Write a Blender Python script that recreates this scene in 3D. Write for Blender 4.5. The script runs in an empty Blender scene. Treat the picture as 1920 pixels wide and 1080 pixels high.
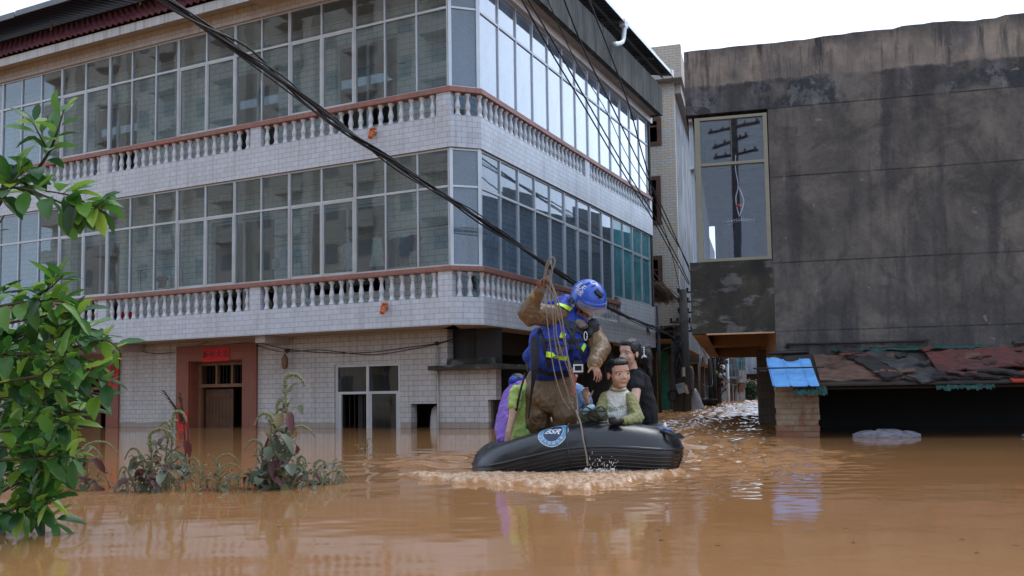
import bpy, bmesh, math, random
import numpy as np
from mathutils import Vector, Matrix, noise as mnoise
random.seed(11)
rng = np.random.default_rng(5)
S = bpy.context.scene
COL = S.collection
PI = math.pi
# ------------------------------------------------------------------ camera, sky, sun, exposure
CAMZ = 0.62
F_PX, PPY, PITCH, ROLL, YAW = 1682.76, 619.07, .0708, -.0154, .453
FW0 = Vector((-math.sin(YAW), math.cos(YAW), 0)); RT0 = Vector((math.cos(YAW), math.sin(YAW), 0)); ZZ = Vector((0, 0, 1))
CW = math.cos(PITCH) * FW0 + math.sin(PITCH) * ZZ
CU0 = -math.sin(PITCH) * FW0 + math.cos(PITCH) * ZZ
CR = math.cos(ROLL) * RT0 + math.sin(ROLL) * CU0
CU = -math.sin(ROLL) * RT0 + math.cos(ROLL) * CU0
EYE = Vector((0, 0, CAMZ))
cam = bpy.data.cameras.new('camera'); camo = bpy.data.objects.new('camera', cam); COL.objects.link(camo)
cam.sensor_width = 36; cam.lens = 36 * F_PX / 1920; cam.shift_y = (PPY - 540) / 1920
cam.clip_start = .05; cam.clip_end = 3000
M = Matrix.Identity(4)
for i in range(3):
    M[i][0] = CR[i]; M[i][1] = CU[i]; M[i][2] = -CW[i]; M[i][3] = EYE[i]
camo.matrix_world = M
S.camera = camo
world = bpy.data.worlds.new('World'); S.world = world; world.use_nodes = True
wn = world.node_tree; wn.nodes.clear()
sky = wn.nodes.new('ShaderNodeTexSky'); sky.sky_type = 'NISHITA'; sky.sun_disc = False
SUN_EL, SUN_ROT = math.radians(58), math.radians(20)
sky.sun_elevation = SUN_EL; sky.sun_rotation = SUN_ROT
sky.air_density = 1.0; sky.dust_density = 4.0; sky.ozone_density = 1.0
hs = wn.nodes.new('ShaderNodeHueSaturation'); hs.inputs['Saturation'].default_value = .28   # cloud cover greys the blue
mixw = wn.nodes.new('ShaderNodeMixRGB'); mixw.inputs[0].default_value = .62
mixw.inputs[2].default_value = (8.9, 11.0, 14.4, 1)                                        # even overcast layer
bg = wn.nodes.new('ShaderNodeBackground'); bg.inputs[1].default_value = .12
wo = wn.nodes.new('ShaderNodeOutputWorld')
wn.links.new(sky.outputs[0], hs.inputs['Color']); wn.links.new(hs.outputs[0], mixw.inputs[1])
wn.links.new(mixw.outputs[0], bg.inputs[0]); wn.links.new(bg.outputs[0], wo.inputs[0])
sl = bpy.data.lights.new('sun', 'SUN'); sl.energy = .6; sl.angle = math.radians(25); sl.color = (1, .97, .93)
so = bpy.data.objects.new('sun', sl); COL.objects.link(so)
# sun_rotation is measured clockwise from +Y
sd = Vector((math.sin(SUN_ROT) * math.cos(SUN_EL), math.cos(SUN_ROT) * math.cos(SUN_EL), math.sin(SUN_EL)))
so.rotation_euler = (-sd).to_track_quat('-Z', 'Y').to_euler()
S.view_settings.view_transform = 'Standard'; S.view_settings.look = 'None'
S.view_settings.exposure = .42; S.view_settings.gamma = 1; S.view_settings.use_curve_mapping = False
S.render.engine = 'CYCLES'
S.cycles.max_bounces = 8; S.cycles.transparent_max_bounces = 24; S.cycles.caustics_reflective = False; S.cycles.caustics_refractive = False
S.cycles.use_denoising = True

# ------------------------------------------------------------------ where a picture point lies in the place
def ray(px, py): return CW + (px - 960) / F_PX * CR - (py - PPY) / F_PX * CU
def at(px, py, D):
    d = ray(px, py); return EYE + d * (D / d.dot(FW0))
def onpl(px, py, n, p0):
    d = ray(px, py); n = Vector(n); return EYE + d * ((Vector(p0) - EYE).dot(n) / d.dot(n))
def onwater(px, py): return onpl(px, py, (0, 0, 1), (0, 0, 0))
# ------------------------------------------------------------------ mesh helpers
ORG = {}
class MB:
    def __init__(s): s.v = []; s.f = []; s.sm = []
    def add(s, vs, fs, smooth=False):
        b = len(s.v); s.v += [tuple(v) for v in vs]; s.f += [tuple(i + b for i in f) for f in fs]; s.sm += [smooth] * len(fs); return s
    def box(s, x0, x1, y0, y1, z0, z1):
        return s.obox((0, 0, 0), (1, 0, 0), (0, 1, 0), (0, 0, 1), x0, x1, y0, y1, z0, z1)
    def obox(s, o, a, b, c, x0, x1, y0, y1, z0, z1):
        o, a, b, c = Vector(o), Vector(a), Vector(b), Vector(c)
        vs = [o + a * x + b * y + c * z for z in (z0, z1) for y in (y0, y1) for x in (x0, x1)]
        return s.add(vs, [(0, 2, 3, 1), (4, 5, 7, 6), (0, 1, 5, 4), (2, 6, 7, 3), (0, 4, 6, 2), (1, 3, 7, 5)])
    def bar(s, p, q, w, h=None, up=(0, 0, 1)):
        p, q = Vector(p), Vector(q); h = h or w; d = (q - p); L = d.length; d.normalize()
        u = Vector(up)
        if abs(d.dot(u)) > .98: u = Vector((1, 0, 0))
        a = d.cross(u).normalized(); u = a.cross(d)
        return s.obox(p, d, a, u, 0, L, -w / 2, w / 2, -h / 2, h / 2)
    def tube(s, pts, r, n=6, caps=True, flat=1.0):
        pts = [Vector(p) for p in pts]; m = len(pts)
        if not hasattr(r, '__len__'): r = [r] * m
        u = None; vs = []
        for i, p in enumerate(pts):
            d = (pts[min(i + 1, m - 1)] - pts[max(i - 1, 0)])
            if d.length < 1e-9: d = Vector((0, 0, 1))
            d.normalize()
            if u is None:
                u = Vector((0, 0, 1)) if abs(d.z) < .9 else Vector((1, 0, 0))
            u = (u - d * u.dot(d)); u.normalize(); w = d.cross(u)
            for k in range(n):
                a = 2 * PI * k / n; vs.append(p + (w * math.cos(a) + u * math.sin(a) * flat) * r[i])
        fs = []
        for i in range(m - 1):
            for k in range(n):
                k2 = (k + 1) % n; fs.append((i * n + k, i * n + k2, (i + 1) * n + k2, (i + 1) * n + k))
        if caps: fs.append(tuple(range(n))[::-1]); fs.append(tuple((m - 1) * n + k for k in range(n)))
        return s.add(vs, fs, True)
    def lathe(s, o, prof, n=10, axis=(0, 0, 1)):
        ax = Vector(axis).normalized(); o = Vector(o)
        return s.tube([o + ax * z for z, r in prof], [max(r, .0004) for z, r in prof], n)
    def ell(s, c, rad, R=None, n=14, m=9):
        c = Vector(c); vs = []; fs = []
        R = R or Matrix.Identity(3)
        for i in range(m + 1):
            t = PI * i / m
            for k in range(n):
                a = 2 * PI * k / n
                vs.append(c + R @ Vector((math.sin(t) * math.cos(a) * rad[0], math.sin(t) * math.sin(a) * rad[1], math.cos(t) * rad[2])))
        for i in range(m):
            for k in range(n):
                k2 = (k + 1) % n; fs.append((i * n + k, (i + 1) * n + k, (i + 1) * n + k2, i * n + k2))
        return s.add(vs, fs, True)
    def poly(s, vs): return s.add(vs, [tuple(range(len(vs)))])
    def prism(s, vs, off):
        n = len(vs); off = Vector(off); vs = [Vector(v) for v in vs]
        return s.add(vs + [v + off for v in vs], [tuple(range(n))[::-1], tuple(range(n, 2 * n))] + [(i, (i + 1) % n, n + (i + 1) % n, n + i) for i in range(n)])
    def build(s, name, mt, parent=None, fix=True):
        me = bpy.data.meshes.new(name)
        o0 = ORG.get(parent.name, Vector((0, 0, 0))) if parent else Vector((0, 0, 0))
        me.from_pydata([(v[0] - o0.x, v[1] - o0.y, v[2] - o0.z) for v in s.v], [], s.f)
        me.update()
        if fix:
            bm = bmesh.new(); bm.from_mesh(me); bmesh.ops.recalc_face_normals(bm, faces=bm.faces); bm.to_mesh(me); bm.free()
        me.polygons.foreach_set('use_smooth', s.sm)
        uv = me.uv_layers.new(name='UVMap')
        for p in me.polygons:
            nn = p.normal
            if abs(nn.z) > .75:
                for li in p.loop_indices:
                    c = me.vertices[me.loops[li].vertex_index].co; uv.data[li].uv = (c.x + o0.x, c.y + o0.y)
            else:
                t = Vector((-nn.y, nn.x, 0)); t.normalize() if t.length > 1e-6 else None
                if abs(t.x) > abs(t.y):
                    if t.x < 0: t = -t
                elif t.y < 0: t = -t
                for li in p.loop_indices:
                    c = me.vertices[me.loops[li].vertex_index].co; uv.data[li].uv = ((c.x + o0.x) * t.x + (c.y + o0.y) * t.y, c.z + o0.z)
        me.materials.append(mt)
        ob = bpy.data.objects.new(name, me); COL.objects.link(ob)
        if parent: ob.parent = parent; ORG[ob.name] = o0
        return ob
def tag(o, label=None, cat=None, group=None, kind=None):
    if label: o['label'] = label
    if cat: o['category'] = cat
    if group: o['group'] = group
    if kind: o['kind'] = kind
    return o
def empty(name, loc, label, cat, group=None):
    o = bpy.data.objects.new(name, None); COL.objects.link(o); o.location = loc; o.empty_display_size = .2
    ORG[o.name] = Vector(loc); return tag(o, label, cat, group)
def copy_tree(o, loc=None, parent=None):
    c = o.copy(); COL.objects.link(c)
    if parent: c.parent = parent
    if loc is not None: c.location = loc
    for ch in list(o.children): copy_tree(ch, None, c)
    return c
def smooth_path(pts, n=6):
    pts = [Vector(p) for p in pts]; out = []
    for i in range(len(pts) - 1):
        p0 = pts[max(i - 1, 0)]; p1 = pts[i]; p2 = pts[i + 1]; p3 = pts[min(i + 2, len(pts) - 1)]
        for k in range(n):
            t = k / n
            out.append(.5 * ((2 * p1) + (p2 - p0) * t + (2 * p0 - 5 * p1 + 4 * p2 - p3) * t * t + (3 * p1 - p0 - 3 * p2 + p3) * t ** 3))
    out.append(pts[-1]); return out
# ------------------------------------------------------------------ materials
def C4(c): return (c[0], c[1], c[2], 1)
class NT:
    def __init__(s, name):
        s.m = bpy.data.materials.new(name); s.m.use_nodes = True; s.t = s.m.node_tree; s.t.nodes.clear()
        s.out = s.n('ShaderNodeOutputMaterial')
    def n(s, ty, **kw):
        x = s.t.nodes.new(ty)
        for k, v in kw.items(): setattr(x, k, v)
        return x
    def l(s, a, b): s.t.links.new(a, b)
    def val(s, inp, v):
        if hasattr(v, 'is_linked') or hasattr(v, 'links'): s.l(v, inp)
        else: inp.default_value = v
    def bsdf(s, col, rough=.6, metal=0, spec=.5, normal=None, **kw):
        b = s.n('ShaderNodeBsdfPrincipled'); s.val(b.inputs['Base Color'], C4(col) if isinstance(col, tuple) else col)
        s.val(b.inputs['Roughness'], rough); s.val(b.inputs['Metallic'], metal); s.val(b.inputs['Specular IOR Level'], spec)
        if normal is not None: s.l(normal, b.inputs['Normal'])
        for k, v in kw.items(): s.val(b.inputs[k.replace('_', ' ')], v)
        return b
    def end(s, sh): s.l(sh.outputs[0], s.out.inputs[0]); return s.m
    def coord(s, which='Object', scale=(1, 1, 1), loc=(0, 0, 0), rot=(0, 0, 0)):
        if which == 'World': src = s.n('ShaderNodeNewGeometry').outputs['Position']
        elif which == 'UV': src = s.n('ShaderNodeUVMap').outputs[0]
        else: src = s.n('ShaderNodeTexCoord').outputs[which]
        mp = s.n('ShaderNodeMapping'); mp.inputs['Scale'].default_value = scale; mp.inputs['Location'].default_value = loc
        mp.inputs['Rotation'].default_value = rot
        s.l(src, mp.inputs[0]); return mp.outputs[0]
    def noise(s, vec, scale, detail=5, rough=.6, dist=0):
        x = s.n('ShaderNodeTexNoise'); s.l(vec, x.inputs['Vector']); x.inputs['Scale'].default_value = scale
        x.inputs['Detail'].default_value = detail; x.inputs['Roughness'].default_value = rough; x.inputs['Distortion'].default_value = dist
        return x.outputs[0]
    def ramp(s, fac, stops, interp='LINEAR'):
        x = s.n('ShaderNodeValToRGB'); s.l(fac, x.inputs[0]); e = x.color_ramp; e.interpolation = interp
        while len(e.elements) < len(stops): e.elements.new(.5)
        for el, (p, c) in zip(e.elements, stops): el.position = p; el.color = C4(c) if not isinstance(c, (int, float)) else (c, c, c, 1)
        return x.outputs[0]
    def mix(s, fac, a, b, mode='MIX'):
        x = s.n('ShaderNodeMixRGB', blend_type=mode); s.val(x.inputs[0], fac)
        s.val(x.inputs[1], C4(a) if isinstance(a, tuple) else a); s.val(x.inputs[2], C4(b) if isinstance(b, tuple) else b); return x.outputs[0]
    def math(s, op, a, b=0.0):
        x = s.n('ShaderNodeMath', operation=op); s.val(x.inputs[0], a); s.val(x.inputs[1], b); return x.outputs[0]
    def bump(s, h, strength=.3, dist=.01, normal=None):
        x = s.n('ShaderNodeBump'); x.inputs['Strength'].default_value = strength; x.inputs['Distance'].default_value = dist
        s.l(h, x.inputs['Height'])
        if normal is not None: s.l(normal, x.inputs['Normal'])
        return x.outputs[0]
def sc(c, k): return (c[0] * k, c[1] * k, c[2] * k)
def plain(name, col, rough=.6, metal=0, var=.25, scale=6, bump=.15, spec=.5, coord='Object', **kw):
    t = NT(name); co = t.coord(coord); nz = t.noise(co, scale); fine = t.noise(co, scale * 9, 3)
    c = t.mix(t.ramp(nz, [(.3, 0), (.7, 1)]), sc(col, 1 - var), sc(col, 1 + var * .6))
    nb = t.bump(fine, bump, .004) if bump else None
    return t.end(t.bsdf(c, t.ramp(nz, [(.2, max(rough - .08, .02)), (.8, min(rough + .1, 1))]), metal, spec, nb, **kw))
def streaks(t, sx=3.5, sz=.35, which='World'):
    """vertical run marks: noise squeezed along z"""
    return t.noise(t.coord(which, (sx, sx, sz)), 1.6, 6, .65)
def _tideline(t, col):
    sep = t.n('ShaderNodeSeparateXYZ'); t.l(t.coord('World'), sep.inputs[0]); nz = t.noise(t.coord('World', (1, 1, .3)), 2.5, 4)
    z = t.math('ADD', sep.outputs[2], t.math('MULTIPLY', nz, -.16)); return t.mix(t.ramp(z, [(.0, .55), (.03, .45), (.05, 0)]), col, (.20, .115, .06))
def tile(name, c1, c2, mortar, w=.2, h=.0975, rough=.22, dirt=.25, dirtcol=(.12, .10, .08), offx=0, offz=0, mort=.0045, bev=.5, coat=0, tide=False):
    t = NT(name); uv = t.coord('UV', loc=(offx, offz, 0))
    b = t.n('ShaderNodeTexBrick'); t.l(uv, b.inputs[0]); b.inputs['Scale'].default_value = 1
    b.inputs['Brick Width'].default_value = w; b.inputs['Row Height'].default_value = h; b.inputs['Mortar Size'].default_value = mort
    b.inputs['Mortar Smooth'].default_value = .2; b.inputs['Bias'].default_value = 0; b.offset = .5
    b.inputs['Color1'].default_value = C4(c1); b.inputs['Color2'].default_value = C4(c2); b.inputs['Mortar'].default_value = C4(mortar)
    big = t.noise(t.coord('World'), .9, 5); st = streaks(t)
    d = t.math('MULTIPLY', t.ramp(t.math('MULTIPLY', big, st), [(.2, 0), (.45, 1)]), dirt)
    col = t.mix(d, b.outputs[0], dirtcol)
    stn = t.math('MULTIPLY', t.ramp(t.noise(t.coord('World', (4, 4, .25)), 1.7, 6, .7), [(.52, 0), (.68, 1)]), dirt * 1.5); col = t.mix(stn, col, (.17, .145, .125))
    if tide: col = _tideline(t, col)
    fine = t.noise(t.coord('UV', (1, 4, 1)), 18, 2)
    hgt = t.math('ADD', t.math('MULTIPLY', b.outputs['Fac'], -1.0), t.math('MULTIPLY', fine, .35))
    n = t.bump(hgt, bev, .004)
    r = t.ramp(big, [(.2, rough), (.8, rough + .2)])
    return t.end(t.bsdf(col, r, 0, .5, n))
def glass(name, tint=(.86, .9, .92), refl=1.0, rough=.015, haze=0.0, hazecol=(.5, .53, .55), wav=.006):
    t = NT(name)
    fr = t.n('ShaderNodeLayerWeight'); fr.inputs['Blend'].default_value = .5
    nz = t.noise(t.coord('World'), 1.3, 2); bp = t.bump(nz, wav, .2)
    t.l(bp, fr.inputs['Normal'])
    fac = t.math('MINIMUM', t.math('MULTIPLY', t.math('ADD', t.math('MULTIPLY', t.math('POWER', fr.outputs['Facing'], 5.0), .96), .043), refl), .95)
    tr = t.n('ShaderNodeBsdfTransparent'); tr.inputs[0].default_value = C4(tint)
    gl = t.n('ShaderNodeBsdfGlossy'); gl.inputs['Roughness'].default_value = rough; gl.inputs[0].default_value = (.95, .97, 1, 1); t.l(bp, gl.inputs['Normal'])
    m1 = t.n('ShaderNodeMixShader'); t.l(fac, m1.inputs[0]); t.l(tr.outputs[0], m1.inputs[1]); t.l(gl.outputs[0], m1.inputs[2])
    if haze:
        df = t.n('ShaderNodeBsdfDiffuse'); df.inputs[0].default_value = C4(hazecol)
        m2 = t.n('ShaderNodeMixShader'); dn = t.noise(t.coord('World', (1, 1, .5)), 2.2, 6)
        t.l(t.math('MULTIPLY', t.ramp(dn, [(.3, .35), (.75, 1)]), haze), m2.inputs[0]); t.l(m1.outputs[0], m2.inputs[1]); t.l(df.outputs[0], m2.inputs[2])
        return t.end(m2)
    return t.end(m1)

MT = {}
MT['tile'] = tile('white_glazed_tile', (.56, .61, .68), (.50, .545, .61), (.24, .23, .23), dirt=.22, mort=.0035)
MT['innertile'] = tile('inner_glazed_tile', (.74, .75, .72), (.68, .69, .66), (.16, .15, .14), h=.12, w=.25, dirt=.15, rough=.3)
MT['walltile'] = tile('cream_wall_tile', (.50, .50, .50), (.45, .45, .455), (.19, .17, .155), h=.1, dirt=.3, rough=.3, tide=True)
MT['beige'] = tile('beige_split_tile', (.56, .45, .31), (.50, .51, .50), (.30, .25, .2), w=.24, h=.082, dirt=.12, rough=.6, mort=.007)
MT['greytile'] = tile('brown_grey_wall_tile', (.14, .12, .10), (.11, .10, .085), (.04, .035, .03), w=.3, h=.15, dirt=.3, rough=.45)
MT['coping'] = tile('terracotta_coping_tile', (.33, .135, .10), (.28, .11, .085), (.12, .06, .05), w=.16, h=.5, dirt=.4, rough=.4, offz=.2)
MT['redtile'] = tile('red_brown_surround_tile', (.25, .070, .038), (.22, .062, .034), (.16, .05, .03), w=.3, h=.2, dirt=.3, rough=.45, mort=.003)
MT['fascia'] = tile('pale_fascia_tile', (.50, .53, .54), (.46, .49, .5), (.3, .31, .32), w=.12, h=.6, dirt=.35, rough=.5, mort=.004, offz=.3)
MT['alu'] = plain('aluminium_frame', (.50, .53, .56), .38, .55, .12, 3, .03)
MT['alu_tan'] = plain('tan_aluminium_frame', (.22, .21, .155), .45, .3, .15, 4, .05)
MT['baluster'] = plain('glazed_baluster', (.56, .58, .61), .25, 0, .2, 9, .1)
MT['soffit'] = plain('painted_soffit', (.42, .39, .37), .8, 0, .2, 3, .2)
MT['soffit_o'] = plain('orange_painted_concrete', (.42, .27, .175), .75, 0, .3, 2.5, .3)
MT['white'] = plain('white_paint', (.70, .70, .71), .5, 0, .12, 4, .1)
MT['black'] = plain('black_rubber', (.012, .012, .013), .5, 0, .2, 8, .1)
MT['dark'] = plain('unlit_interior_wall', (.03, .028, .026), .9, 0, .3, 3, .2)  # near-black: the shade of unlit spaces is put into the colour
MT['darksteel'] = plain('dark_steel_sheet', (.035, .04, .05), .5, .3, .3, 4, .15)
MT['glass'] = glass('window_glass', (.70, .79, .82), 1.9, haze=.08, hazecol=(.30, .38, .42), wav=.006)
MT['glass_r'] = glass('street_side_glass', (.72, .82, .90), 2.0, haze=.14, hazecol=(.40, .50, .60), wav=.006)
MT['glass_ch'] = glass('corner_glass', (.6, .7, .78), 2.0, haze=.5, hazecol=(.30, .37, .44), wav=.004)
MT['glass_up'] = glass('upper_street_glass', (.6, .7, .8), 4.0, haze=.22, hazecol=(.55, .66, .78), wav=.004)  # raised reflection and pale haze put sky brightness into the upper panes
MT['glass_teal'] = glass('teal_tinted_glass', (.25, .60, .66), 1.6, haze=.5, hazecol=(.14, .44, .52))
MT['glass_dk'] = glass('dark_window_glass', (.35, .38, .40), 1.2)
MT['wood'] = plain('old_door_wood', (.10, .045, .025), .6, 0, .35, 5, .3)
MT['wood_l'] = plain('transom_wood', (.20, .10, .05), .55, 0, .3, 5, .2)
MT['redpaper'] = plain('red_couplet_paper', (.60, .012, .012), .6, 0, .15, 8, .05)
MT['ink'] = plain('black_ink', (.01, .01, .01), .5, 0, 0, 5, 0)
MT['orange'] = plain('orange_ceramic', (.55, .14, .03), .3, 0, .4, 25, .2)
MT['cable'] = plain('cable_sheath', (.014, .014, .016), .55, 0, .3, 30, .1)
MT['polec'] = plain('weathered_pole_concrete', (.085, .08, .075), .85, 0, .3, 5, .4)
MT['iron'] = plain('rusty_iron', (.03, .022, .018), .6, .3, .4, 10, .2)
def concrete_stained():
    t = NT('mould_stained_render'); W = t.coord('World')
    big = t.noise(W, .8, 7, .62, .4); mid = t.noise(W, 2.6, 6, .65, .8); fin = t.noise(W, 22, 5, .7)
    vs = t.noise(t.coord('World', (5, 5, .42)), 1.9, 7, .7)
    sep = t.n('ShaderNodeSeparateXYZ'); t.l(W, sep.inputs[0])
    # two bands of paint under the roof edge, wear lines between the lifts
    base = t.mix(t.ramp(t.noise(W, 1.7, 6, .6, .3), [(.35, 0), (.65, .75)]), t.ramp(big, [(.35, (.075, .070, .066)), (.5, (.145, .133, .120)), (.65, (.24, .215, .19))]), (.085, .080, .077))
    upper = t.ramp(t.noise(t.coord('World', (1, 1, .8)), 1.9, 6, .6), [(.32, (.10, .10, .11)), (.46, (.19, .168, .15)), (.60, (.33, .285, .24))])
    zz = t.math('ADD', sep.outputs[2], t.math('MULTIPLY', t.math('SUBTRACT', mid, .5), .16))
    up_m = t.ramp(t.math('DIVIDE', zz, 6.0), [(.820, 0), (.828, 1)])
    col = t.mix(up_m, base, upper)
    band = t.ramp(t.math('DIVIDE', zz, 6.0), [(.757, 0), (.762, 1), (.822, 1), (.828, 0)])
    patch = t.mix(t.ramp(t.noise(W, 2.1, 8, .68, .3), [(.49, 0), (.525, 1)]), (.032, .040, .052), t.ramp(mid, [(.3, (.10, .11, .125)), (.7, (.20, .205, .215))]))
    patch = t.mix(t.ramp(t.noise(W, .55, 3), [(.50, 0), (.6, .5)]), patch, (.15, .135, .12))
    col = t.mix(band, col, patch)
    # dark runs from the roof edge
    topm = t.ramp(t.math('DIVIDE', zz, 6.0), [(.70, .05), (.80, .40), (.86, .75), (.92, 1)])
    edge = t.ramp(t.math('DIVIDE', t.math('ADD', zz, t.math('MULTIPLY', vs, .5)), 6.0), [(.930, 0), (.985, .92)])
    run = t.math('MAXIMUM', t.math('MULTIPLY', t.ramp(vs, [(.36, 1), (.52, 0)]), topm), edge)
    col = t.mix(run, col, (.018, .02, .026))
    low = t.math('SUBTRACT', 1.0, t.math('MULTIPLY', up_m, .8)); mould = t.math('MULTIPLY', t.math('MULTIPLY', t.ramp(t.noise(W, 1.5, 8, .7, 1.2), [(.47, 0), (.62, 1)]), .7), low)
    col = t.mix(mould, col, (.042, .042, .036))
    pt = t.ramp(t.noise(W, 7, 3, .5, .5), [(.70, 0), (.73, 1)])
    col = t.mix(t.math('MULTIPLY', pt, .6), col, (.24, .24, .24))
    blot = t.noise(t.coord('World', (1.2, 1.2, .6)), 1.15, 9, .68, .3)
    col = t.mix(t.math('MULTIPLY', t.ramp(blot, [(.50, 0), (.62, .62)]), low), col, sc((.10, .098, .10), .42)); col = t.mix(t.ramp(t.noise(t.coord('World', (1, 1, 1), (7, 3, 1)), 1.4, 8, .65, .4), [(.54, 0), (.66, .55)]), col, (.20, .18, .155))
    vr = t.noise(t.coord('World', (1.6, 1.6, .22), (3, 3, 0)), 1.3, 7, .65); col = t.mix(t.math('MULTIPLY', t.ramp(vr, [(.40, .75), (.50, 0)]), low), col, (.035, .035, .04))
    col = t.mix(.12, col, t.ramp(fin, [(.3, .02), (.7, .2)]))
    # casting joints
    for z in (3.57, 4.55, 1.42, 2.37):
        d = t.math('ABSOLUTE', t.math('SUBTRACT', t.math('ADD', sep.outputs[2], t.math('MULTIPLY', t.math('SUBTRACT', big, .5), .03)), z))
        col = t.mix(t.math('MULTIPLY', t.ramp(t.math('MULTIPLY', d, 40), [(.2, 1), (.55, 0)]), t.ramp(mid, [(.35, .9), (.65, .35)])), col, (.01, .01, .012))
    n = t.bump(t.math('ADD', fin, t.math('MULTIPLY', mid, 2)), .5, .012)
    return t.end(t.bsdf(col, .88, 0, .3, n))
MT['conc'] = concrete_stained()
def dark_mould():
    t = NT('black_mould_render'); W = t.coord('World')
    a = t.noise(W, 1.7, 7, .65, .6); b = t.noise(W, 4, 5, .6, 1.5); fin = t.noise(W, 25, 4)
    col = t.ramp(a, [(.3, (.022, .022, .020)), (.55, (.05, .048, .038)), (.75, (.085, .08, .062))])
    col = t.mix(t.ramp(t.noise(t.coord('World', (1, 1, 2.2)), 2.4, 6, .6, .2), [(.55, 0), (.61, .8)]), col, (.15, .15, .15))
    col = t.mix(t.ramp(t.noise(t.coord('World', (2, 2, .8)), 2, 5), [(.40, .5), (.6, 0)]), col, (.015, .016, .018))
    return t.end(t.bsdf(col, .9, 0, .3, t.bump(t.math('ADD', fin, a), .5, .012)))
MT['mould'] = dark_mould()
def parapet_mat():
    t = NT('streaked_parapet_render'); W = t.coord('World'); vs = t.noise(t.coord('World', (3, 3, .4)), 1.8, 7, .7); a = t.noise(W, 1.6, 6)
    col = t.ramp(vs, [(.35, (.035, .038, .036)), (.5, (.085, .088, .082)), (.7, (.15, .15, .145))])
    col = t.mix(t.ramp(a, [(.4, .0), (.7, .5)]), col, (.04, .045, .04))
    return t.end(t.bsdf(col, .85, 0, .3, t.bump(t.noise(W, 20, 4), .4, .01)))
MT['parapet'] = parapet_mat()
def greywash(name, c):
    t = NT(name); W = t.coord('World'); vs = t.noise(t.coord('World', (2.5, 2.5, .3)), 1.5, 7, .7); a = t.noise(W, .7, 6, .6, .6)
    col = t.mix(t.ramp(a, [(.35, 0), (.65, 1)]), sc(c, .6), sc(c, 1.25)); col = t.mix(t.ramp(vs, [(.42, .55), (.6, 0)]), col, sc(c, .22))
    return t.end(t.bsdf(col, .85, 0, .3, t.bump(t.noise(W, 16, 4), .4, .01)))
MT['grey'] = greywash('grey_side_render', (.33, .35, .38))
MT['grey2'] = greywash('old_grey_render', (.17, .17, .17))
MT['pale'] = greywash('pale_washed_wall', (.42, .42, .42))
MT['blueg'] = greywash('blue_grey_wall', (.26, .32, .38))
# ================================================================== LEFT HOUSE
GY, GX = 13.60, -7.40; WY, WX = 14.42, -8.30
XL, YE = -24.0, 24.2
def off_path(pts, d):
    out = []
    for i, p in enumerate(pts):
        ns = []
        for a, b in ((i - 1, i), (i, i + 1)):
            if a >= 0 and b < len(pts):
                e = Vector(pts[b]) - Vector(pts[a]); e.normalize(); ns.append(Vector((e.y, -e.x)))
        if len(ns) == 2:
            m = (ns[0] + ns[1]).normalized(); k = d / max(m.dot(ns[0]), .3); out.append(Vector(p) + m * k)
        else: out.append(Vector(p) + ns[0] * d)
    return out
PATH = [(XL, 13.53), (-7.73, 13.53), (-7.33, 13.93), (-7.33, YE)]
def strip(mb, path, o_out, o_in, z0, z1):
    A = off_path(path, o_out); B = off_path(path, o_in)
    for i in range(len(path) - 1):
        mb.prism([(A[i].x, A[i].y, z0), (A[i + 1].x, A[i + 1].y, z0), (B[i + 1].x, B[i + 1].y, z0), (B[i].x, B[i].y, z0)], (0, 0, z1 - z0))
    return mb
house = empty('corner_house', (-16, 18, 0), 'three storey white tiled corner house with glazed balconies and baluster railings', 'house')
LOWP = dict(z0=1.84, z1=2.325, r0=2.785, r1=2.87); UPP = dict(z0=4.99, z1=5.57, r0=5.985, r1=6.075)
for q in (LOWP, UPP):
    m = MB(); strip(m, PATH, 0, -.14, q['z0'], q['z1'])
    h0, h1 = q['z1'], q['r0']
    for x0, x1 in ((-20.87, -20.6), (-16.6, -16.35), (-12.32, -12.05), (-8.02, -7.735)): m.box(x0, x1, 13.532, 13.67, h0 - .01, h1)
    piers = ((19.05, 19.34), (24.0, 24.198)) if q is UPP else ((19.0, 19.25), (21.27, 24.198))
    for y0, y1 in piers: m.box(-7.47, -7.332, y0, y1, h0 - .01, h1 if y0 != 21.27 else 2.97)
    m.build('parapet_wall', MT['tile'], house)
    m = MB()
    if q is UPP: strip(m, PATH, .028, -.17, q['r0'], q['r1'])
    else: strip(m, PATH[:3] + [(-7.33, 21.26)], .028, -.17, q['r0'], q['r1'])
    m.build('coping_rail', MT['coping'], house)
    m = MB(); strip(m, PATH, -.141, -1.1, q['z0'] + .003, q['z0'] + .14); m.box(XL, -8.3, 14.3, 18, q['z0'] + .004, q['z0'] + .13)
    m.build('balcony_floor', MT['soffit'] if q is LOWP else MT['white'], house)
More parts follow.
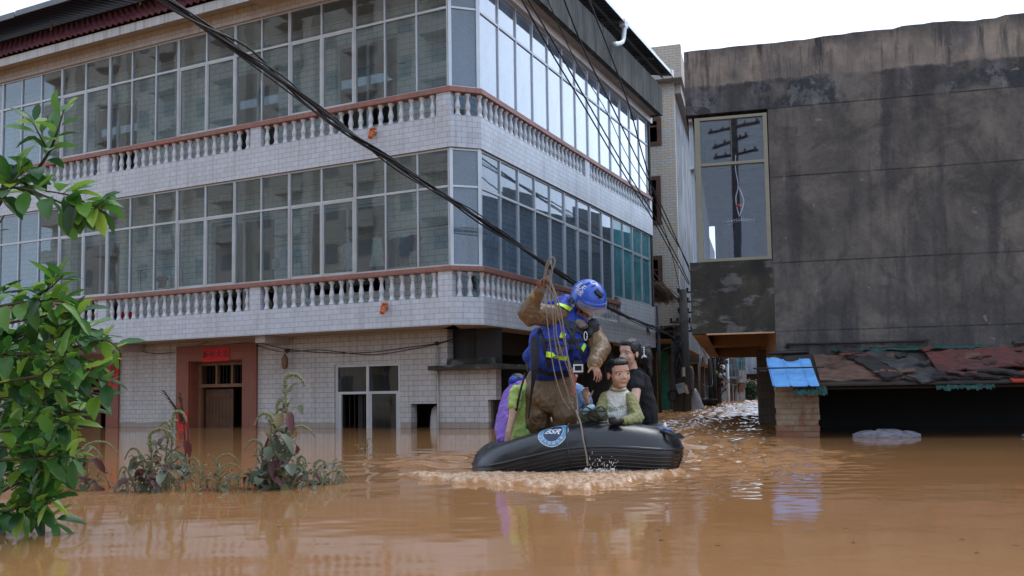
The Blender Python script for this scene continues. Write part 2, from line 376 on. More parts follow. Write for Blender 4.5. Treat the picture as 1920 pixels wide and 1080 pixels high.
# underside beams of the lower balcony
m = MB()
for x in (-20.7, -16.4, -12.3): MB().box(x, x + .25, 13.68, 14.40, 1.70, 1.842).build('balcony_beam', MT['soffit'], house)
BPROF = [(0, .062), (.035, .062), (.045, .048), (.07, .042), (.09, .040), (.105, .034), (.115, .044), (.125, .036), (.145, .048), (.19, .053), (.25, .043), (.31, .032), (.345, .028), (.355, .038), (.365, .029), (.385, .038), (.41, .058), (.452, .060)]
def baluster(mb, x, y, z, hgt): return mb.lathe((x, y, z), [(a * hgt / .452, r * random.uniform(.97, 1.03)) for a, r in BPROF], 10)
spots = []
for q in (LOWP, UPP):
    hg = q['r0'] - q['z1']; zb = q['z1']
    for x0, n in ((-12.05, 18), (-16.35, 18)):
        for i in range(n): spots.append((x0 + (4.03 / n) * (i + .5), 13.60, zb, hg))
for q in (LOWP, UPP):
    hg = q['r0'] - q['z1']; zb = q['z1']
    for t in (.22, .55): spots.append((-7.78 + .4 * t * 1.0 + .02, 13.60 + .4 * t, zb, hg))
    for i in range(12): spots.append((-7.40, 14.0 + .213 * i, zb, hg))
proto = {}
for (x, y, z, hg) in spots:
    k = round(hg, 3)
    if k not in proto:
        mb = MB(); baluster(mb, 0, 0, 0, hg); o = mb.build('baluster', MT['baluster']); o.parent = house; proto[k] = o
    else:
        o = proto[k].copy(); COL.objects.link(o); o.parent = house
    o.location = (x + 16, y - 18, z); o.rotation_euler.z = random.uniform(0, 6)
    if proto[k] is not o: ORG[o.name] = Vector((0, 0, 0))
m = MB()
for q in (LOWP, UPP):
    hg = q['r0'] - q['z1']; zb = q['z1']
    for i in range(18): baluster(m, -20.6 + 4.0 / 18 * (i + .5), 13.60, zb, hg)
    for i in range(14): baluster(m, -24 + 3.1 / 14 * (i + .5), 13.60, zb, hg)
    y = 14.0 + .213 * 12; e = 21.2 if q is LOWP else 23.95
    while y < e:
        if not (19.0 < y + .03 < 19.42): baluster(m, -7.40, y, zb, hg)
        y += .213
tag(m.build('baluster', MT['baluster'], house), kind='stuff')
# ---- glazing
def glaze(axis, cs, zb, zc, zt, wide, gmat, sash):
    """one run of panes between mullion positions cs; axis x = front, y = street side"""
    fr = MB(); gl = MB(); w = .017 if not wide else .020
    def B(mb, a0, a1, d0, d1, z0, z1):
        if axis == 'x': mb.box(a0, a1, GY + d0, GY + d1, z0, z1)
        else: mb.box(GX - d1, GX - d0, a0, a1, z0, z1)
    lo, hi = cs[0], cs[-1]
    for i, c in enumerate(cs):
        e_ = w if 0 < i < len(cs) - 1 else .014
        B(fr, c - e_, c + e_, -.03, .03, zb, zt)
    B(fr, lo + w, hi - w, -.024, .024, zb, zb + .035); B(fr, lo + w, hi - w, -.024, .024, zt - .035, zt)
    B(fr, lo + w, hi - w, -.026, .026, zc - .022, zc + .022)
    for a, b in zip(cs[:-1], cs[1:]):
        B(gl, a + w, b - w, -.003, .003, zc + .02, zt - .03)
        B(gl, a + w, b - w, -.003, .003, zb + .03, zc - .02)
        if sash:
            s = .026
            for p, r in ((a + w, a + w + s), (b - w - s, b - w)): B(fr, p, r, -.022, .022, zb + .035, zc - .022)
            B(fr, a + w + s, b - w - s, -.022, .022, zb + .035, zb + .035 + s); B(fr, a + w + s, b - w - s, -.022, .022, zc - .022 - s, zc - .022)
    f = fr.build('window', MT['alu'], house); gl.build('pane', gmat, f)
RUNS = [((-9.82, -9.14, -8.45, -7.79), 0), ((-11.37, -10.59, -9.82), 1), ((-12.76, -12.07, -11.37), 0), ((-14.33, -13.54, -12.76), 1),
        ((-16.39, -15.70, -14.98, -14.33), 0), ((-17.95, -17.16, -16.39), 1), ((-20.03, -19.34, -18.65, -17.95), 0), ((-21.6, -20.82, -20.03), 1), ((-24, -23.2, -22.4, -21.6), 0)]
for zb, zc, zt in ((2.872, 4.30, 4.985), (6.077, 7.55, 8.215)):
    for cs, sash in RUNS:
        e = .017
        glaze('x', [c + (e if i == 0 else (-e if i == len(cs) - 1 else 0)) for i, c in enumerate(cs)], zb, zc, zt, sash, MT['glass'], sash)
    up = zb > 5
    ys = [13.98 + .775 * i for i in range(14)]
    groups = [(0, 5, 0), (5, 7, 0 if up else 1), (7, 9, 0), (9, 11, 0), (11, 13, 0 if up else 1)]
    for a, b, sash in groups:
        c = ys[a:b + 1]; c = [v + (.017 if i == 0 else (-.017 if i == len(c) - 1 else 0)) for i, v in enumerate(c)]
        z0 = zb if (up or a < 9) else 2.975
        glaze('y', c, z0, zc, zt, sash, MT['glass_teal'] if (not up and a >= 9) else (MT['glass_up'] if up else MT['glass_r']), sash)
    # chamfer pane
    A = Vector((-7.775, 13.60, 0)); Bv = Vector((-7.40, 13.955, 0)); d = (Bv - A).normalized(); n = Vector((d.y, -d.x, 0)); L = (Bv - A).length
    fr = MB()
    for t in (0, L): fr.obox(A, d, n, ZZ, t - .03, t + .03, -.03, .035, zb, zt)
    for z in (zb + .018, zc, zt - .018): fr.obox(A, d, n, ZZ, .03, L - .03, -.022, .022, z - .018, z + .018)
    f = fr.build('corner_window', MT['alu'], house); MB().obox(A, d, n, ZZ, .03, L - .03, -.003, .003, zb + .03, zt - .03).build('pane', MT['glass_ch'], f)
# ---- walls with openings
def wall_grid(mb, axis, fixed, th, a0, a1, z0, z1, holes):
    As = sorted({a0, a1, *[h[0] for h in holes], *[h[1] for h in holes]}); Zs = sorted({z0, z1, *[h[2] for h in holes], *[h[3] for h in holes]})
    As = [a for a in As if a0 <= a <= a1]; Zs = [z for z in Zs if z0 <= z <= z1]
    # merge per column into runs
    for a, b in zip(As[:-1], As[1:]):
        run = None
        for c, d in zip(Zs[:-1], Zs[1:]):
            hole = any(h[0] <= (a + b) / 2 <= h[1] and h[2] <= (c + d) / 2 <= h[3] for h in holes)
            if hole:
                if run: _wb(mb, axis, fixed, th, a, b, *run); run = None
            else: run = (run[0] if run else c, d)
        if run: _wb(mb, axis, fixed, th, a, b, *run)
def _wb(mb, axis, fixed, th, a, b, c, d):
    if axis == 'x': mb.box(a, b, fixed, fixed + th, c, d)
    else: mb.box(fixed - th, fixed, a, b, c, d)
DA = (-14.78, -13.27, -1.6, 1.43); DB = (-18.89, -17.31, -1.6, 1.37); WA = (-10.94, -9.40, -.6, 1.245); HO = (-9.17, -8.56, -.5, .46); HR = (-7.52, -6.9, -.5, .52); OP = (-8.36, -7.34, 1.17, 1.845)
m = MB(); wall_grid(m, 'x', WY, .22, XL, -7.36, -1.6, 1.838, [DA, DB, WA, HO, HR, OP]); m.build('ground_floor_wall', MT['walltile'], house)
# inner walls behind the glass, with doors and windows in them
for z0, z1, holes in ((1.985, 4.985, [(-18.4, -17.0, 1.99, 4.3), (-14.2, -12.45, 1.99, 4.4), (-11.6, -9.7, 2.6, 4.4)]), (5.135, 8.215, [(-17.9, -16.5, 5.14, 7.5), (-13.6, -12.35, 5.14, 7.6), (-10.9, -9.4, 5.9, 7.7)])):
    m = MB(); wall_grid(m, 'x', WY, .2, XL, WX, z0, z1, holes); m.box(WX - .2, WX, WY + .2, YE, z0, z1)
    m.build('inner_wall', MT['innertile'], house)
    for h in holes:
        f = MB(); x0, x1, a, b = h
        for xx in (x0, (x0 + x1) / 2 - .03, x1 - .06): f.box(xx, xx + .06, WY + .05, WY + .12, a, b)
        for zz in (a, b - .06): f.box(x0 + .06, x1 - .06, WY + .052, WY + .118, zz, zz + .06)
        d = f.build('balcony_door', MT['alu'], house); MB().box(x0 + .06, x1 - .06, WY + .08, WY + .088, a + .06, b - .06).build('pane', MT['glass_dk'], d)
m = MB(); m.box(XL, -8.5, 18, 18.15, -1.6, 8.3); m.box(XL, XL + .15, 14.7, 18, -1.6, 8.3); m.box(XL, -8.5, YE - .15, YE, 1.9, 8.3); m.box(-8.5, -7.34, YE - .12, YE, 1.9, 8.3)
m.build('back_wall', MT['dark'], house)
# ground floor street side: dark open shopfront behind columns
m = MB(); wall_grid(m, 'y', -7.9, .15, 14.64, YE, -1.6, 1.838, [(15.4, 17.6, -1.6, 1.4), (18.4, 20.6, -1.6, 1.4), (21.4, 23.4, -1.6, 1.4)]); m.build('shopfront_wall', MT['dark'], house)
m = MB(); m.box(-8.36, -7.36, 14.66, 14.70, 1.10, 1.83); m.build('opening_shade_panel', MT['black'], house)  # black sheet standing in for the shade inside the corner opening
m = MB()
for y in (18.0, 21.0, 24.0): MB().box(-7.75, -7.5, y - .12, y + .12, -1.6, 1.838).build('column', MT['mould'], house)
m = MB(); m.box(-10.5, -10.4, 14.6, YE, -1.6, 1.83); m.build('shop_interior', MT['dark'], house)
# ledge slab under the corner opening
m = MB(); m.prism([(-8.60, 14.12, 1.07), (-7.10, 14.12, 1.07), (-7.10, 15.8, 1.07), (-7.34, 15.8, 1.07), (-7.34, 14.418, 1.07), (-8.60, 14.418, 1.07)], (0, 0, .085)); m.build('ledge_slab', MT['mould'], house)
m = MB(); m.box(-8.34, -7.36, 14.36, 14.42, 1.155, 1.28); m.build('opening_sill', MT['mould'], house)
# doors and surrounds
def surround(x0, x1, z1, hole):
    m = MB(); wall_grid(m, 'x', WY - .05, .048, x0, x1, -1.6, z1, [hole]); s = m.build('door_surround', MT['redtile'], house)
    hx0, hx1, _, hz = hole
    r = MB(); r.box(hx0 - .001, hx0 + .02, WY, WY + .45, -1.6, hz); r.box(hx1 - .02, hx1 + .001, WY, WY + .45, -1.6, hz); r.box(hx0 + .02, hx1 - .02, WY, WY + .45, hz - .02, hz + .001); r.build('reveal', MT['redtile'], s)
    d = MB(); y = WY + .22; zt = .86
    for xx in (hx0 + .02, hx1 - .09): d.box(xx, xx + .07, y, y + .08, -1.6, hz - .02)
    d.box(hx0 + .09, hx1 - .09, y, y + .08, zt, zt + .07); d.box(hx0 + .09, hx1 - .09, y, y + .08, hz - .1, hz - .02)
    w = (hx1 - hx0 - .18) / 3
    for k in (1, 2): d.box(hx0 + .09 + k * w - .025, hx0 + .09 + k * w + .025, y + .002, y + .078, zt + .07, hz - .1)
    tr = d.build('transom', MT['wood_l'], house)
    b = MB()
    for k in range(14): xx = hx0 + .12 + k * (hx1 - hx0 - .24) / 13; b.box(xx - .006, xx + .006, y + .03, y + .042, zt + .07, hz - .1)
    b.build('window_bars', MT['iron'], tr)
    l = MB(); xa, xb = hx0 + .14, hx0 + .14 + (hx1 - hx0) * .52
    for k in range(8): xx = xa + (xb - xa) * k / 8; l.box(xx + .003, xx + (xb - xa) / 8 - .003, y + .1, y + .13, -1.5, zt - .04)
    l.box(xa + .08, xb - .08, y + .085, y + .1, zt - .22, zt - .14); l.box(xa + .08, xb - .08, y + .085, y + .1, -.1, .0)
    l.build('door', MT['wood'], house)
surround(-15.14, -12.89, 1.76, DA); surround(-19.4, -16.92, 1.68, DB)
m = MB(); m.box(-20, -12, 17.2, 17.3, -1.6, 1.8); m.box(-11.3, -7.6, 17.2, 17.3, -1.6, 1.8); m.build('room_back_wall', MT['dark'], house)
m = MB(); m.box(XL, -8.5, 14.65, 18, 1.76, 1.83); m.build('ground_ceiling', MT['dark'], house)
# ground floor aluminium window
f = MB(); x0, x1, z0, z1 = WA; y = WY + .03
for xx in (x0, (x0 + x1) / 2 - .03, x1 - .06): f.box(xx, xx + .06, y, y + .07, z0, z1)
for zz in (z1 - .05, .66): f.box(x0 + .06, x1 - .06, y + .003, y + .067, zz, zz + .05)
f.box(x0 + .06, x0 + .14, y + .01, y + .06, z0, .66); f.box(x1 - .12, x1 - .06, y + .01, y + .06, z0, .66); f.box((x0 + x1) / 2 + .03, (x0 + x1) / 2 + .09, y + .01, y + .06, z0, .66)
wf = f.build('ground_window', MT['alu'], house)
g = MB(); g.box(x0 + .06, x1 - .06, y + .03, y + .036, .71, z1 - .05); g.box((x0 + x1) / 2 + .09, x1 - .12, y + .03, y + .036, z0, .66); g.build('pane', MT['glass_dk'], wf)
b = MB()
for k in range(12): xx = x0 + .12 + k * .12; b.box(xx - .007, xx + .007, WY + .17, WY + .184, z0, z1)
b.build('window_bars', MT['iron'], wf)
b = MB()
for k in range(6): xx = -7.50 + k * .03; b.box(xx - .005, xx + .005, WY + .1, WY + .11, -.4, .52)
b.build('window_bars', MT['iron'], house)
# roof edge
m = MB(); strip(m, [(XL, 13.53), (-7.73, 13.53)], 0, -.2, 8.217, 8.52); m.build('lintel_band', MT['walltile'], house)
m = MB(); strip(m, [(-7.6, 13.8), (-7.33, 13.93), (-7.33, 24.3)], .04, -.16, 8.217, 8.385); m.build('lintel_band', MT['white'], house)
m = MB(); m.prism([(XL, 13.222, 8.43), (XL, 13.60, 8.525), (XL, 18, 8.525), (XL, 18, 8.6), (XL, 13.222, 8.6)], (16.4, 0, 0)); m.box(-12, -6.96, 12.9, YE, 8.386, 8.42); m.build('roof_slab', MT['soffit'], house)
m = MB(); m.box(XL, -7.4, 13.19, 13.22, 8.415, 8.60); m.build('eave_fascia', MT['fascia'], house)
m = MB(); nseg = 44; random.seed(4)
def jit(): return random.uniform(-.008, .012)
ys = [12.9 + (YE - 12.9) * i / nseg for i in range(nseg + 1)]; tops = [9.2 + jit() for _ in ys]; tops[-1] = 9.1; tops[-2] = 9.17
for i in range(nseg):
    y0, y1 = ys[i], ys[i + 1]; t0, t1 = tops[i], tops[i + 1]
    m.add([(-6.95, y0, 8.36), (-6.95, y1, 8.36), (-6.95, y1, t1), (-6.95, y0, t0), (-7.08, y0, 8.36), (-7.08, y1, 8.36), (-7.08, y1, t1), (-7.08, y0, t0)], [(0, 1, 2, 3), (5, 4, 7, 6), (3, 2, 6, 7), (1, 0, 4, 5)] + ([(1, 5, 6, 2)] if i == nseg - 1 else []))
m.box(-9, -7.08, YE - .13, YE, 8.36, 9.1)
m.build('roof_parapet', MT['parapet'], house)
# purple pantile eave
def pantile():
    t = NT('purple_pantile'); W = t.coord('World'); c = t.ramp(t.noise(W, 3, 5), [(.3, (.095, .030, .042)), (.7, (.17, .062, .082))])
    c = t.mix(t.ramp(t.noise(W, 1.2, 6, .7), [(.55, 0), (.75, .5)]), c, (.06, .045, .05)); return t.end(t.bsdf(c, .42, 0, .5, t.bump(t.noise(W, 30, 3), .2, .006)))
MT['pantile'] = pantile()
m = MB(); rows = 7; sl = Vector((0, .95, .88)); Ls = sl.length; sl.normalize(); up = Vector((0, -sl.z, sl.y))
nx = int((24 - 7.4) / .036)
for r in range(rows):
    t0, t1 = Ls * r / rows, Ls * (r + 1) / rows + .03
    vs = []
    for t, lift in ((t0, .055), (t1, .0)):
        for i in range(nx + 1):
            x = XL + i * .036; ph = (x / .18) % 1; h = .042 * (max(0, math.sin(ph * PI * 2)) ** .7 - .35 * max(0, -math.sin(ph * 2 * PI)))
            vs.append(Vector((x, 13.16, 8.61)) + sl * t + up * (lift + h))
    for i in range(nx + 1):
        vs.append(vs[i] - up * .03)
    fs = [(i, i + 1, nx + 2 + i, nx + 1 + i) for i in range(nx)] + [(2 * nx + 2 + i, 2 * nx + 3 + i, i + 1, i) for i in range(nx)]
    m.add(vs, fs, False)
m.build('pantile_eave', MT['pantile'], house, fix=False)
m = MB(); m.box(XL, -8, 14.1, 14.2, 8.46, 9.6); m.build('attic_wall', MT['darksteel'], house)
m = MB()
for x in (-21.3, -18.85, -15.9, -13): m.box(x, x + .045, 13.90, 13.945, 9.2, 9.63)
for y in (15.0, 17.6, 20.2, 22.9): m.box(-7.3, -7.24, y, y + .06, 8.4, 9.9)
m.box(-7.42, -7.3, 23.7, 23.82, 8.4, 9.75); m.build('canopy_post', MT['alu'], house)
def canopy_mat():
    t = NT('corrugated_canopy_sheet'); g = t.n('ShaderNodeNewGeometry'); W = t.coord('World')
    c = t.mix(t.ramp(t.noise(W, 2, 5), [(.3, 0), (.7, 1)]), (.028, .034, .048), (.045, .053, .07)); return t.end(t.bsdf(c, .5, .3))
MT['canopy'] = canopy_mat(); MT['trim'] = plain('pale_metal_trim', (.62, .66, .70), .4, .2, .1, 3, .05); MT['trim_g'] = plain('dull_metal_trim', (.17, .20, .22), .5, .3, .2, 3, .05)
m = MB()
def corr(p0, e, L, s, W_, dz):
    n = int(L / .1); vs = []
    e = Vector(e); s = Vector(s)
    for k in (0, 1):
        for i in range(n + 1): vs.append(Vector(p0) + e * (L * i / n) + s * (W_ * k) + Vector((0, 0, dz * k + (.022 if i % 2 else 0))))
    m.add(vs, [(i, i + 1, n + 2 + i, n + 1 + i) for i in range(n)]); m.add([v - Vector((0, 0, .012)) for v in vs], [(i + 1, i, n + 1 + i, n + 2 + i) for i in range(n)])
corr((XL, 13.0, 9.45), (1, 0, 0), 15, (0, 1, 0), 5, 1.1)
corr((-6.72, 12.3, 9.60), (0, 1, 0), 12.25, (-1, 0, 0), 5, 1.15)
cn = m.build('metal_canopy', MT['canopy'], house, fix=False)
m = MB(); m.box(XL, -18.82, 12.965, 12.99, 9.36, 9.49); m.box(-18.78, -9, 12.965, 12.99, 9.375, 9.50); m.build('canopy_trim', MT['trim_g'], cn)
m = MB()
for i in range(24):
    y0 = 12.3 + i * .51; m.prism([(-6.70, y0, 9.56), (-6.70, y0 + .505, 9.56), (-6.76, y0 + .505, 9.72 + (i % 3) * .006), (-6.76, y0, 9.72 + (i % 3) * .006)], (-.012, 0, 0))
m.box(-6.74, -6.70, 24.4, 24.56, 9.54, 9.74); m.build('canopy_trim', MT['trim'], cn)
m = MB()
for y in (15, 17.6, 20.2, 22.9, 24.3): m.bar((-6.8, y, 9.55), (-10.5, y, 10.4), .05)
for x in (-7.0, -8.0, -9.0): m.bar((x, 12.6, 9.52 + (-6.8 - x) * .23), (x, 24.5, 9.52 + (-6.8 - x) * .23), .045)
m.build('canopy_frame', MT['trim_g'], cn)
# down pipe elbow on the canopy
p = [onpl(*q, (1, 0, 0), (-6.75, 0, 0)) for q in ((1171, 48), (1170, 62), (1168, 76), (1163, 81), (1151, 83))]
m = MB(); m.tube(smooth_path(p, 4), .055, 10); m.box(p[0].x - .09, p[0].x + .05, p[0].y - .12, p[0].y + .12, p[0].z - .05, p[0].z + .12); m.build('drain_elbow', MT['trim'], house)
# pipes, cables, spouts on the house
m = MB(); m.tube([(-8.55, 14.39, 1.52), (-8.55, 14.39, -.5)], .022, 8); m.build('conduit_pipe', MT['soffit'], house)
m = MB(); m.tube([(-7.27, 24.27, 3.0), (-7.27, 24.27, -.5)], .05, 8); m.build('down_pipe', MT['darksteel'], house)
m = MB()
def wcab(pts, r=.007, y=14.395): m.tube(smooth_path([onpl(a, b, (0, 1, 0), (0, y, 0)) for a, b in pts], 5), r, 5)
wcab([(225, 645), (280, 662), (330, 660), (400, 648), (480, 643), (540, 655), (620, 662), (700, 660), (760, 652), (815, 645)]); wcab([(480, 647), (530, 660), (600, 656), (700, 665), (817, 646)])
wcab([(360, 652), (390, 640), (404, 630)]); wcab([(817, 646), (850, 636), (880, 631)], .012); m.ell(onpl(819, 644, (0, 1, 0), (0, 14.37, 0)), (.05, .03, .04))
wcab([(335, 655), (480, 644)], .012); m.ell(onpl(538, 657, (0, 1, 0), (0, 14.37, 0)), (.07, .03, .025))
m.build('wall_cable', MT['cable'], house)
def spout(px, py):
    p = onpl(px, py, (0, 1, 0), (0, 13.53, 0)); m = MB()
    m.tube([p + Vector((-.02, .0, .0)), p + Vector((-.02, -.06, .0)), p + Vector((-.02, -.10, -.02)), p + Vector((-.03, -.13, -.075)), p + Vector((-.035, -.14, -.12))], [.035, .045, .055, .05, .042], 10)
    for i in range(4):
        a = -1.2 + i * .8; m.ell(p + Vector((math.sin(a) * .05, -.09, .055 + .012 * math.cos(a))), (.024, .03, .028), n=8, m=6)
    for s in (-1, 1): m.ell(p + Vector((s * .038 - .02, -.12, .02)), (.02, .02, .018), n=8, m=6)
    m.ell(p + Vector((-.02, -.155, -.02)), (.025, .03, .02), n=8, m=6); m.ell(p + Vector((-.06, -.1, -.01)), (.02, .03, .03), n=8, m=6)
    m.build('drain_spout', MT['orange'], house)
spout(705, 250); spout(727, 577)
# ------------------------------------------------------------------ writing
def text_mesh(txt, size, mt, name, ext=.002, align='CENTER', bold=0):
    cu = bpy.data.curves.new(name, 'FONT'); cu.body = txt; cu.size = size; cu.offset = bold; cu.extrude = ext; cu.align_x = align; cu.align_y = 'CENTER'
    t = bpy.data.objects.new(name, cu); COL.objects.link(t); bpy.context.view_layer.update()
    me = bpy.data.meshes.new_from_object(t.evaluated_get(bpy.context.evaluated_depsgraph_get())); COL.objects.unlink(t); bpy.data.objects.remove(t)
    me.materials.clear(); me.materials.append(mt); me.name = name
    return me
def place_text(me, name, pos, xdir, ydir, parent):
    x = Vector(xdir).normalized(); y = Vector(ydir).normalized(); z = x.cross(y).normalized(); y = z.cross(x)
    o = bpy.data.objects.new(name, me); COL.objects.link(o)
    o0 = ORG.get(parent.name, Vector((0, 0, 0))); o.parent = parent
    Mx = Matrix.Identity(4)
    for i in range(3): Mx[i][0] = x[i]; Mx[i][1] = y[i]; Mx[i][2] = z[i]; Mx[i][3] = (Vector(pos) - o0)[i]
    o.matrix_local = Mx; return o
def banner(px0, py0, px1, py1, chars, vertical, label, skew=0):
    a = onpl(px0, py0, (0, 1, 0), (0, WY - .058, 0)); b = onpl(px1, py1, (0, 1, 0), (0, WY - .058, 0)); x0, x1, z1, z0 = a.x, b.x, a.z, b.z
    m = MB(); n = 8; vs = []
    for j in range(n + 1):
        for i in range(5):
            u, v = i / 4, j / n; vs.append((x0 + (x1 - x0) * u + (.01 * math.sin(j * 1.7) if vertical else 0), WY - .058 - .006 * abs(math.sin(i * 2 + j)), z0 + (z1 - z0) * v + skew * u))
    base = len(vs); vs += [(v[0], v[1] + .003, v[2]) for v in vs]
    fs = [(j * 5 + i, j * 5 + i + 1, (j + 1) * 5 + i + 1, (j + 1) * 5 + i) for j in range(n) for i in range(4)]
    m.add(vs, fs + [tuple(k + base for k in f[::-1]) for f in fs]); o = m.build('paper_banner', MT['redpaper']); tag(o, label, 'banner', 'red paper banners round the doors')
    L = len(chars)
    for k, ch in enumerate(chars):
        if vertical: c = ((x0 + x1) / 2, z1 - (z1 - z0) * (k + .5) / L); s = min(abs(x1 - x0) * .8, (z1 - z0) / L * .9)
        else: c = (x0 + (x1 - x0) * (k + .5) / L, (z0 + z1) / 2 + skew * (k + .5) / L); s = (x1 - x0) / L * .85
        place_text(text_mesh(ch, s, MT['ink'], 'lettering'), 'lettering', (c[0], WY - .068, c[1]), (1, 0, 0), (0, 0, 1), o)
banner(379, 654, 430, 677, '新年大吉', False, 'horizontal red paper banner with black brush characters over the middle door', .01)
banner(203, 685, 221, 723, '萬事', True, 'short vertical red paper banner on the right jamb of the left door')
banner(333, 772, 352, 832, '顺利', True, 'vertical red paper banner on the left jamb of the middle door, sinking into the water')
banner(101, 690, 116, 850, '吉祥如意', True, 'tall vertical red paper banner at the left door, half hidden by the leafy tree')
# ------------------------------------------------------------------ things in and on the house
def garment(pos, w, h, col, label, kind='shirt', Y=None, name='hanging_shirt', ydir=(1, 0, 0)):
    t = NT('cloth_' + name); c = t.ramp(t.noise(t.coord('Object'), 14, 4), [(.35, sc(col, .7)), (.65, col)]); mt = t.end(t.bsdf(c, .9))
    x = Vector(ydir); m = MB(); N = 14; K = 12; vs = []
    def wid(v):
        if kind == 'shirt': return (.30 if v > .93 else (.5 if v > .62 else .34)) 
        if kind == 'towel': return .42
        return .25 + .25 * (1 - v)
    for side in (-1, 1):
        for j in range(K + 1):
            v = j / K
            for i in range(N + 1):
                u = (i / N - .5) * 2 * wid(v)
                dz = (-.16 * abs(u) * 2 if v > .6 else 0) 
                fold = .012 * math.sin(i * 2.1 + j * .4) + .01 * math.sin(i * .9 - j)
                vs.append(Vector(pos) + x * (u * w) + Vector((0, side * .012 + fold, -h * (1 - v) + dz * h * .5)))
    nn = (K + 1) * (N + 1)
    fs = [(j * (N + 1) + i, j * (N + 1) + i + 1, (j + 1) * (N + 1) + i + 1, (j + 1) * (N + 1) + i) for j in range(K) for i in range(N)]
    m.add(vs, fs + [tuple(k + nn for k in f[::-1]) for f in fs], True)
    o = m.build(name, mt); tag(o, label, 'clothing', 'washing on the balcony lines')
    h_ = MB(); P = Vector(pos); h_.tube([P - x * .17 * w / .45 + Vector((0, 0, -.03)), P + Vector((0, 0, .03)), P + x * .17 * w / .45 + Vector((0, 0, -.03))], .005, 4); h_.tube([P + Vector((0, 0, .03)), P + Vector((0, 0, .09))], .004, 4)
    h_.build('hanger', MT['alu'], o)
    return o
def inY(px, py, Y=14.0): return onpl(px, py, (0, 1, 0), (0, Y, 0))
garment(inY(655, 455), .38, .52, (.62, .62, .66), 'white shirt drying behind the lower glass, leftmost of the cluster near the corner')
garment(inY(641, 462), .25, .45, (.45, .33, .22), 'tan shirt drying beside the leftmost white shirt behind the lower glass', name='hanging_towel', kind='towel')
garment(inY(707, 445), .34, .55, (.50, .58, .50), 'pale green shirt drying in the middle of the lower glass cluster', kind='dress')
garment(inY(747, 445), .55, .55, (.05, .09, .17), 'dark blue flowered cloth drying behind the lower glass', kind='towel', name='hanging_towel')
garment(inY(775, 440), .34, .30, (.09, .04, .11), 'small dark purple top drying nearest the corner behind the lower glass')
garment(inY(533, 467), .28, .40, (.60, .62, .66), 'white shirt with dark trim hanging alone behind the lower front glass')
garment(inY(517, 485), .22, .2, (.50, .52, .55), 'draped pale cloth hanging left of the lone white shirt', kind='towel', name='hanging_towel')
garment(inY(304, 518), .34, .25, (.015, .015, .018), 'black shirt hanging low behind the lower glass on the left')
m = MB(); m.tube([inY(610, 452), inY(700, 438), inY(845, 420)], .012, 6); tag(m.build('drying_pole', MT['wood_l']), 'bamboo drying pole holding the cluster of washing behind the lower glass', 'pole')
m = MB(); m.tube([inY(500, 463), inY(600, 452)], .008, 6); tag(m.build('drying_pole', MT['wood_l']), 'thin drying pole over the lone white shirt behind the lower glass', 'pole')
m = MB(); m.tube([inY(660, 128), inY(760, 118)], .012, 6); tag(m.build('drying_pole', MT['wood_l']), 'bamboo pole behind the upper storey glass near the corner', 'pole')
m = MB(); a = inY(255, 508); b = inY(340, 498); m.tube([a, b], .007, 5); m.tube([inY(264, 507), inY(264, 585)], .008, 5); m.tube([inY(341, 498), inY(342, 530)], .008, 5); m.tube([inY(276, 520), inY(264, 507)], .006, 5)
tag(m.build('drying_rack', MT['iron']), 'thin dark metal drying rack standing behind the lower glass on the left', 'rack')
m = MB(); p = onpl(534, 664, (0, 1, 0), (0, 14.25, 0)); m.tube([p + Vector((0, .15, .06)), p], .008, 5); m.lathe(p + Vector((0, 0, -.30)), [(0, .03), (.04, .06), (.2, .07), (.28, .03), (.3, .01)], 8)
tag(m.build('wall_lantern', MT['wood_l']), 'small withered hanging lantern on the ground floor wall between door and window', 'lantern')
for px, lb in ((227, 'small red bucket behind the balusters, left of its twin'), (239, 'small red bucket behind the balusters, right of its twin')):
    q = onpl(px, 595, (0, 1, 0), (0, 13.9, 0)); m = MB(); m.lathe((q.x, q.y, 1.98), [(0, .07), (.2, .085), (.55, .09), (.56, .075)], 12); tag(m.build('bucket', MT['redpaper']), lb, 'bucket', 'red buckets on the lower balcony')
# urinal in the small opening
m = MB(); q = Vector((-8.86, 14.85, .1)); m.tube([q + Vector((0, 0, -.3)), q + Vector((0, 0, -.1)), q + Vector((0, 0, .1)), q + Vector((0, 0, .25)), q + Vector((0, 0, .32))], [.09, .13, .12, .09, .03], 12)
tag(m.build('urinal', MT['white']), 'white porcelain urinal inside the small dark wall opening', 'urinal')
# straw bundles on the corner balcony
def straw(name, P, L, n, spread, col, label, dirn=(1, 0, 0), down=0.1, cat='straw'):
    m = MB(); dirn = Vector(dirn)
    for i in range(n):
        o = Vector((random.gauss(0, spread), random.gauss(0, spread * .5), random.gauss(0, spread * .6)))
        e = dirn * L * random.uniform(.6, 1) + Vector((random.gauss(0, spread), random.gauss(0, spread), random.gauss(-down, spread)))
        m.tube([Vector(P) + o, Vector(P) + o + e * .5 + Vector((0, 0, .02)), Vector(P) + o + e], [.004, .004, .002], 4)
    return tag(m.build(name, plain(name + '_mat', col, .9)), label, cat)
straw('straw_bundle', (-7.95, 13.95, 5.75), .45, 70, .06, (.26, .19, .12), 'bundle of dry straw behind the upper corner balusters', (.9, .1, -.3))
straw('twig_bundle', (-7.58, 13.98, 2.72), .2, 40, .03, (.05, .045, .035), 'dark twig bundle hanging under the lower corner rail', (.3, .1, -.9), cat='twigs')
for px, py, hh, lb in ((905, 395, .5, 'dry potted plant pressed against the street side glass near the corner'), (1150, 315 + 150, .4, 'withered plant behind the street side glass further along')):
    pass
q = Vector((-7.75, 14.25, 2.9)); m = MB(); m.lathe(q, [(0, .07), (.15, .1)], 10); random.seed(8)
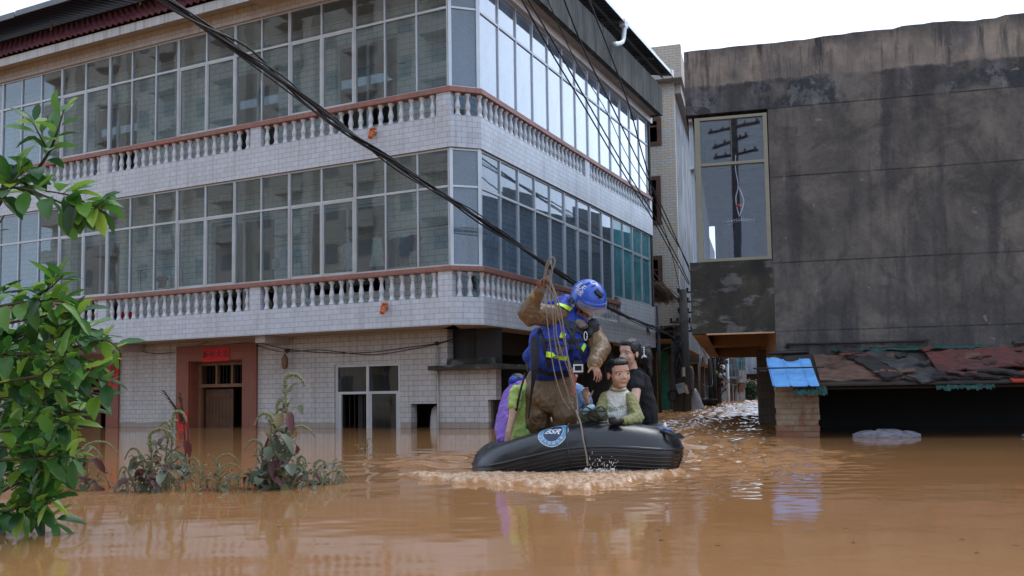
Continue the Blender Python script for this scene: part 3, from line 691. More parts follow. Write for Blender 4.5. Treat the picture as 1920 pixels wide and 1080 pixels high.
for i in range(50):
    a = random.uniform(0, 6.28); e = Vector((math.cos(a) * .14 * random.random(), math.sin(a) * .2 * random.random(), random.uniform(.2, 1.25))); m.tube([q + Vector((0, 0, .1)), q + e], .006, 4)
    w_ = Vector((random.gauss(0, .05), random.gauss(0, .06), random.gauss(0, .05))); m.add([q + e, q + e + w_ + Vector((0, .03, 0)), q + e + w_ * 1.8, q + e + w_ - Vector((0, .03, 0))], [(0, 1, 2, 3)])
tag(m.build('potted_plant', plain('dry_leaf_dark', (.05, .045, .03), .8)), 'dry dark plant behind the street side glass next to the corner', 'plant')
# upper window reflections need the blocks of flats that stand behind the photographer
def tower(loc, w, d, h, label, rot=0):
    t = empty('apartment_tower', loc, label, 'tower', 'blocks of flats behind the photographer'); x0, y0 = loc[0], loc[1]
    m = MB(); m.box(x0 - w / 2, x0 + w / 2, y0 - d, y0, -1.5, h)
    for k in range(int(w / 6)): xx = x0 - w / 2 + 3 + k * 6; m.box(xx - .5, xx + .5, y0, y0 + .8, -1.5, h)
    m.build('wall', MT['towerwall'], t)
    f = MB(); g = MB()
    for fl in range(int(h / 3)):
        z = fl * 3 - .3
        for k in range(int(w / 3)):
            xx = x0 - w / 2 + 1.5 + k * 3
            if k % 2 == 0: g.box(xx - .9, xx + .9, y0 + .01, y0 + .06, z + .6, z + 2.3); f.box(xx - 1.2, xx + 1.2, y0 + .02, y0 + 1.2, z, z + .14); f.box(xx - 1.2, xx + 1.2, y0 + 1.1, y0 + 1.2, z + .14, z + 1.0)
            else: g.box(xx - .5, xx + .5, y0 + .01, y0 + .06, z + 1.0, z + 2.3)
    f.build('balconies', MT['towerbal'], t); g.build('window_glass', MT['towerglass'], t)
MT['towerwall'] = plain('tower_render', (.60, .55, .46), .8, 0, .15, .3, 0); MT['towerbal'] = plain('tower_balcony', (.5, .46, .4), .8, 0, .1, .3, 0); MT['towerglass'] = plain('tower_window', (.24, .24, .23), .4, 0, .1, .3, 0)
tower((-46, -22, 0), 40, 12, 44, 'beige apartment tower seen only mirrored in the left front windows'); tower((-8, -26, 0), 15, 12, 30, 'beige apartment tower seen only mirrored in the windows near the corner')
# ================================================================== CONCRETE BUILDING (right)
KA = .209; K0 = Vector((-3.24, 12.44, 0)); KD = Vector((math.cos(KA), math.sin(KA), 0)); KN = Vector((-KD.y, KD.x, 0))
def kp(s, n, z): return K0 + KD * s + KN * n + ZZ * z
def kbox(m, s0, s1, n0, n1, z0, z1): return m.obox(K0, KD, KN, ZZ, s0, s1, n0, n1, z0, z1)
def onK(px, py, off=0):
    P = onpl(px, py, KN, K0 + KN * off); return (P - K0).dot(KD), P.z
cb = empty('concrete_building', tuple(kp(2, 4, 0)), 'dark mould stained concrete building with one tall window and a flat broken roof edge', 'building')
# front wall: right part and roof band, with an uneven top
m = MB(); kbox(m, 1.13, 14, 0, .2, .95, 4.55); m.build('front_wall', MT['conc'], cb)
random.seed(21); m = MB(); N = 110; prev = 5.5
top = []
for i in range(N + 1):
    s = 14 * i / N
    base = 5.49 + (.02 if 1.8 < s < 2.9 else 0) + (.045 if s > 2.9 else 0) - (.03 if 3.6 < s < 4.1 else 0)
    top.append(base + random.uniform(-.007, .007))
for i in range(N):
    a, b = 14 * i / N, 14 * (i + 1) / N
    v = [kp(a, 0, 4.551), kp(b, 0, 4.551), kp(b, 0, top[i + 1]), kp(a, 0, top[i]), kp(a, .2, 4.551), kp(b, .2, 4.551), kp(b, .2, top[i + 1] + .01), kp(a, .2, top[i] + .01)]
    fs = [(0, 1, 2, 3), (5, 4, 7, 6), (3, 2, 6, 7), (1, 0, 4, 5)]
    if i == 0: fs.append((4, 0, 3, 7))
    m.add(v, fs)
kbox(m, 0, .2, .2, 9, 4.551, 5.5); m.build('roof_band', MT['conc'], cb)
m = MB(); kbox(m, 0, 1.128, 0, .2, 1.42, 2.43); kbox(m, 0, .2, .2, 9, 1.42, 2.43); m.build('balcony_box', MT['mould'], cb)
m = MB(); kbox(m, .2, 14, .2, 9, 4.56, 4.7); m.build('roof_slab', MT['grey2'], cb)
m = MB(); kbox(m, .2, 14, .2, 9, 2.30, 2.38); m.build('balcony_floor', MT['grey2'], cb)
# underside: edge beam along the street, recessed ceiling, cross beams
m = MB(); kbox(m, .0, .2, .2, 8.6, 1.41, 1.42); kbox(m, .2, 1.12, .0, .12, 1.40, 1.42)
kbox(m, .2, 1.6, .21, 8.6, 2.1, 2.18); kbox(m, .02, .2, .201, 8.6, 1.425, 2.1); kbox(m, 1.13, 1.3, .201, 8.6, .98, 2.1)
for n in (3.6, 7.9): kbox(m, .2, 1.13, n, n + .25, 1.36 if n > 5 else 1.40, 2.1)
m.build('balcony_underside', MT['soffit_o'], cb)
m = MB(); kbox(m, .97, 2.2, 4.5, 5.1, -1.6, 1.36); kbox(m, 2.3, 2.5, 3.85, 8.8, -1.6, 2.1); m.build('ground_floor_wall', MT['greytile'], cb)
m = MB(); kbox(m, 1.31, 14, 2.4, 2.6, -1.6, 2.1); kbox(m, 1.31, 14, .21, 2.4, 2.12, 2.2); kbox(m, 1.40, 1.46, .25, 2.4, -1.6, .9); m.build('store_wall', MT['dark'], cb)  # wall colour carries the darkness under the shed roof
m = MB(); kbox(m, 13.8, 14, .2, 9, -1.6, 4.55); kbox(m, 2.3, 14, 8.8, 9, -1.6, 1.4); kbox(m, .2, 14, 8.8, 9, 1.43, 4.55); m.build("back_wall", MT["grey2"], cb)
m = MB(); kbox(m, 1.3, 1.5, .2, 8.8, 2.38, 4.56); m.build('inner_wall', MT['pale'], cb)
# window: frame, cross bar, pane and the street side glazing behind
f = MB()
for s in (.12, 1.06): kbox(f, s, s + .075 - (.02 if s > 1 else 0), .0, .08, 2.43, 4.50)
for z in (2.432, 3.80, 4.46): kbox(f, .195, 1.06, .004, .076, z, z + .04)
kbox(f, .62, .626, .03, .05, 3.84, 4.46)
wf = f.build('window', MT['alu_tan'], cb)
g = MB(); kbox(g, .195, 1.06, .036, .042, 2.47, 3.80); kbox(g, .195, 1.06, .036, .042, 3.84, 4.46); g.build('pane', glass('bay_glass', (.92, .95, 1), 1.0, haze=.05, hazecol=(.12, .16, .22), wav=.002), wf)
f = MB()
for i in range(18):
    n = .3 + i * .45; kbox(f, .03, .09, n, n + .05, 2.43, 4.55)
for z in (2.432, 3.80, 4.5): kbox(f, .035, .085, .12, 8.5, z, z + .04)
wf = f.build('window', MT['alu'], cb); g = MB(); kbox(g, .055, .061, .1, 8.5, 2.47, 4.5); g.build('pane', glass('side_bay_glass', (.9, .95, 1), .35, haze=.15, hazecol=(.5, .55, .6)), wf)  # pale haze in this glass stands in for bright slits of sky
def kshirt():
    p = kp(.73, .30, 3.02); o = garment(p, .52, .58, (.012, .013, .018), 'black shirt on a hanger behind the tall window of the concrete building', ydir=tuple(KD))
    m = MB(); m.tube(smooth_path([kp(.70, .28, 3.10), kp(.66, .28, 3.35), kp(.70, .28, 3.55), kp(.67, .28, 3.80), kp(.68, .28, 4.0)], 4), .008, 4); m.tube(smooth_path([kp(.70, .28, 3.10), kp(.77, .28, 3.32), kp(.70, .28, 3.55)], 4), .008, 4)
    tag(m.build('looped_string', MT['white']), 'white looped cord holding the hanger behind the tall window', 'cord')
    m = MB(); m.ell(kp(.70, .27, 3.26), (.05, .02, .022)); tag(m.build('cord_tie', MT['redpaper']), 'small red tie on the looped cord behind the tall window', 'tie')
    m = MB()
    for i in range(12): m.tube([kp(.52 + i * .034, .30, 3.05 + .03 * math.sin(i / 11 * PI)), kp(.53 + i * .034, .25, 3.03)], .010, 4)
    tag(m.build('clothes_peg_hanger', MT['alu']), 'shiny peg hanger above the black shirt behind the tall window', 'hanger')
    m = MB(); kbox(m, .78, 1.0, .3, .5, 2.4, 2.53); kbox(m, .8, .86, .28, .3, 2.45, 2.5); tag(m.build('storage_box', MT['redtile']), 'dull red box on the sill behind the tall window', 'box')
kshirt()
# rusty rail bolted to the wall above the shed
m = MB(); m.tube([kp(1.26, -.05, 1.235), kp(3.02, -.05, 1.235)], .017, 8)
for s in (1.3, 1.9, 2.5, 3.0): m.tube([kp(s, -.05, 1.235), kp(s, .01, 1.235)], .012, 6)
m.tube(smooth_path([kp(3.02, -.05, 1.24), kp(3.06, -.05, 1.25), kp(3.03, -.05, 1.17), kp(3.0, -.05, 1.10)], 3), .008, 5)
for i in range(60):
    s = 1.28 + random.random() * 1.7; m.tube([kp(s, -.06, 1.225), kp(s + random.uniform(-.01, .01), -.062, 1.225 - random.uniform(.01, .05))], .003, 3)
m.build('wall_pipe', MT['iron'], cb)
m = MB(); m.ell(kp(1.28, -.01, 1.21), (.035, .02, .03)); m.build('wall_vent', MT['black'], cb)
rh = empty('street_house', tuple(kp(6, 15, 0)), 'house on the right of the street behind the concrete building', 'house')
m = MB(); kbox(m, 2.6, 12, 9.5, 30, -1.6, 6.4); m.build('wall', MT['grey2'], rh)
for i in range(5):
    for z in (2.8, 5.4): m = MB(); kbox(m, 2.56, 2.6, 11 + i * 3.8, 12.6 + i * 3.8, z, z + 1.4); m.build('window', MT['towerglass'], rh)
# ------------------------------------------------------------------ SHED
shed = empty('lean_to_shed', tuple(kp(2.6, -.3, 0)), 'low lean-to shed against the concrete wall on a patched brick pillar', 'shed')
def brick_mat():
    t = NT('patched_brick'); uv = t.coord('UV'); b = t.n('ShaderNodeTexBrick'); t.l(uv, b.inputs[0]); b.inputs['Scale'].default_value = 1
    b.inputs['Brick Width'].default_value = .23; b.inputs['Row Height'].default_value = .075; b.inputs['Mortar Size'].default_value = .008
    b.inputs['Color1'].default_value = (.24, .085, .045, 1); b.inputs['Color2'].default_value = (.30, .20, .13, 1); b.inputs['Mortar'].default_value = (.16, .13, .10, 1)
    W = t.coord('World'); p = t.ramp(t.noise(W, 3.2, 6, .65, .6), [(.42, 0), (.52, 1)])
    sep = t.n('ShaderNodeSeparateXYZ'); t.l(W, sep.inputs[0])
    p = t.math('MULTIPLY', p, t.ramp(sep.outputs[2], [(.08, .05), (.2, 1)]))
    col = t.mix(p, b.outputs[0], t.ramp(t.noise(W, 9, 5), [(.3, (.22, .17, .12)), (.7, (.34, .28, .21))]))
    hh = t.math('ADD', t.math('MULTIPLY', b.outputs['Fac'], -1.2), t.noise(W, 14, 4))
    return t.end(t.bsdf(col, .9, 0, .2, t.bump(hh, .8, .02)))
MT['brick'] = brick_mat()
random.seed(5)
m = MB(); rows = 15
for r in range(rows):
    z = -.45 + r * .075
    for k, (s0, s1) in enumerate(((1.08, 1.20), (1.20, 1.42), (1.42, 1.60)) if r % 2 else ((1.08, 1.31), (1.31, 1.60))):
        j = [random.uniform(-.012, .012) for _ in range(4)]
        kbox(m, s0 + .001 + (j[0] * .7 if s0 == 1.08 else 0), s1 - .001 + (j[1] * 1.3 if s1 == 1.60 else 0), -.62 + j[2] * .45, -.24 + j[3], z + .001, z + .074)
kbox(m, 1.10, 1.58, -.60, -.26, -.45, .66)
m.build('brick_pillar', MT['brick'], shed)
def rooft(s, t): # t 0 front edge .. 1 at the wall
    return kp(s, -.92 + t * .88, .655 + .42 * t)
m = MB(); m.prism([rooft(1.45, 0), rooft(7, 0), rooft(7, 1), rooft(1.2, 1)], (0, 0, .02)); m.build('roof_deck', plain('rotten_board', (.030, .024, .020), .9, 0, .5, 7, .4), shed)
m = MB(); kbox(m, 6.8, 6.87, -.85, -.78, -1, .64); m.build('shed_post', W4 if 'W4' in globals() else MT['wood'], shed)
m = MB(); m.tube([kp(1.62, -.80, .63), kp(7, -.80, .63)], .02, 8); m.build('shed_purlin', MT['dark'], shed)
m = MB(); m.tube([rooft(1.02, .95) + ZZ * .06, rooft(1.55, 1.0) + ZZ * .055], .028, 8); tag(m.build('pipe', MT['black']), 'thick black pipe lying above the blue sheet by the wall', 'pipe')
m = MB(); m.tube([kp(.80, -.75, .90), kp(1.68, -.7, .90)], .011, 6); tag(m.build('rod', MT['iron']), 'thin iron rod lying across the blue sheet', 'rod')
m = MB(); m.tube([kp(.88, -.5, .87), kp(1.04, -.5, .865)], .016, 8); tag(m.build('pipe', MT['black']), 'short black pipe stub under the left edge of the blue sheet', 'pipe')
def blue_mat():
    t = NT('blue_painted_sheet'); W = t.coord('World'); c = t.ramp(t.noise(W, 7, 5), [(.3, (.11, .30, .62)), (.7, (.17, .42, .78))]); c = t.mix(t.ramp(t.noise(t.coord('World', (1, 1, 4)), 9, 4), [(.58, 0), (.7, .5)]), c, (.10, .2, .35)); return t.end(t.bsdf(c, .45, 0, .5))
MT['bluesheet'] = blue_mat()
m = MB(); vs = []; ns = 36; ribs = (.0, .36, .73, 1.0)
for j in range(9):
    t = j / 8
    for i in range(ns + 1):
        u = i / ns; s = .98 + u * .56 + .05 * (1 - t) ; h = .0
        for rb in (.02, .40, .77): h = max(h, .03 * max(0, 1 - abs(u - rb) / .022))
        P = kp(s + .0, -1.02 + t * .70, .66 + .36 * t + h + .015 * math.sin(u * 5 + 1) * t + (.02 * math.sin(u * 9) if j in (8,) else 0) + (.008 * (j % 3 == 1)))
        vs.append(P)
fs = [(j * (ns + 1) + i, j * (ns + 1) + i + 1, (j + 1) * (ns + 1) + i + 1, (j + 1) * (ns + 1) + i) for j in range(8) for i in range(ns)]
m.add(vs, fs); m.add([v - ZZ * .006 for v in vs], [f[::-1] for f in fs]); tag(m.build('blue_metal_sheet', MT['bluesheet'], fix=False), 'bright blue ribbed metal sheet over the brick pillar at the left end of the shed', 'sheet')
def board(s0, t0, s1, t1, w, mt, label, th=.02, lift=.03, name='board', ragged=.026, tilt=0):
    a = rooft(s0, t0) + ZZ * lift; b = rooft(s1, t1) + ZZ * (lift + tilt); d = (b - a); L = d.length; d.normalize(); sn = (rooft(0, 1) - rooft(0, 0)).cross(KD).normalized(); sn = sn if sn.z > 0 else -sn
    c = sn.cross(d).normalized(); m = MB(); n = max(6, int(L / .06)); vs = []
    for k in range(n + 1):
        wl = w / 2 + random.uniform(-ragged, ragged); wr = w / 2 + random.uniform(-ragged, ragged); sag = .012 * math.sin(k * .8 + s0)
        P = a + d * (L * k / n + (random.uniform(-ragged, ragged) * 2 if k in (0, n) else 0))
        vs += [P - c * wl + sn * sag, P + c * wr + sn * sag, P + c * wr + sn * (th + sag), P - c * wl + sn * (th + sag)]
    fs = []
    for k in range(n):
        q = 4 * k
        for e in range(4): fs.append((q + e, q + (e + 1) % 4, q + 4 + (e + 1) % 4, q + 4 + e))
    fs += [(3, 2, 1, 0), (4 * n, 4 * n + 1, 4 * n + 2, 4 * n + 3)]
    m.add(vs, fs); return tag(m.build(name, mt), label, 'board')
def woodm(name, c, c2=None):
    t = NT(name); W = t.coord('World', (2, 2, 9)); n = t.noise(W, 5, 6, .7, .5); c2 = c2 or sc(c, .35)
    col = t.mix(t.ramp(n, [(.38, 0), (.6, 1)]), c2, c); col = t.mix(t.ramp(t.noise(t.coord('World'), 3, 5), [(.5, 0), (.7, .7)]), col, sc(c2, .5)); return t.end(t.bsdf(col, .75, 0, .4, t.bump(n, .6, .01)))
W1 = woodm('peeled_brown_board', (.17, .075, .04), (.05, .045, .042)); W2 = woodm('wet_grey_board', (.065, .062, .058)); W3 = woodm('red_brown_board', (.16, .035, .025), (.04, .03, .03)); W4 = woodm('dark_plank', (.035, .028, .026)); WR = plain('faded_red_board', (.36, .035, .02), .6, 0, .25, 6, .2); NETM = plain('green_net', (.016, .062, .05), .9, 0, .6, 14, .6)
board(1.62, .50, 2.62, .52, .80, W1, 'wide peeling brown panel just right of the blue sheet', lift=.022)
board(2.02, 1.02, 2.50, .06, .26, W4, 'dark plank lying slantwise down the shed roof', lift=.055, th=.035)
board(2.42, .98, 2.93, .05, .40, W2, 'grey panel lying slantwise beside the dark slanting plank', lift=.04)
board(2.95, .52, 4.35, .58, .62, W3, 'large red brown panel in the middle of the shed roof', lift=.06, tilt=.04)
board(2.6, .10, 3.9, .12, .12, W4, 'long dark lath at the front edge under the large red brown panel', lift=.03, th=.03)
board(3.35, .22, 3.95, .06, .10, W4, 'short dark lath crossing the front edge', lift=.075, th=.03)
board(3.78, .10, 4.28, .12, .26, WR, 'bright faded red panel at the front edge of the shed', lift=.03)
board(4.2, .14, 5.6, .2, .3, W3, 'rusty brown panel right of the bright red panel', lift=.025)
board(3.6, .98, 5.2, .95, .35, W1, 'brown board along the wall behind the large red brown panel', lift=.03)
board(4.1, .60, 5.6, .72, .16, W4, 'dark lath across the pile at the right end', lift=.09, th=.03)
board(4.05, .88, 5.6, 1.0, .12, W2, 'grey lath highest on the pile at the right end', lift=.14, th=.03)
board(4.25, .74, 5.6, .80, .22, W4, 'dark board in the middle of the right hand pile', lift=.12, th=.03)
board(4.5, .50, 5.4, .36, .30, W2, 'grey slab leaning on the right hand pile', lift=.11, th=.03)
board(4.2, .36, 5.6, .38, .18, W4, 'black lath under the grey slab of the right hand pile', lift=.08, th=.03)
random.seed(66)
for k in range(16):
    s_ = 1.75 + k * .17 + random.uniform(-.05, .05); t_ = random.uniform(.1, .95)
    board(s_, t_, s_ + random.uniform(.10, .26), t_ + random.uniform(-.12, .12), random.uniform(.04, .10), random.choice((W1, W2, W3, W4)), 'small ' + ('rusty', 'grey', 'red brown', 'black')[k % 4] + ' shard on the shed roof, ' + ('first', 'second', 'third', 'fourth', 'fifth', 'sixth', 'seventh', 'eighth', 'ninth', 'tenth', 'eleventh', 'twelfth', 'thirteenth', 'fourteenth', 'fifteenth', 'last')[k] + ' of the shards from the left', lift=.10, th=.012, name='board_shard')['group'] = 'small shards lying on the shed roof'
def net(s0, s1, t0, t1, lift, label, drop=0):
    m = MB(); n = 30; vs = []
    for j in range(4):
        for i in range(n + 1):
            s = s0 + (s1 - s0) * i / n; P = rooft(s, t0 + (t1 - t0) * j / 3) + ZZ * (lift + random.uniform(-.012, .018) - drop * (j == 0) * random.uniform(.3, 1)); vs.append(P)
    fs = [(j * (n + 1) + i, j * (n + 1) + i + 1, (j + 1) * (n + 1) + i + 1, (j + 1) * (n + 1) + i) for j in range(3) for i in range(n)]
    m.add(vs, fs); m.add([v - ZZ * .004 for v in vs], [f[::-1] for f in fs]); tag(m.build('green_netting', NETM, fix=False), label, 'netting')
net(1.85, 3.9, .93, 1.03, .075, 'green netting bunched along the wall at the top of the shed roof')
net(1.28, 1.68, -.14, .0, -.01, 'green netting hanging under the front edge of the blue sheet', .06)
net(2.95, 3.6, -.03, .06, -.02, 'green netting hanging at the front edge in the middle of the shed', .05)
# sack floating under the shed
def sack():
    t = NT('woven_sack'); b = t.noise(t.coord('World', (1, 1, 6)), 10, 5); c = t.ramp(b, [(.3, (.10, .10, .12)), (.65, (.30, .29, .33))]); mt = t.end(t.bsdf(c, .8, 0, .3, t.bump(b, .5, .02)))
    m = MB(); N = 40; K = 16; vs = []
    for i in range(N + 1):
        u = i / N; s = 2.0 + u * .80; r = .095 * (math.sin(PI * min(max(u, .02), .98)) ** .35); r *= 1 - .2 * math.exp(-((u - .33) / .03) ** 2) - .2 * math.exp(-((u - .75) / .03) ** 2)
        for k in range(K):
            a = 2 * PI * k / K; rr = r * (1 + .12 * mnoise.noise(Vector((u * 9, math.cos(a) * 2, math.sin(a) * 2))))
            vs.append(kp(s, -.62 + math.cos(a) * rr * 1.5, .01 + math.sin(a) * rr))
    fs = [(i * K + k, i * K + (k + 1) % K, (i + 1) * K + (k + 1) % K, (i + 1) * K + k) for i in range(N) for k in range(K)] + [tuple(range(K))[::-1], tuple(N * K + k for k in range(K))]
    m.add(vs, fs, True); tag(m.build('woven_sack', mt), 'pale tied sack floating in the dark under the shed roof', 'sack')
sack()
for (s, n, w, lb, c) in ((5.0 - .95, -.7, .12, 'small pale blue plastic piece floating at the right edge under the shed', (.2, .3, .4)),):
    m = MB(); m.ell(kp(s, n, .02), (w, .06, .03)); m.ell(kp(s + .12, n, .015), (.06, .04, .02)); tag(m.build('floating_plastic', plain('plastic_piece', c, .4)), lb, 'litter')
# ================================================================== HOUSES ALONG THE STREET (the street bends left)
SA = .18; E1 = Vector((math.cos(SA), math.sin(SA), 0)); E2 = Vector((-math.sin(SA), math.cos(SA), 0)); Q0 = Vector((-7.38, 27.0, 0))
def sp(a, b, z): return Q0 + E1 * a + E2 * b + ZZ * z
def sbox(m, a0, a1, b0, b1, z0, z1): return m.obox(Q0, E1, E2, ZZ, a0, a1, b0, b1, z0, z1)
def onS(px, py, b=0): P = onpl(px, py, E2, Q0 + E2 * b); return (P - Q0).dot(E1), P.z
st = empty('beige_house', tuple(sp(-4, 5, 0)), 'tall beige brick faced house with dark framed windows behind the white corner house', 'house')
wins = []
for (xa, ya, xb, yb) in ((1214, 222, 1241, 272), (1212, 332, 1241, 421), (1216, 481, 1244, 565)):
    a0, z1 = onS(xa, ya); a1, z0 = onS(xb, yb); wins.append((a0 - .7, a1, z0, z1))
m = MB(); 
def wall_s(m, a0, a1, z0, z1, holes, b0, th):
    As = sorted({a0, a1, *[h[0] for h in holes], *[h[1] for h in holes]}); Zs = sorted({z0, z1, *[h[2] for h in holes], *[h[3] for h in holes]})
    for a, b in zip(As[:-1], As[1:]):
        for c, d in zip(Zs[:-1], Zs[1:]):
            if not any(h[0] <= (a + b) / 2 <= h[1] and h[2] <= (c + d) / 2 <= h[3] for h in holes): sbox(m, a, b, b0, b0 + th, c, d)
wall_s(m, -9, 0, 2.65, 10.3, wins, 0, .25); m.build('front_wall', MT['beige'], st)
for (a0, a1, z0, z1) in wins:
    f = MB()
    for x in (a0, a1 - .14): sbox(f, x, x + .14, -.04, .2, z0, z1)
    for z in (z0, z1 - .12): sbox(f, a0 + .14, a1 - .14, -.038, .198, z, z + .12)
    sbox(f, a0 + .14, a1 - .14, .05, .1, z0 + (z1 - z0) * .68, z0 + (z1 - z0) * .68 + .06)
    w = f.build('window', MT['wood'], st); MB().obox(Q0, E1, E2, ZZ, a0 + .14, a1 - .14, .12, .13, z0 + .12, z1 - .12).build('pane', MT['glass_dk'], w)
m = MB(); sbox(m, -9, .0 - .26, .26, .36, 2.7, 10.3); m.build('window_backing', MT['dark'], st)  # flat dark slab close behind the window panes
m = MB(); sbox(m, -.25, .003, .251, 11, 2.05, 10.28); m.build('side_wall', MT['grey'], st)
m = MB(); sbox(m, -9, .28, -.35, 11.2, 10.3, 10.42); sbox(m, .003, .2, .26, 11, 10.0, 10.3); m.build('roof_slab', MT['soffit'], st)
m = MB(); sbox(m, -1.2, .27, -.34, 0, 10.42, 11.35); sbox(m, .05, .27, 0, 11.1, 10.42, 11.2); sbox(m, -9, -1.2, -.1, .1, 10.42, 11.0); m.build('roof_parapet', MT['beige'], st)
m = MB(); sbox(m, -9, -.0, .25, 3, 2.64, 2.70); sbox(m, -.24, .0, .3, 11, 2.03, 2.05); sbox(m, -.9, -.24, .3, 11, 2.2, 2.25); m.build('overhang_underside', MT['soffit_o'], st)
a0, _ = onS(1237, 700, 2.5); a1, _ = onS(1254, 700, 2.5); a2, _ = onS(1270, 700, 2.5)
m = MB(); sbox(m, -9, a0 - .12, 2.5, 2.7, -1.6, 2.64); sbox(m, a1, a2 + .1, 2.5, 2.7, -1.6, 2.64); sbox(m, a0 - .12, a1, 2.5, 2.7, 2.0, 2.64); sbox(m, a2 - .9, a2 - .8, 2.7, 11, -1.6, 2.1); m.build('ground_wall', MT['grey2'], st)
MT['green'] = plain('green_roller_door', (.06, .36, .24), .5, .1, .2, 6, .1); MT['yellow'] = plain('yellow_paint_strip', (.45, .42, .04), .6)
m = MB()
for k in range(36): z = -.8 + k * .08; sbox(m, a0, a1, 2.52 + .01 * (k % 2), 2.56 + .01 * (k % 2), z, z + .078)
m.build('roller_door', MT['green'], st)
m = MB(); sbox(m, a0 - .1, a0 - .003, 2.42, 2.499, -1, 1.9); m.build('painted_strip', MT['yellow'], st)
m = MB(); sbox(m, a0, a1 + .1, 2.40, 2.499, 1.95, 2.3); m.build('sign_board', plain('dark_green_board', (.02, .08, .05), .6), st)
m = MB(); P = sp(-.02 - .16, -.06, 0)
# palm leaf awning between the houses
q = at(1236, 545, 26.0); m = MB(); random.seed(3)
for i in range(120):
    a = q + Vector((random.uniform(-.35, .1), random.uniform(-.2, .2), random.uniform(.1, .28))); b = a + RT0 * random.uniform(.25, .55) + Vector((0, 0, -random.uniform(.35, .6))); m.tube([a, (a + b) / 2 + ZZ * .03, b], [.012, .012, .005], 4)
m.bar(q + RT0 * -.3 + ZZ * .55, q + RT0 * .35 + ZZ * -.25, .03); m.bar(q + RT0 * -.2 + ZZ * .62, q + RT0 * .42 + ZZ * -.2, .03)
tag(m.build('thatch_awning', plain('dry_palm_leaf', (.13, .09, .06), .95, 0, .5, 12)), 'ragged palm leaf awning under a window between the white and beige houses', 'awning')
# next house down the street
s2 = empty('grey_house', tuple(sp(-4, 16, 0)), 'weathered grey concrete house further along the left side of the street', 'house')
m = MB(); sbox(m, -8, -.05, 11.3, 24, 1.85, 8.5); m.build('upper_wall', MT['grey2'], s2)
m = MB(); sbox(m, -8, -1.4, 11.3, 24, -1.6, 1.84); m.build('ground_wall', MT['grey2'], s2)
m = MB(); sbox(m, -8, -.06, 11.3, 24, 1.82, 1.848); m.build('overhang_underside', MT['soffit_o'], s2)
m = MB()
for b in (13, 17, 21): m = MB(); sbox(m, -.7, -.4, b, b + .3, -1.6, 1.84); m.build('column', MT['grey2'], s2)
m = MB()
for b in (12.5, 15.5, 18.5, 21.5):
    for z in (2.8, 5.6): m = MB(); sbox(m, -.06, .01, b, b + 1.4, z, z + 1.4); m.build('window', MT['towerglass'], s2)
# drain pipes and clutter under the first overhang
def ptube(pts, r, mt, name, label, cat, n=7, sm=4, group=None):
    m = MB(); m.tube(smooth_path([at(*p) for p in pts], sm), r, n); return tag(m.build(name, mt), label, cat, group)
m = MB(); m.tube([at(1313, 667, 34), at(1313, 680, 34), at(1311, 684, 34), at(1311, 758, 34)], .055, 8); m.build('down_pipe', MT['pale'], s2)
m = MB(); m.tube([at(1288, 688, 31), at(1296, 690, 31), at(1298, 700, 31), at(1298, 755, 31)], .06, 8); m.build('down_pipe', MT['pale'], st)
for k, (x, w) in enumerate(((1331, 5), (1339, 4))):
    a = at(x, 690, 36); b = at(x, 760, 36); m = MB(); m.tube([Vector((a.x, a.y, 1.9)), Vector((a.x, a.y, -1))], .03 + .01 * w, 10); m.build('column', MT['iron'], s2)
# far end of the street
MT['bluewin'] = plain('blue_window', (.10, .22, .26), .2)
FW = at(1366, 750, 50); fe = empty('far_house', tuple(FW), 'distant grey house closing the street with blue windows and a white ground floor', 'house')
def fbox(m, xa, xb, ya, yb, D, depth=3.0, dy=0):
    a = at(xa, ya, D); b = at(xb, yb, D); w = (b - a).dot(RT0); h0, h1 = min(a.z, b.z), max(a.z, b.z)
    return m.obox(Vector((a.x, a.y, 0)), RT0, FW0, ZZ, 0, w, dy, depth, h0, h1)
m = MB(); fbox(m, 1366, 1399, 640, 727, 50, 6); m.build('upper_wall', MT['grey2'], fe)
m = MB(); fbox(m, 1334, 1366, 600, 727, 52, 6); m.build('upper_wall', MT['blueg'], fe)
m = MB(); fbox(m, 1363, 1398, 719, 765, 50.3, 6); m.build('ground_wall', MT['pale'], fe)
m = MB(); fbox(m, 1334, 1363, 727, 765, 52, 6); m.build('ground_wall', MT['blueg'], fe)
m = MB(); fbox(m, 1386, 1400, 694, 717, 49.0, 1.0); fbox(m, 1350, 1367, 712, 719, 49.2, 1.4); m.build('balcony_box', MT['pale'], fe)
m = MB()
for (a, b, c, d) in ((1380, 1386, 670, 695), (1389, 1392, 668, 697), (1393, 1396, 668, 697), (1367, 1373, 682, 692)): m = MB(); fbox(m, a, b, c, d, 49.98, .1, 0); m.build('window', MT['bluewin'], fe)
m = MB(); fbox(m, 1372, 1378, 731, 752, 50.2, .2); m.build('door', plain('dark_red_door', (.09, .02, .02), .6), fe)
m = MB(); fbox(m, 1374.5, 1376, 719, 752, 49.9, .2); fbox(m, 1382, 1383.5, 719, 752, 49.9, .2); m.build('door_frame', MT['white'], fe)
m = MB(); fbox(m, 1385, 1394, 719, 735, 49.9, .3); m.build('awning', MT['wood_l'], fe)
m = MB(); fbox(m, 1352, 1362, 733, 736, 51.8, .2); m.build('sign', MT['wood_l'], fe)
fb = empty('blue_grey_house', tuple(at(1412, 750, 60)), 'plain blue grey house at the far right end of the street', 'house')
m = MB(); fbox(m, 1396, 1450, 655, 700, 60, 8); m.build('upper_wall', MT['blueg'], fb)
m = MB(); fbox(m, 1398, 1450, 700, 765, 62, 8); m.build('ground_wall', MT['dark'], fb)
m = MB(); fbox(m, 1398, 1424, 714, 718, 58, 2); m.build('awning', MT['soffit_o'], fb)
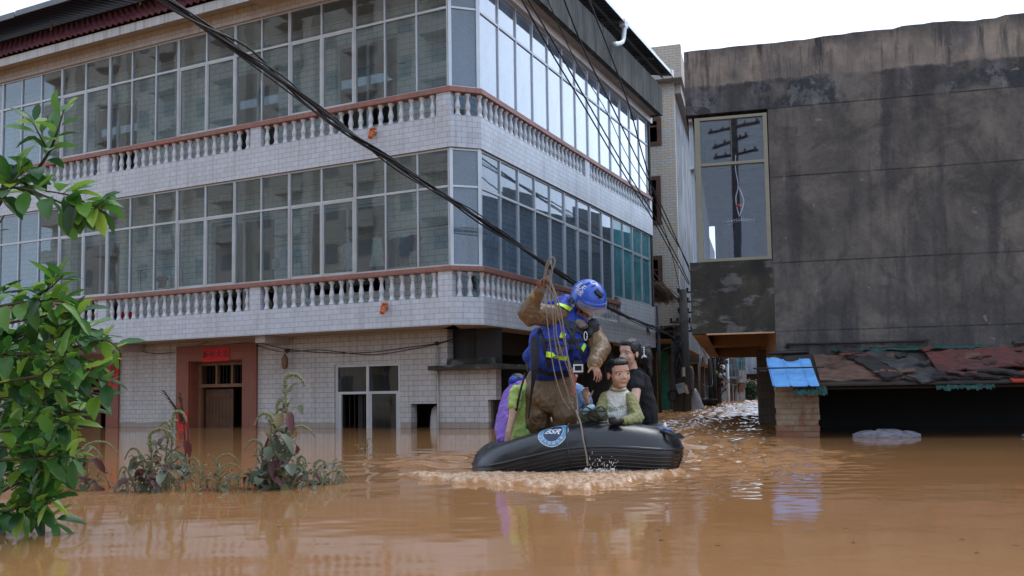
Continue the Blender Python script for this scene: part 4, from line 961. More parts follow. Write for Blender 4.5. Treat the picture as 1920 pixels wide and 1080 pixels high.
m = MB(); fbox(m, 1394, 1440, 742, 760, 56, .3); tag(m.build('garden_wall', MT['pale']), 'low pale wall below the bush at the end of the street', 'wall')
def leafball(name, C, rad, n, mt, label, cat, lf=.12):
    m = MB(); random.seed(int(C.x * 100))
    for i in range(n):
        v = Vector((random.gauss(0, 1), random.gauss(0, 1), random.gauss(0, 1))); v.normalize(); v *= random.random() ** .4
        p = C + Vector((v.x * rad[0], v.y * rad[1], v.z * rad[2])) * (1 + .25 * mnoise.noise(v * 3)); a = Vector((random.gauss(0, 1), random.gauss(0, 1), random.gauss(0, .6))).normalized() * lf; b = a.cross(Vector((random.random(), random.random(), 1))).normalized() * lf * .45
        m.add([p, p + a * .5 + b, p + a, p + a * .5 - b], [(0, 1, 2, 3)])
    return tag(m.build(name, mt, fix=False), label, cat)
MT['bushleaf'] = plain('dark_bush_leaf', (.025, .075, .028), .6, 0, .5, 2)
leafball('bush', at(1404, 733, 55), (.75, .6, .75), 1500, MT['bushleaf'], 'dark green bush at the far end of the flooded street', 'bush')
# person on the far balcony
# boats of rubbish, sheet covered heap, stacked boards
m = MB(); A = at(1303, 728, 29.3); vs = []
n = 14
for j in range(9):
    v = j / 8; r = .30 * (1 - v) ** .8 + .02
    for k in range(n):
        a = 2 * PI * k / n; rr = r * (1 + .12 * math.sin(a * 3 + j) + .06 * math.sin(a * 7)); vs.append(Vector((A.x + math.cos(a) * rr + .1 * (1 - v), A.y + math.sin(a) * rr, -.25 + (A.z + .25) * v)))
m.add(vs, [(j * n + k, j * n + (k + 1) % n, (j + 1) * n + (k + 1) % n, (j + 1) * n + k) for j in range(8) for k in range(n)] + [tuple(8 * n + k for k in range(n))], True)
tag(m.build('covered_heap', plain('white_plastic_sheet', (.42, .42, .44), .5, 0, .25, 8, .5)), 'tall white sheet covered heap standing in the water beside the poles', 'heap')
m = MB(); random.seed(9)
for k in range(6):
    a = at(1292 + random.uniform(-1, 1), 730 + k * 6.5, 29.8); m.obox(a, RT0, FW0, ZZ, -.13, .10, 0, .5, -.09, .0)
tag(m.build('board_stack', W4), 'dark stack of boards between the poles and the white heap', 'stack')
m = MB(); random.seed(13); 
for k in range(26):
    c = at(random.uniform(1318, 1338), random.uniform(750, 757), 36); m.ell(c, (.22, .2, random.uniform(.05, .14)), n=7, m=5)
tag(m.build('debris_heap', MT['black']), 'low black heap of debris in the water under the grey house', 'debris')
# ================================================================== UTILITY POLES, BOXES AND WIRES
def pole(name, base, topz, r0, r1, label, arms=(), cat='utility pole'):
    o = empty(name, (base.x, base.y, 0), label, cat); m = MB(); m.tube([(base.x, base.y, -1.6), (base.x, base.y, topz * .5), (base.x, base.y, topz)], [r0, (r0 + r1) / 2, r1], 14); m.build('pole_shaft', MT['polec'], o)
    for (z, L, d, th) in arms:
        a = MB(); dd = Vector(d).normalized(); c = Vector((base.x, base.y, z)); a.bar(c - dd * L[0], c + dd * L[1], th, th); arm = a.build('crossarm', MT['iron'], o)
        ins = MB()
        for t in (-L[0] * .9, -L[0] * .45, L[1] * .45, L[1] * .9):
            if abs(t) > .1: ins.lathe(c + dd * t + ZZ * th * .5, [(0, .012), (.02, .035), (.05, .03), (.07, .042), (.1, .03), (.12, .012)], 8)
        ins.build('insulator', MT['black'], arm)
    return o
pA = at(1287, 772, 26.9); pB = at(1272, 772, 26.9)
poleA = pole('utility_pole', pA, at(1286, 543, 26.9).z, .17, .115, 'taller concrete utility pole with short cross arms where the thin wires end', [(at(1286, z, 26.9).z, (.06 + .1, .30), tuple(RT0), .05) for z in (548, 566, 586)] + [(at(1286, 604, 26.9).z, (.42, .2), tuple(RT0), .05), (at(1286, 621, 26.9).z, (.70, .25), tuple(RT0), .06)])
poleB = pole('utility_pole', pB, at(1271, 634, 26.9).z, .18, .15, 'shorter dark pole wrapped in cables standing beside the taller pole')
m = MB(); random.seed(17)
for k in range(9):
    pts = []; x = 1267 + k * 1.1
    for y in range(628, 716, 8): pts.append(at(x + random.uniform(-2, 2), y, 26.7 - random.uniform(0, .15)))
    m.tube(smooth_path(pts, 3), .022, 5)
for k in range(12):
    y = random.uniform(634, 700); x = random.uniform(1266, 1284); pts = [at(x + 7 * math.cos(t) * random.uniform(.6, 1.1), y + 8 * math.sin(t), 26.6) for t in [i * .7 for i in range(8)]]; m.tube(smooth_path(pts, 3), .012, 4)
tag(m.build('cable_tangle', MT['cable']), 'thick tangle of black cables hanging down the shorter pole', 'cables')
def obb(px0, py0, px1, py1, D, dep, rot=0):
    c = at((px0 + px1) / 2, (py0 + py1) / 2, D); w = abs(px1 - px0) * D / F_PX; h = abs(py1 - py0) * D / F_PX; ca, sa = math.cos(rot), math.sin(rot); ax = RT0 * ca + ZZ * sa; az = ZZ * ca - RT0 * sa
    return c, ax, FW0, az, -w / 2, w / 2, -dep, 0, -h / 2, h / 2
MT['boxgrey'] = plain('box_paint', (.33, .36, .35), .5, 0, .15, 8, .1); MT['boxpale'] = plain('pale_meter_box', (.50, .50, .42), .5, 0, .15, 8, .1)
q = obb(1268, 719, 1284, 737, 26.55, .16, .22); o = MB().obox(*q).build('junction_box', MT['boxgrey']); tag(o, 'tilted grey junction box with a blue label strapped to the poles', 'box')
m = MB(); q2 = list(obb(1271, 722, 1278, 727, 26.38, .01, .22)); m.obox(*q2).build('label_plate', plain('blue_label', (.12, .28, .5), .5), o)
m = MB(); m.obox(*obb(1284, 722, 1288.5, 738, 26.5, .12, .22)).build('side_box', MT['boxpale'], o)
q = obb(1278, 689, 1282.5, 706, 26.5, .2); o = MB().obox(*q); tag(o.build('meter_box', MT['boxpale']), 'small upright pale meter box fixed between the two poles', 'box')
m = MB(); C = at(1262, 742, 26.5)
for k in range(9):
    R = .11 + .05 * random.random(); pts = [C + RT0 * math.cos(t) * R + ZZ * math.sin(t) * (R * 1.15) + FW0 * random.uniform(-.04, .04) for t in [i * .42 for i in range(16)]]; m.tube(pts, .014, 5)
tag(m.build('cable_coil', MT['cable']), 'coil of black cable hanging left of the junction box', 'coil')
# second pole with lamp, thin white pipe, pole tangle further back
pC = at(1349, 764, 40); poleC = pole('utility_pole', pC, at(1347, 660, 40).z, .12, .09, 'thin far utility pole with a small street lamp in the bend of the street', [(at(1347, z, 40).z, (.35, .45), tuple(RT0), .05) for z in (662, 672, 681)])
m = MB(); c = at(1346, 683, 39.8); m.tube([c, c + RT0 * -.02 + ZZ * .05], [.16, .05], 12); m.lathe(c - ZZ * .05, [(0, .06), (.05, .1)], 10); m.build('lamp_head', MT['trim'], poleC)
m = MB(); a = at(1363, 660, 44); m.tube([Vector((a.x, a.y, a.z)), Vector((a.x, a.y, -1))], .07, 8); m.tube([a + ZZ * -.05, a + RT0 * .25 + ZZ * .08, a + RT0 * .45 + ZZ * -.12], .04, 6); tag(m.build('white_pipe_post', MT['white']), 'slim white pipe post in front of the far house', 'post')
m = MB(); random.seed(31)
for k in range(34):
    x, y = random.uniform(1336, 1362), random.uniform(650, 735); pts = [at(x + random.uniform(-9, 9), y + random.uniform(-12, 14), 39.6) for _ in range(4)]; m.tube(smooth_path(pts, 4), random.choice((.012, .02, .03)), 4)
for k in range(10): c = at(random.uniform(1338, 1355), random.uniform(690, 725), 39.6); m.ell(c, (.05, .04, .06), n=6, m=5)
tag(m.build('cable_tangle', MT['cable']), 'distant tangle of cables round the thin pole in the bend of the street', 'cables')
for k, (x, y) in enumerate(((1343, 703), (1351, 708))):
    c = at(x, y, 39.4); m = MB(); m.lathe(c, [(0, .05), (.06, .08), (.16, .07), (.2, .02)], 8); tag(m.build('plastic_bottle', MT['yellow'] if k == 0 else MT['white']), ('yellow' if k == 0 else 'white') + ' container hanging in the cables of the far thin pole', 'container')
# street wires
def wire(pts, r, label, sag=0, cat='wire', group='overhead wires', mt=None, name='overhead_wire', n=5):
    m = MB(); P = smooth_path([at(*p) for p in pts], 10); m.tube(P, r, n); return tag(m.build(name, mt or MT['cable']), label, cat, group)
def dz(x, x0, d0, x1, d1): t = (x - x0) / (x1 - x0); return 1 / ((1 - t) / d0 + t / d1)
def wpts(px, x0, d0, x1, d1): return [(x, y, dz(x, x0, d0, x1, d1)) for x, y in px]
W_ = [([(968, -20), (1030, 92), (1100, 208), (1165, 318), (1222, 408), (1262, 480), (1291, 533)], .010, 'leftmost thin wire coming down in front of the street side glass'),
      ([(982, -15), (1048, 97), (1108, 203), (1172, 315), (1228, 407), (1268, 480), (1293, 532)], .010, 'second thin wire running close beside the leftmost one'),
      ([(1018, -20), (1080, 115), (1135, 205), (1175, 290), (1222, 370), (1255, 460), (1279, 562)], .006, 'finest wire crossing the street side glass'),
      ([(1050, -20), (1098, 100), (1148, 200), (1196, 300), (1240, 385), (1290, 500), (1296, 520)], .010, 'fourth wire from the left coming down to the taller pole'),
      ([(1098, -15), (1146, 105), (1180, 200), (1205, 290), (1240, 400), (1280, 475), (1292, 500)], .010, 'rightmost thin wire crossing the roof parapet')]
for pts, r, lb in W_: wire(wpts(pts, pts[0][0], 13, 1290, 26.8), r * 1.45, lb)
# the heavy twisted bundle
base = wpts([(296, -14), (420, 72), (540, 160), (640, 238), (740, 305), (860, 383), (960, 452), (1078, 534), (1130, 571), (1185, 597), (1240, 620), (1268, 640)], 305, 9, 1270, 26.6)
P = smooth_path([at(*p) for p in base], 14); m = MB(); random.seed(2)
for k in range(7):
    ph = k * 2 * PI / 7; Q = []; rr = .012 + .012 * (k % 3)
    for i, p in enumerate(P):
        a = ph + i * .16 + .6 * math.sin(i * .05 + k); dr = rr * (1.25 + .5 * math.sin(i * .09 + k * 1.3)); Q.append(p + RT0 * math.cos(a) * dr + ZZ * math.sin(a) * dr * 1.3)
    m.tube(Q, .011 + .003 * (k % 2), 5)
Q = [p + ZZ * (-.03 - .05 * math.sin(min(i / 55, 1) * PI)) for i, p in enumerate(P[:60])]; m.tube(Q, .010, 5)
o = m.build('cable_bundle', MT['cable']); tag(o, 'thick twisted bundle of black cables sagging across the front of the white house', 'cables')
m = MB()
for i in range(8, len(P), 13): m.ell(P[i] + ZZ * .02, (.012, .012, .01), n=6, m=4)
m.build('cable_tie', MT['white'], o)
m = MB(); p = P[22]
for k in range(5): m.tube([p + ZZ * -.03, p + Vector((random.gauss(0, .01), 0, -.09 - .02 * k)), p + Vector((random.gauss(0, .02), 0, -.16 - .03 * k))], .003, 3)
m.build('string', MT['soffit'], o)
# tangled service wires near the poles
TW = [([(1229, 622), (1255, 612), (1282, 600), (1300, 592)], 'pale service wire from the down pipe to the taller pole'), ([(1225, 735), (1245, 695), (1262, 660), (1280, 640)], 'grey wire slanting up from the shop corner to the poles'), ([(1222, 690), (1235, 672), (1246, 655), (1268, 648)], 'short grey wire under the overhang of the beige house'),
      ([(1290, 600), (1303, 630), (1320, 662), (1338, 690), (1360, 715)], 'slack wire running from the taller pole down the street'), ([(1290, 590), (1310, 640), (1326, 668), (1345, 690)], 'second slack wire running from the taller pole down the street'), ([(1290, 690), (1310, 715), (1330, 725), (1340, 715)], 'sagging low wire between the near poles and the far pole'),
      ([(1345, 668), (1375, 672), (1400, 680), (1424, 686)], 'thin wire crossing the far house to the right'), ([(1350, 705), (1375, 722), (1395, 712), (1424, 716)], 'low sagging wire in front of the far house')]
for i, (pts, lb) in enumerate(TW): wire([(x, y, 26.5 if x < 1292 else 26.5 + (x - 1290) * .2) for x, y in pts], .009, lb, mt=MT['polec'] if i < 3 else MT['cable'])
m = MB(); c = at(1214, 618, 24.2); random.seed(6)
for i in range(14): e = Vector((random.gauss(0, .05), 0, -random.uniform(.05, .2))); m.tube([c + ZZ * .08, c + e * .5 + ZZ * .05, c + e], [.006, .01, .003], 4)
tag(m.build('hanging_weed', MT['bushleaf']), 'small green weed dangling from the cable bundle near the down pipe', 'weed')
# pole behind the photographer that shows in the tall window
hit = kp(.66, 0, 4.1); dv = (hit - EYE).normalized(); nr = KN; rf = dv - nr * 2 * dv.dot(nr); pm = hit + rf * 21
pD = pole('utility_pole', Vector((pm.x, pm.y, 0)), pm.z + .9, .16, .13, 'concrete utility pole behind the photographer, mirrored in the tall window', [(pm.z + .6, (1, 1), (.8, .6, 0), .09), (pm.z + .1, (1.1, .7), (.5, .85, 0), .09), (pm.z - .4, (.8, .9), (.8, .6, 0), .09)])
# ================================================================== FLOOD WATER
def LD(L, D, z=0.0): return RT0 * L + FW0 * D + ZZ * z
def water_mesh():
    nr, na = 960, 640
    r = 2.3 * np.exp(np.linspace(0, math.log(75 / 2.3), nr)); a = np.radians(np.linspace(-37, 37, na))
    R, A = np.meshgrid(r, a, indexing='ij'); Lc = R * np.sin(A); Dc = R * np.cos(A)
    h = np.zeros_like(R); rs = np.random.default_rng(3)
    def waves(n, lmin, lmax, amp, dirs=(0, 2 * PI), seed=0):
        q = np.random.default_rng(seed); out = np.zeros_like(R)
        for _ in range(n):
            lam = math.exp(q.uniform(math.log(lmin), math.log(lmax))); th = q.uniform(*dirs); k = 2 * PI / lam
            # bend each train a little so the crests are not ruled lines
            out += amp * (lam / lmax) ** 1.0 * np.sin(k * (Lc * math.cos(th) + Dc * math.sin(th)) + q.uniform(0, 6.28) + 1.2 * np.sin(Lc * .9 * q.uniform(.5, 1.5) + q.uniform(0, 6)) + 1.0 * np.sin(Dc * .8 * q.uniform(.5, 1.5) + q.uniform(0, 6)))
        return out
    def sm(x, a, b): t = np.clip((x - a) / (b - a), 0, 1); return t * t * (3 - 2 * t)
    near = 1 - sm(Dc, 5.5, 9.5)
    h += waves(9, .25, 1.1, .00026, (1.2, 1.95), 1) * (.35 + .75 * near)          # long crests roughly facing the lens
    h += waves(8, .12, .5, .00018, (0, 6.28), 2) * (.4 + .6 * near)
    # distance from the hull outline and the wake it leaves
    lx = Lc - .5; wakeL = np.exp(-((Lc + .55) / .7) ** 2) * np.exp(-((Dc - 8.2) / 1.5) ** 2)
    h += waves(9, .3, .9, .010, (0, 6.28), 4) * wakeL
    # chop behind the boat up the street
    cx = .55 + (Dc - 7.0) * .30; wid = .55 + (Dc - 7) * .075
    street = np.exp(-(((Lc - cx) / (wid * 1.25)) ** 2)) * sm(Dc, 7.0, 8.6) * (1 - .35 * sm(Dc, 20, 45))
    street = np.maximum(street, .9 * sm(Dc, 16, 22) * np.exp(-((Lc - .235 * Dc) / (.07 * Dc)) ** 4))
    h += waves(30, .13, .55, .0115, (.7, 2.4), 5) * street + waves(12, .3, .9, .008, (0, 6.28), 15) * street
    h += waves(8, .8, 2.2, .012, (.9, 2.2), 6) * street
    Vr = np.exp(-(((Lc - 1.85 - (7.4 - Dc) * -.35) / .75) ** 2)) * np.exp(-((Dc - 8.2) / 1.7) ** 2)
    h += waves(18, .09, .32, .0058, (.5, 2.6), 7) * Vr
    # bow wave with foam
    Df = np.where(Lc < .45, 5.74 + 1.0 * np.abs((Lc - .45) / 1.15) ** 1.5, 5.74 + 1.05 * np.abs((Lc - .45) / .8) ** 1.3)
    edge = .05 * np.sin(Lc * 23 + 1) + .035 * np.sin(Lc * 51) + .03 * np.sin(Lc * 97 + Dc * 20)
    foam = sm(Dc, Df + edge, Df + edge + .10) * (1 - sm(Dc, 7.05, 7.2)) * sm(Lc, -1.15, -.6) * (1 - sm(Lc, 1.15, 1.4))
    lump = waves(34, .018, .055, .0042, (0, 6.28), 8)
    h += foam * (.010 + np.abs(lump) * .62)
    h += .022 * np.exp(-((Dc - Df - .10) / .07) ** 2) * sm(Lc, -.9, -.4) * (1 - sm(Lc, 1.1, 1.5)) * (1 + .4 * np.sin(Lc * 17) + .3 * np.sin(Lc * 41))
    # froth along the left quarter
    f2 = np.exp(-(((Lc + .15) / .22) ** 2)) * np.exp(-(((Dc - 8.6) / .8) ** 2)) * (waves(14, .05, .2, 1, (0, 6.28), 9) > 1.3)
    f3 = Vr * (waves(14, .05, .22, 1, (0, 6.28), 10) > 2.4) * .6
    f4 = street * (waves(16, .08, .3, 1, (0, 6.28), 11) > 2.0) * .35
    f3 = f3 * 0; f4 = f4 * sm(Dc, 12, 16)
    fm = np.clip(foam * (.45 + .55 * (waves(20, .03, .12, 1, (0, 6.28), 12) > -.8)) + f2 * .7 + f3 + f4, 0, 1)
    X = Lc * RT0.x + Dc * FW0.x; Y = Lc * RT0.y + Dc * FW0.y
    V = np.stack([X, Y, h], -1).reshape(-1, 3)
    idx = np.arange(nr * na).reshape(nr, na)
    F = np.stack([idx[:-1, :-1], idx[1:, :-1], idx[1:, 1:], idx[:-1, 1:]], -1).reshape(-1, 4)[:, ::-1]
    # the flat sheet round that: inner disc, rest of the circle, and out to the horizon
    extra_v = []; extra_f = []; b0 = len(V)
    def P(rr, aa): return (rr * (math.sin(aa) * RT0.x + math.cos(aa) * FW0.x), rr * (math.sin(aa) * RT0.y + math.cos(aa) * FW0.y), 0)
    extra_v.append((0, 0, 0)); cidx = b0
    for i in range(na - 1): extra_f.append((cidx, int(idx[0, i]), int(idx[0, i + 1])))
    m = 40; angs = [a[-1] + (2 * PI - (a[-1] - a[0])) * k / m for k in range(m + 1)]; rings = [float(r[k]) for k in range(0, nr, 40)] + [float(r[-1])]
    ri = list(range(0, nr, 40)) + [nr - 1]
    ring = []
    for k, rr in enumerate(rings):
        row = [int(idx[ri[k], -1])]
        for q in range(1, m): extra_v.append(P(rr, angs[q])); row.append(b0 + len(extra_v) - 1)
        row.append(int(idx[ri[k], 0])); ring.append(row)
    for k in range(len(ring) - 1):
        for q in range(m): extra_f.append((ring[k][q], ring[k + 1][q], ring[k + 1][q + 1], ring[k][q + 1]))
    for q in range(m): extra_f.append((cidx, ring[0][q], ring[0][q + 1]))
    far = []
    for i in range(0, na, 1): far.append(int(idx[-1, i]))
    outer = []
    for i in range(na): extra_v.append(P(900, float(a[i]))); outer.append(b0 + len(extra_v) - 1)
    for i in range(na - 1): extra_f.append((far[i], far[i + 1], outer[i + 1], outer[i]))
    o2 = [outer[-1]]
    for q in range(1, m): extra_v.append(P(900, angs[q])); o2.append(b0 + len(extra_v) - 1)
    o2.append(outer[0])
    for q in range(m): extra_f.append((ring[-1][q], ring[-1][q + 1], o2[q + 1], o2[q]))
    VV = np.vstack([V, np.array(extra_v)]); me = bpy.data.meshes.new('flood_water')
    loops = list(F.reshape(-1)); 
    ef = [f for f in extra_f]; tot = np.concatenate([np.full(len(F), 4), np.array([len(f) for f in ef])]); allv = np.concatenate([F.reshape(-1), np.array([i for f in ef for i in f])])
    me.vertices.add(len(VV)); me.vertices.foreach_set('co', VV.astype(np.float32).ravel())
    me.loops.add(len(allv)); me.loops.foreach_set('vertex_index', allv.astype(np.int32))
    me.polygons.add(len(tot)); me.polygons.foreach_set('loop_start', np.concatenate([[0], np.cumsum(tot)[:-1]]).astype(np.int32)); me.polygons.foreach_set('loop_total', tot.astype(np.int32))
    me.polygons.foreach_set('use_smooth', np.ones(len(tot), bool)); me.update(calc_edges=True); me.validate()
    at_ = me.attributes.new('froth', 'FLOAT', 'POINT'); fv = np.zeros(len(VV), np.float32); fv[:len(V)] = fm.reshape(-1); at_.data.foreach_set('value', fv)
    bm = bmesh.new(); bm.from_mesh(me); bmesh.ops.recalc_face_normals(bm, faces=bm.faces); up = sum(1 for f in list(bm.faces)[:200] if f.normal.z > 0)
    if up < 100: bmesh.ops.reverse_faces(bm, faces=bm.faces)
    bm.to_mesh(me); bm.free()
    return me
def water_mat():
    t = NT('muddy_flood_water'); W = t.coord('World'); at_ = t.n('ShaderNodeAttribute'); at_.attribute_name = 'froth'
    a = t.noise(W, .5, 4); c = t.mix(t.ramp(a, [(.3, 0), (.7, 1)]), (.31, .150, .060), (.37, .182, .075))
    fr = at_.outputs['Fac']; fn = t.noise(W, 30, 5, .7)
    froth = t.math('MULTIPLY', fr, t.ramp(fn, [(.3, .35), (.55, 1)]))
    c = t.mix(froth, c, t.ramp(t.noise(t.coord('World', (1, 1, 1)), 26, 6, .8), [(.45, (.50, .325, .205)), (.58, (.60, .43, .30)), (.70, (.85, .78, .70))]))
    rough = t.math('ADD', t.math('MULTIPLY', froth, .45), .035)
    b1 = t.bump(t.noise(t.coord('World', rot=(0, 0, -YAW), scale=(1, 1, 1)), 3.2, 3, .5), .016, .03)
    b2 = t.bump(fn, .02, .01, b1)
    return t.end(t.bsdf(c, rough, 0, .5, b2, IOR=1.40))
wo_ = bpy.data.objects.new('flood_water', water_mesh()); COL.objects.link(wo_); wo_.data.materials.append(water_mat()); tag(wo_, 'brown muddy flood water covering the whole street', kind='structure')
# ================================================================== surfaces grown from overlapping volumes
from mathutils.bvhtree import BVHTree
def cap(mb, p, q, r0, r1, n=12):
    p, q = Vector(p), Vector(q); L = (q - p).length; d = (q - p).normalized() if L > 1e-6 else ZZ
    mb.tube([p - d * r0 * .98, p - d * r0 * .7, p - d * r0 * .3, p, p + (q - p) * .5, q, q + d * r1 * .3, q + d * r1 * .7, q + d * r1 * .98], [r0 * .2, r0 * .71, r0 * .95, r0, (r0 + r1) / 2, r1, r1 * .95, r1 * .71, r1 * .2], n)
def torso(mb, rings, n=20):
    """closed body volume through (px, py, D, half width, half depth) rings"""
    R_ = [(at(a, b, c), w, d) for a, b, c, w, d in rings]; full = []
    p0, w0, d0 = R_[0]; full.append((p0 + (p0 - R_[1][0]).normalized() * d0 * .55, w0 * .25, d0 * .25)); full.append((p0 + (p0 - R_[1][0]).normalized() * d0 * .4, w0 * .72, d0 * .72))
    full += R_; p1, w1, d1 = R_[-1]; e = (p1 - R_[-2][0]).normalized(); full.append((p1 + e * d1 * .35, w1 * .75, d1 * .75)); full.append((p1 + e * d1 * .5, w1 * .25, d1 * .25))
    C_ = smooth_path([f[0] for f in full], 3); W_ = smooth_path([Vector((f[1], f[2], 0)) for f in full], 3); vs = []
    for c, w in zip(C_, W_):
        for k in range(n): a = 2 * PI * k / n; vs.append(c + RT0 * math.cos(a) * w.x + FW0 * math.sin(a) * w.y)
    m_ = len(C_); fs = [(i * n + k, i * n + (k + 1) % n, (i + 1) * n + (k + 1) % n, (i + 1) * n + k) for i in range(m_ - 1) for k in range(n)] + [tuple(range(n))[::-1], tuple((m_ - 1) * n + k for k in range(n))]
    return mb.add(vs, fs, True)
def grow(mb, name, mt, parent=None, voxel=.01, smooth=3, wr=0, wf=14, mats=None, paint=None, seed=0, wdir=None):
    """join overlapping volumes into one continuous surface"""
    o = mb.build(name, mt, None, fix=True)
    md = o.modifiers.new('r', 'REMESH'); md.mode = 'VOXEL'; md.voxel_size = voxel
    ms = o.modifiers.new('s', 'SMOOTH'); ms.factor = .5; ms.iterations = smooth
    bpy.context.view_layer.update(); dg = bpy.context.evaluated_depsgraph_get()
    me = bpy.data.meshes.new_from_object(o.evaluated_get(dg)); bpy.data.objects.remove(o)
    me.name = name; me.polygons.foreach_set('use_smooth', [True] * len(me.polygons))
    if wr:
        n = len(me.vertices); co = np.empty(n * 3, np.float32); me.vertices.foreach_get('co', co); no = np.empty(n * 3, np.float32); me.vertices.foreach_get('normal', no)
        co = co.reshape(-1, 3); no = no.reshape(-1, 3)
        for i in range(n):
            p = Vector(co[i]) * wf; w1 = mnoise.noise(p + Vector((seed, 0, 0))); w2 = mnoise.noise(p * 2.3 + Vector((0, seed, 5)))
            k = (1 - abs(w1) * 2.4) + .5 * (1 - abs(w2) * 2.4)
            co[i] += no[i] * (wr * .8 * (k - .6))
        me.vertices.foreach_set('co', co.ravel())
    me.materials.clear(); me.materials.append(mt)
    if mats:
        for x in mats: me.materials.append(x)
        for p in me.polygons: p.material_index = paint(p.center)
    if parent:
        o0 = ORG.get(parent.name, Vector((0, 0, 0))); me.transform(Matrix.Translation(-o0))
    me.update(); ob = bpy.data.objects.new(name, me); COL.objects.link(ob)
    if parent: ob.parent = parent; ORG[ob.name] = ORG.get(parent.name, Vector((0, 0, 0)))
    return ob
def bvh(o):
    o0 = ORG.get(o.name, Vector((0, 0, 0))); vs = [v.co + o0 for v in o.data.vertices]; return BVHTree.FromPolygons(vs, [tuple(p.vertices) for p in o.data.polygons])
def surf(tree, px, py, off=.006):
    d = ray(px, py).normalized(); h = tree.ray_cast(EYE, d)
    if h[0] is None: 
        return None, None
    n = h[1] if h[1].dot(d) < 0 else -h[1]; return h[0] + n * off, n
def band(tree, pts, w, mt, name, parent, off=.006, th=.004, n=7):
    """a strap lying on the surface along picture points"""
    P = []
    for (a, b), (c, d) in zip(pts[:-1], pts[1:]):
        for k in range(n): t = k / n; P.append((a + (c - a) * t, b + (d - b) * t))
    P.append(pts[-1]); S_ = [surf(tree, x, y, off) for x, y in P]; S_ = [s for s in S_ if s[0] is not None]
    if len(S_) < 2: print('band misses', name, pts); return None
    m = MB(); vs = []
    for i, (p, nn) in enumerate(S_):
        d = (S_[min(i + 1, len(S_) - 1)][0] - S_[max(i - 1, 0)][0]).normalized(); c = nn.cross(d).normalized() * w / 2
        vs += [p - c, p + c, p + c + nn * th, p - c + nn * th]
    fs = []
    for k in range(len(S_) - 1):
        q = 4 * k
        for e in range(4): fs.append((q + e, q + (e + 1) % 4, q + 4 + (e + 1) % 4, q + 4 + e))
    q = 4 * (len(S_) - 1); fs += [(3, 2, 1, 0), (q, q + 1, q + 2, q + 3)]
    m.add(vs, fs); return m.build(name, mt, parent)
def drape(tree, C, xd, yd, nrm, verts, faces, off, mt, name, parent, lift=.15):
    vs = []
    for v in verts:
        o = C + xd * v[0] + yd * v[1] + nrm * lift; h = tree.ray_cast(o, -nrm); vs.append((h[0] if h[0] is not None else C + xd * v[0] + yd * v[1]) + nrm * off)
    m = MB(); m.add(vs, faces); return m.build(name, mt, parent, fix=False)
# ================================================================== INFLATABLE BOAT
MT['hypalon'] = None
def hyp():
    t = NT('black_boat_rubber'); W = t.coord('World'); n = t.noise(W, 5, 5); c = t.ramp(n, [(.3, (.003, .0035, .0045)), (.7, (.008, .010, .014))])
    c = t.mix(t.ramp(t.noise(t.coord('World', (1, 1, 3)), 8, 5), [(.6, 0), (.78, .3)]), c, (.045, .045, .045)); c = t.mix(t.ramp(t.noise(W, 70, 3, .5), [(.72, 0), (.75, .3)]), c, (.18, .12, .08)); return t.end(t.bsdf(c, t.ramp(n, [(.3, .20), (.7, .36)]), 0, .6, t.bump(t.noise(W, 45, 3), .12, .004)))
MT['hypalon'] = hyp()
boat = empty('inflatable_boat', tuple(LD(.6, 8.2)), 'black inflatable rescue boat pushing through the flood water with a round badge on its bow', 'boat')
TP = [(.42, 9.7, .10), (.12, 8.9, .08), (-.06, 8.2, .03), (-.15, 7.75, .005), (-.08, 7.44, .015), (.14, 7.28, .085), (.40, 7.20, .155), (.66, 7.15, .180), (.90, 7.14, .168), (1.07, 7.19, .145), (1.17, 7.36, .135), (1.21, 7.7, .13), (1.30, 8.4, .13), (1.46, 9.7, .13)]
path = smooth_path([LD(*p) for p in TP], 8)
TR = .205
rad = [TR * (.75 + .25 * min(1, i / 6, (len(path) - 1 - i) / 6)) for i in range(len(path))]
m = MB(); m.tube(path, rad, 36); tube_o = m.build('hull_tube', MT['hypalon'], boat); tb = bvh(tube_o)
def tframe(i):
    d = (path[min(i + 1, len(path) - 1)] - path[max(i - 1, 0)]).normalized(); w = d.cross(ZZ).normalized()
    return d, (w if w.dot(FW0) < 0 or True else -w)
def ontube(i, ang, r=0.0):
    d, _ = tframe(i); out = (path[i] - LD(.55, 8.6, path[i].z)); out = out - d * out.dot(d); out.z = 0
    out = out.normalized() if out.length > .01 else -FW0
    out = (out - d * out.dot(d)).normalized(); u = d.cross(out); u = u if u.z > 0 else -u
    return path[i] + (out * math.cos(ang) + u * math.sin(ang)) * (rad[i] + r)
for a, w in ((.12, .013), (-.06, .008), (-.20, .008), (-.34, .008), (-.48, .008), (-.64, .010), (-.82, .012)):
    m = MB(); m.tube([ontube(i, a, -.002) for i in range(3, len(path) - 3)], w, 6, flat=1); m.build('rub_strake', MT['hypalon'], boat)
for i in (50, 78):
    m = MB(); m.tube([ontube(i, -.9 + k * .12, .001) for k in range(24)], .009, 5); m.build('seam_tape', MT['hypalon'], boat)
m = MB(); pts = [LD(l, d, 0) for l, d in ((-.02, 7.5), (.3, 7.3), (.9, 7.25), (1.1, 7.4), (1.3, 8.4), (1.42, 9.5), (.5, 9.5), (.08, 8.6))]; m.prism([(p.x, p.y, .0) for p in pts], (0, 0, .07)); m.build('boat_floor', MT['darksteel'], boat)
m = MB(); m.obox(LD(.42, 9.45), (LD(1, .17) - LD(0, 0)).normalized(), FW0, ZZ, 0, 1.05, 0, .05, .02, .42); m.build('transom', MT['darksteel'], boat)
m = MB(); m.obox(LD(.05, 8.25), RT0, FW0, ZZ, 0, 1.15, 0, .25, .30, .34); m.build('bench_seat', MT['wood_l'], boat)
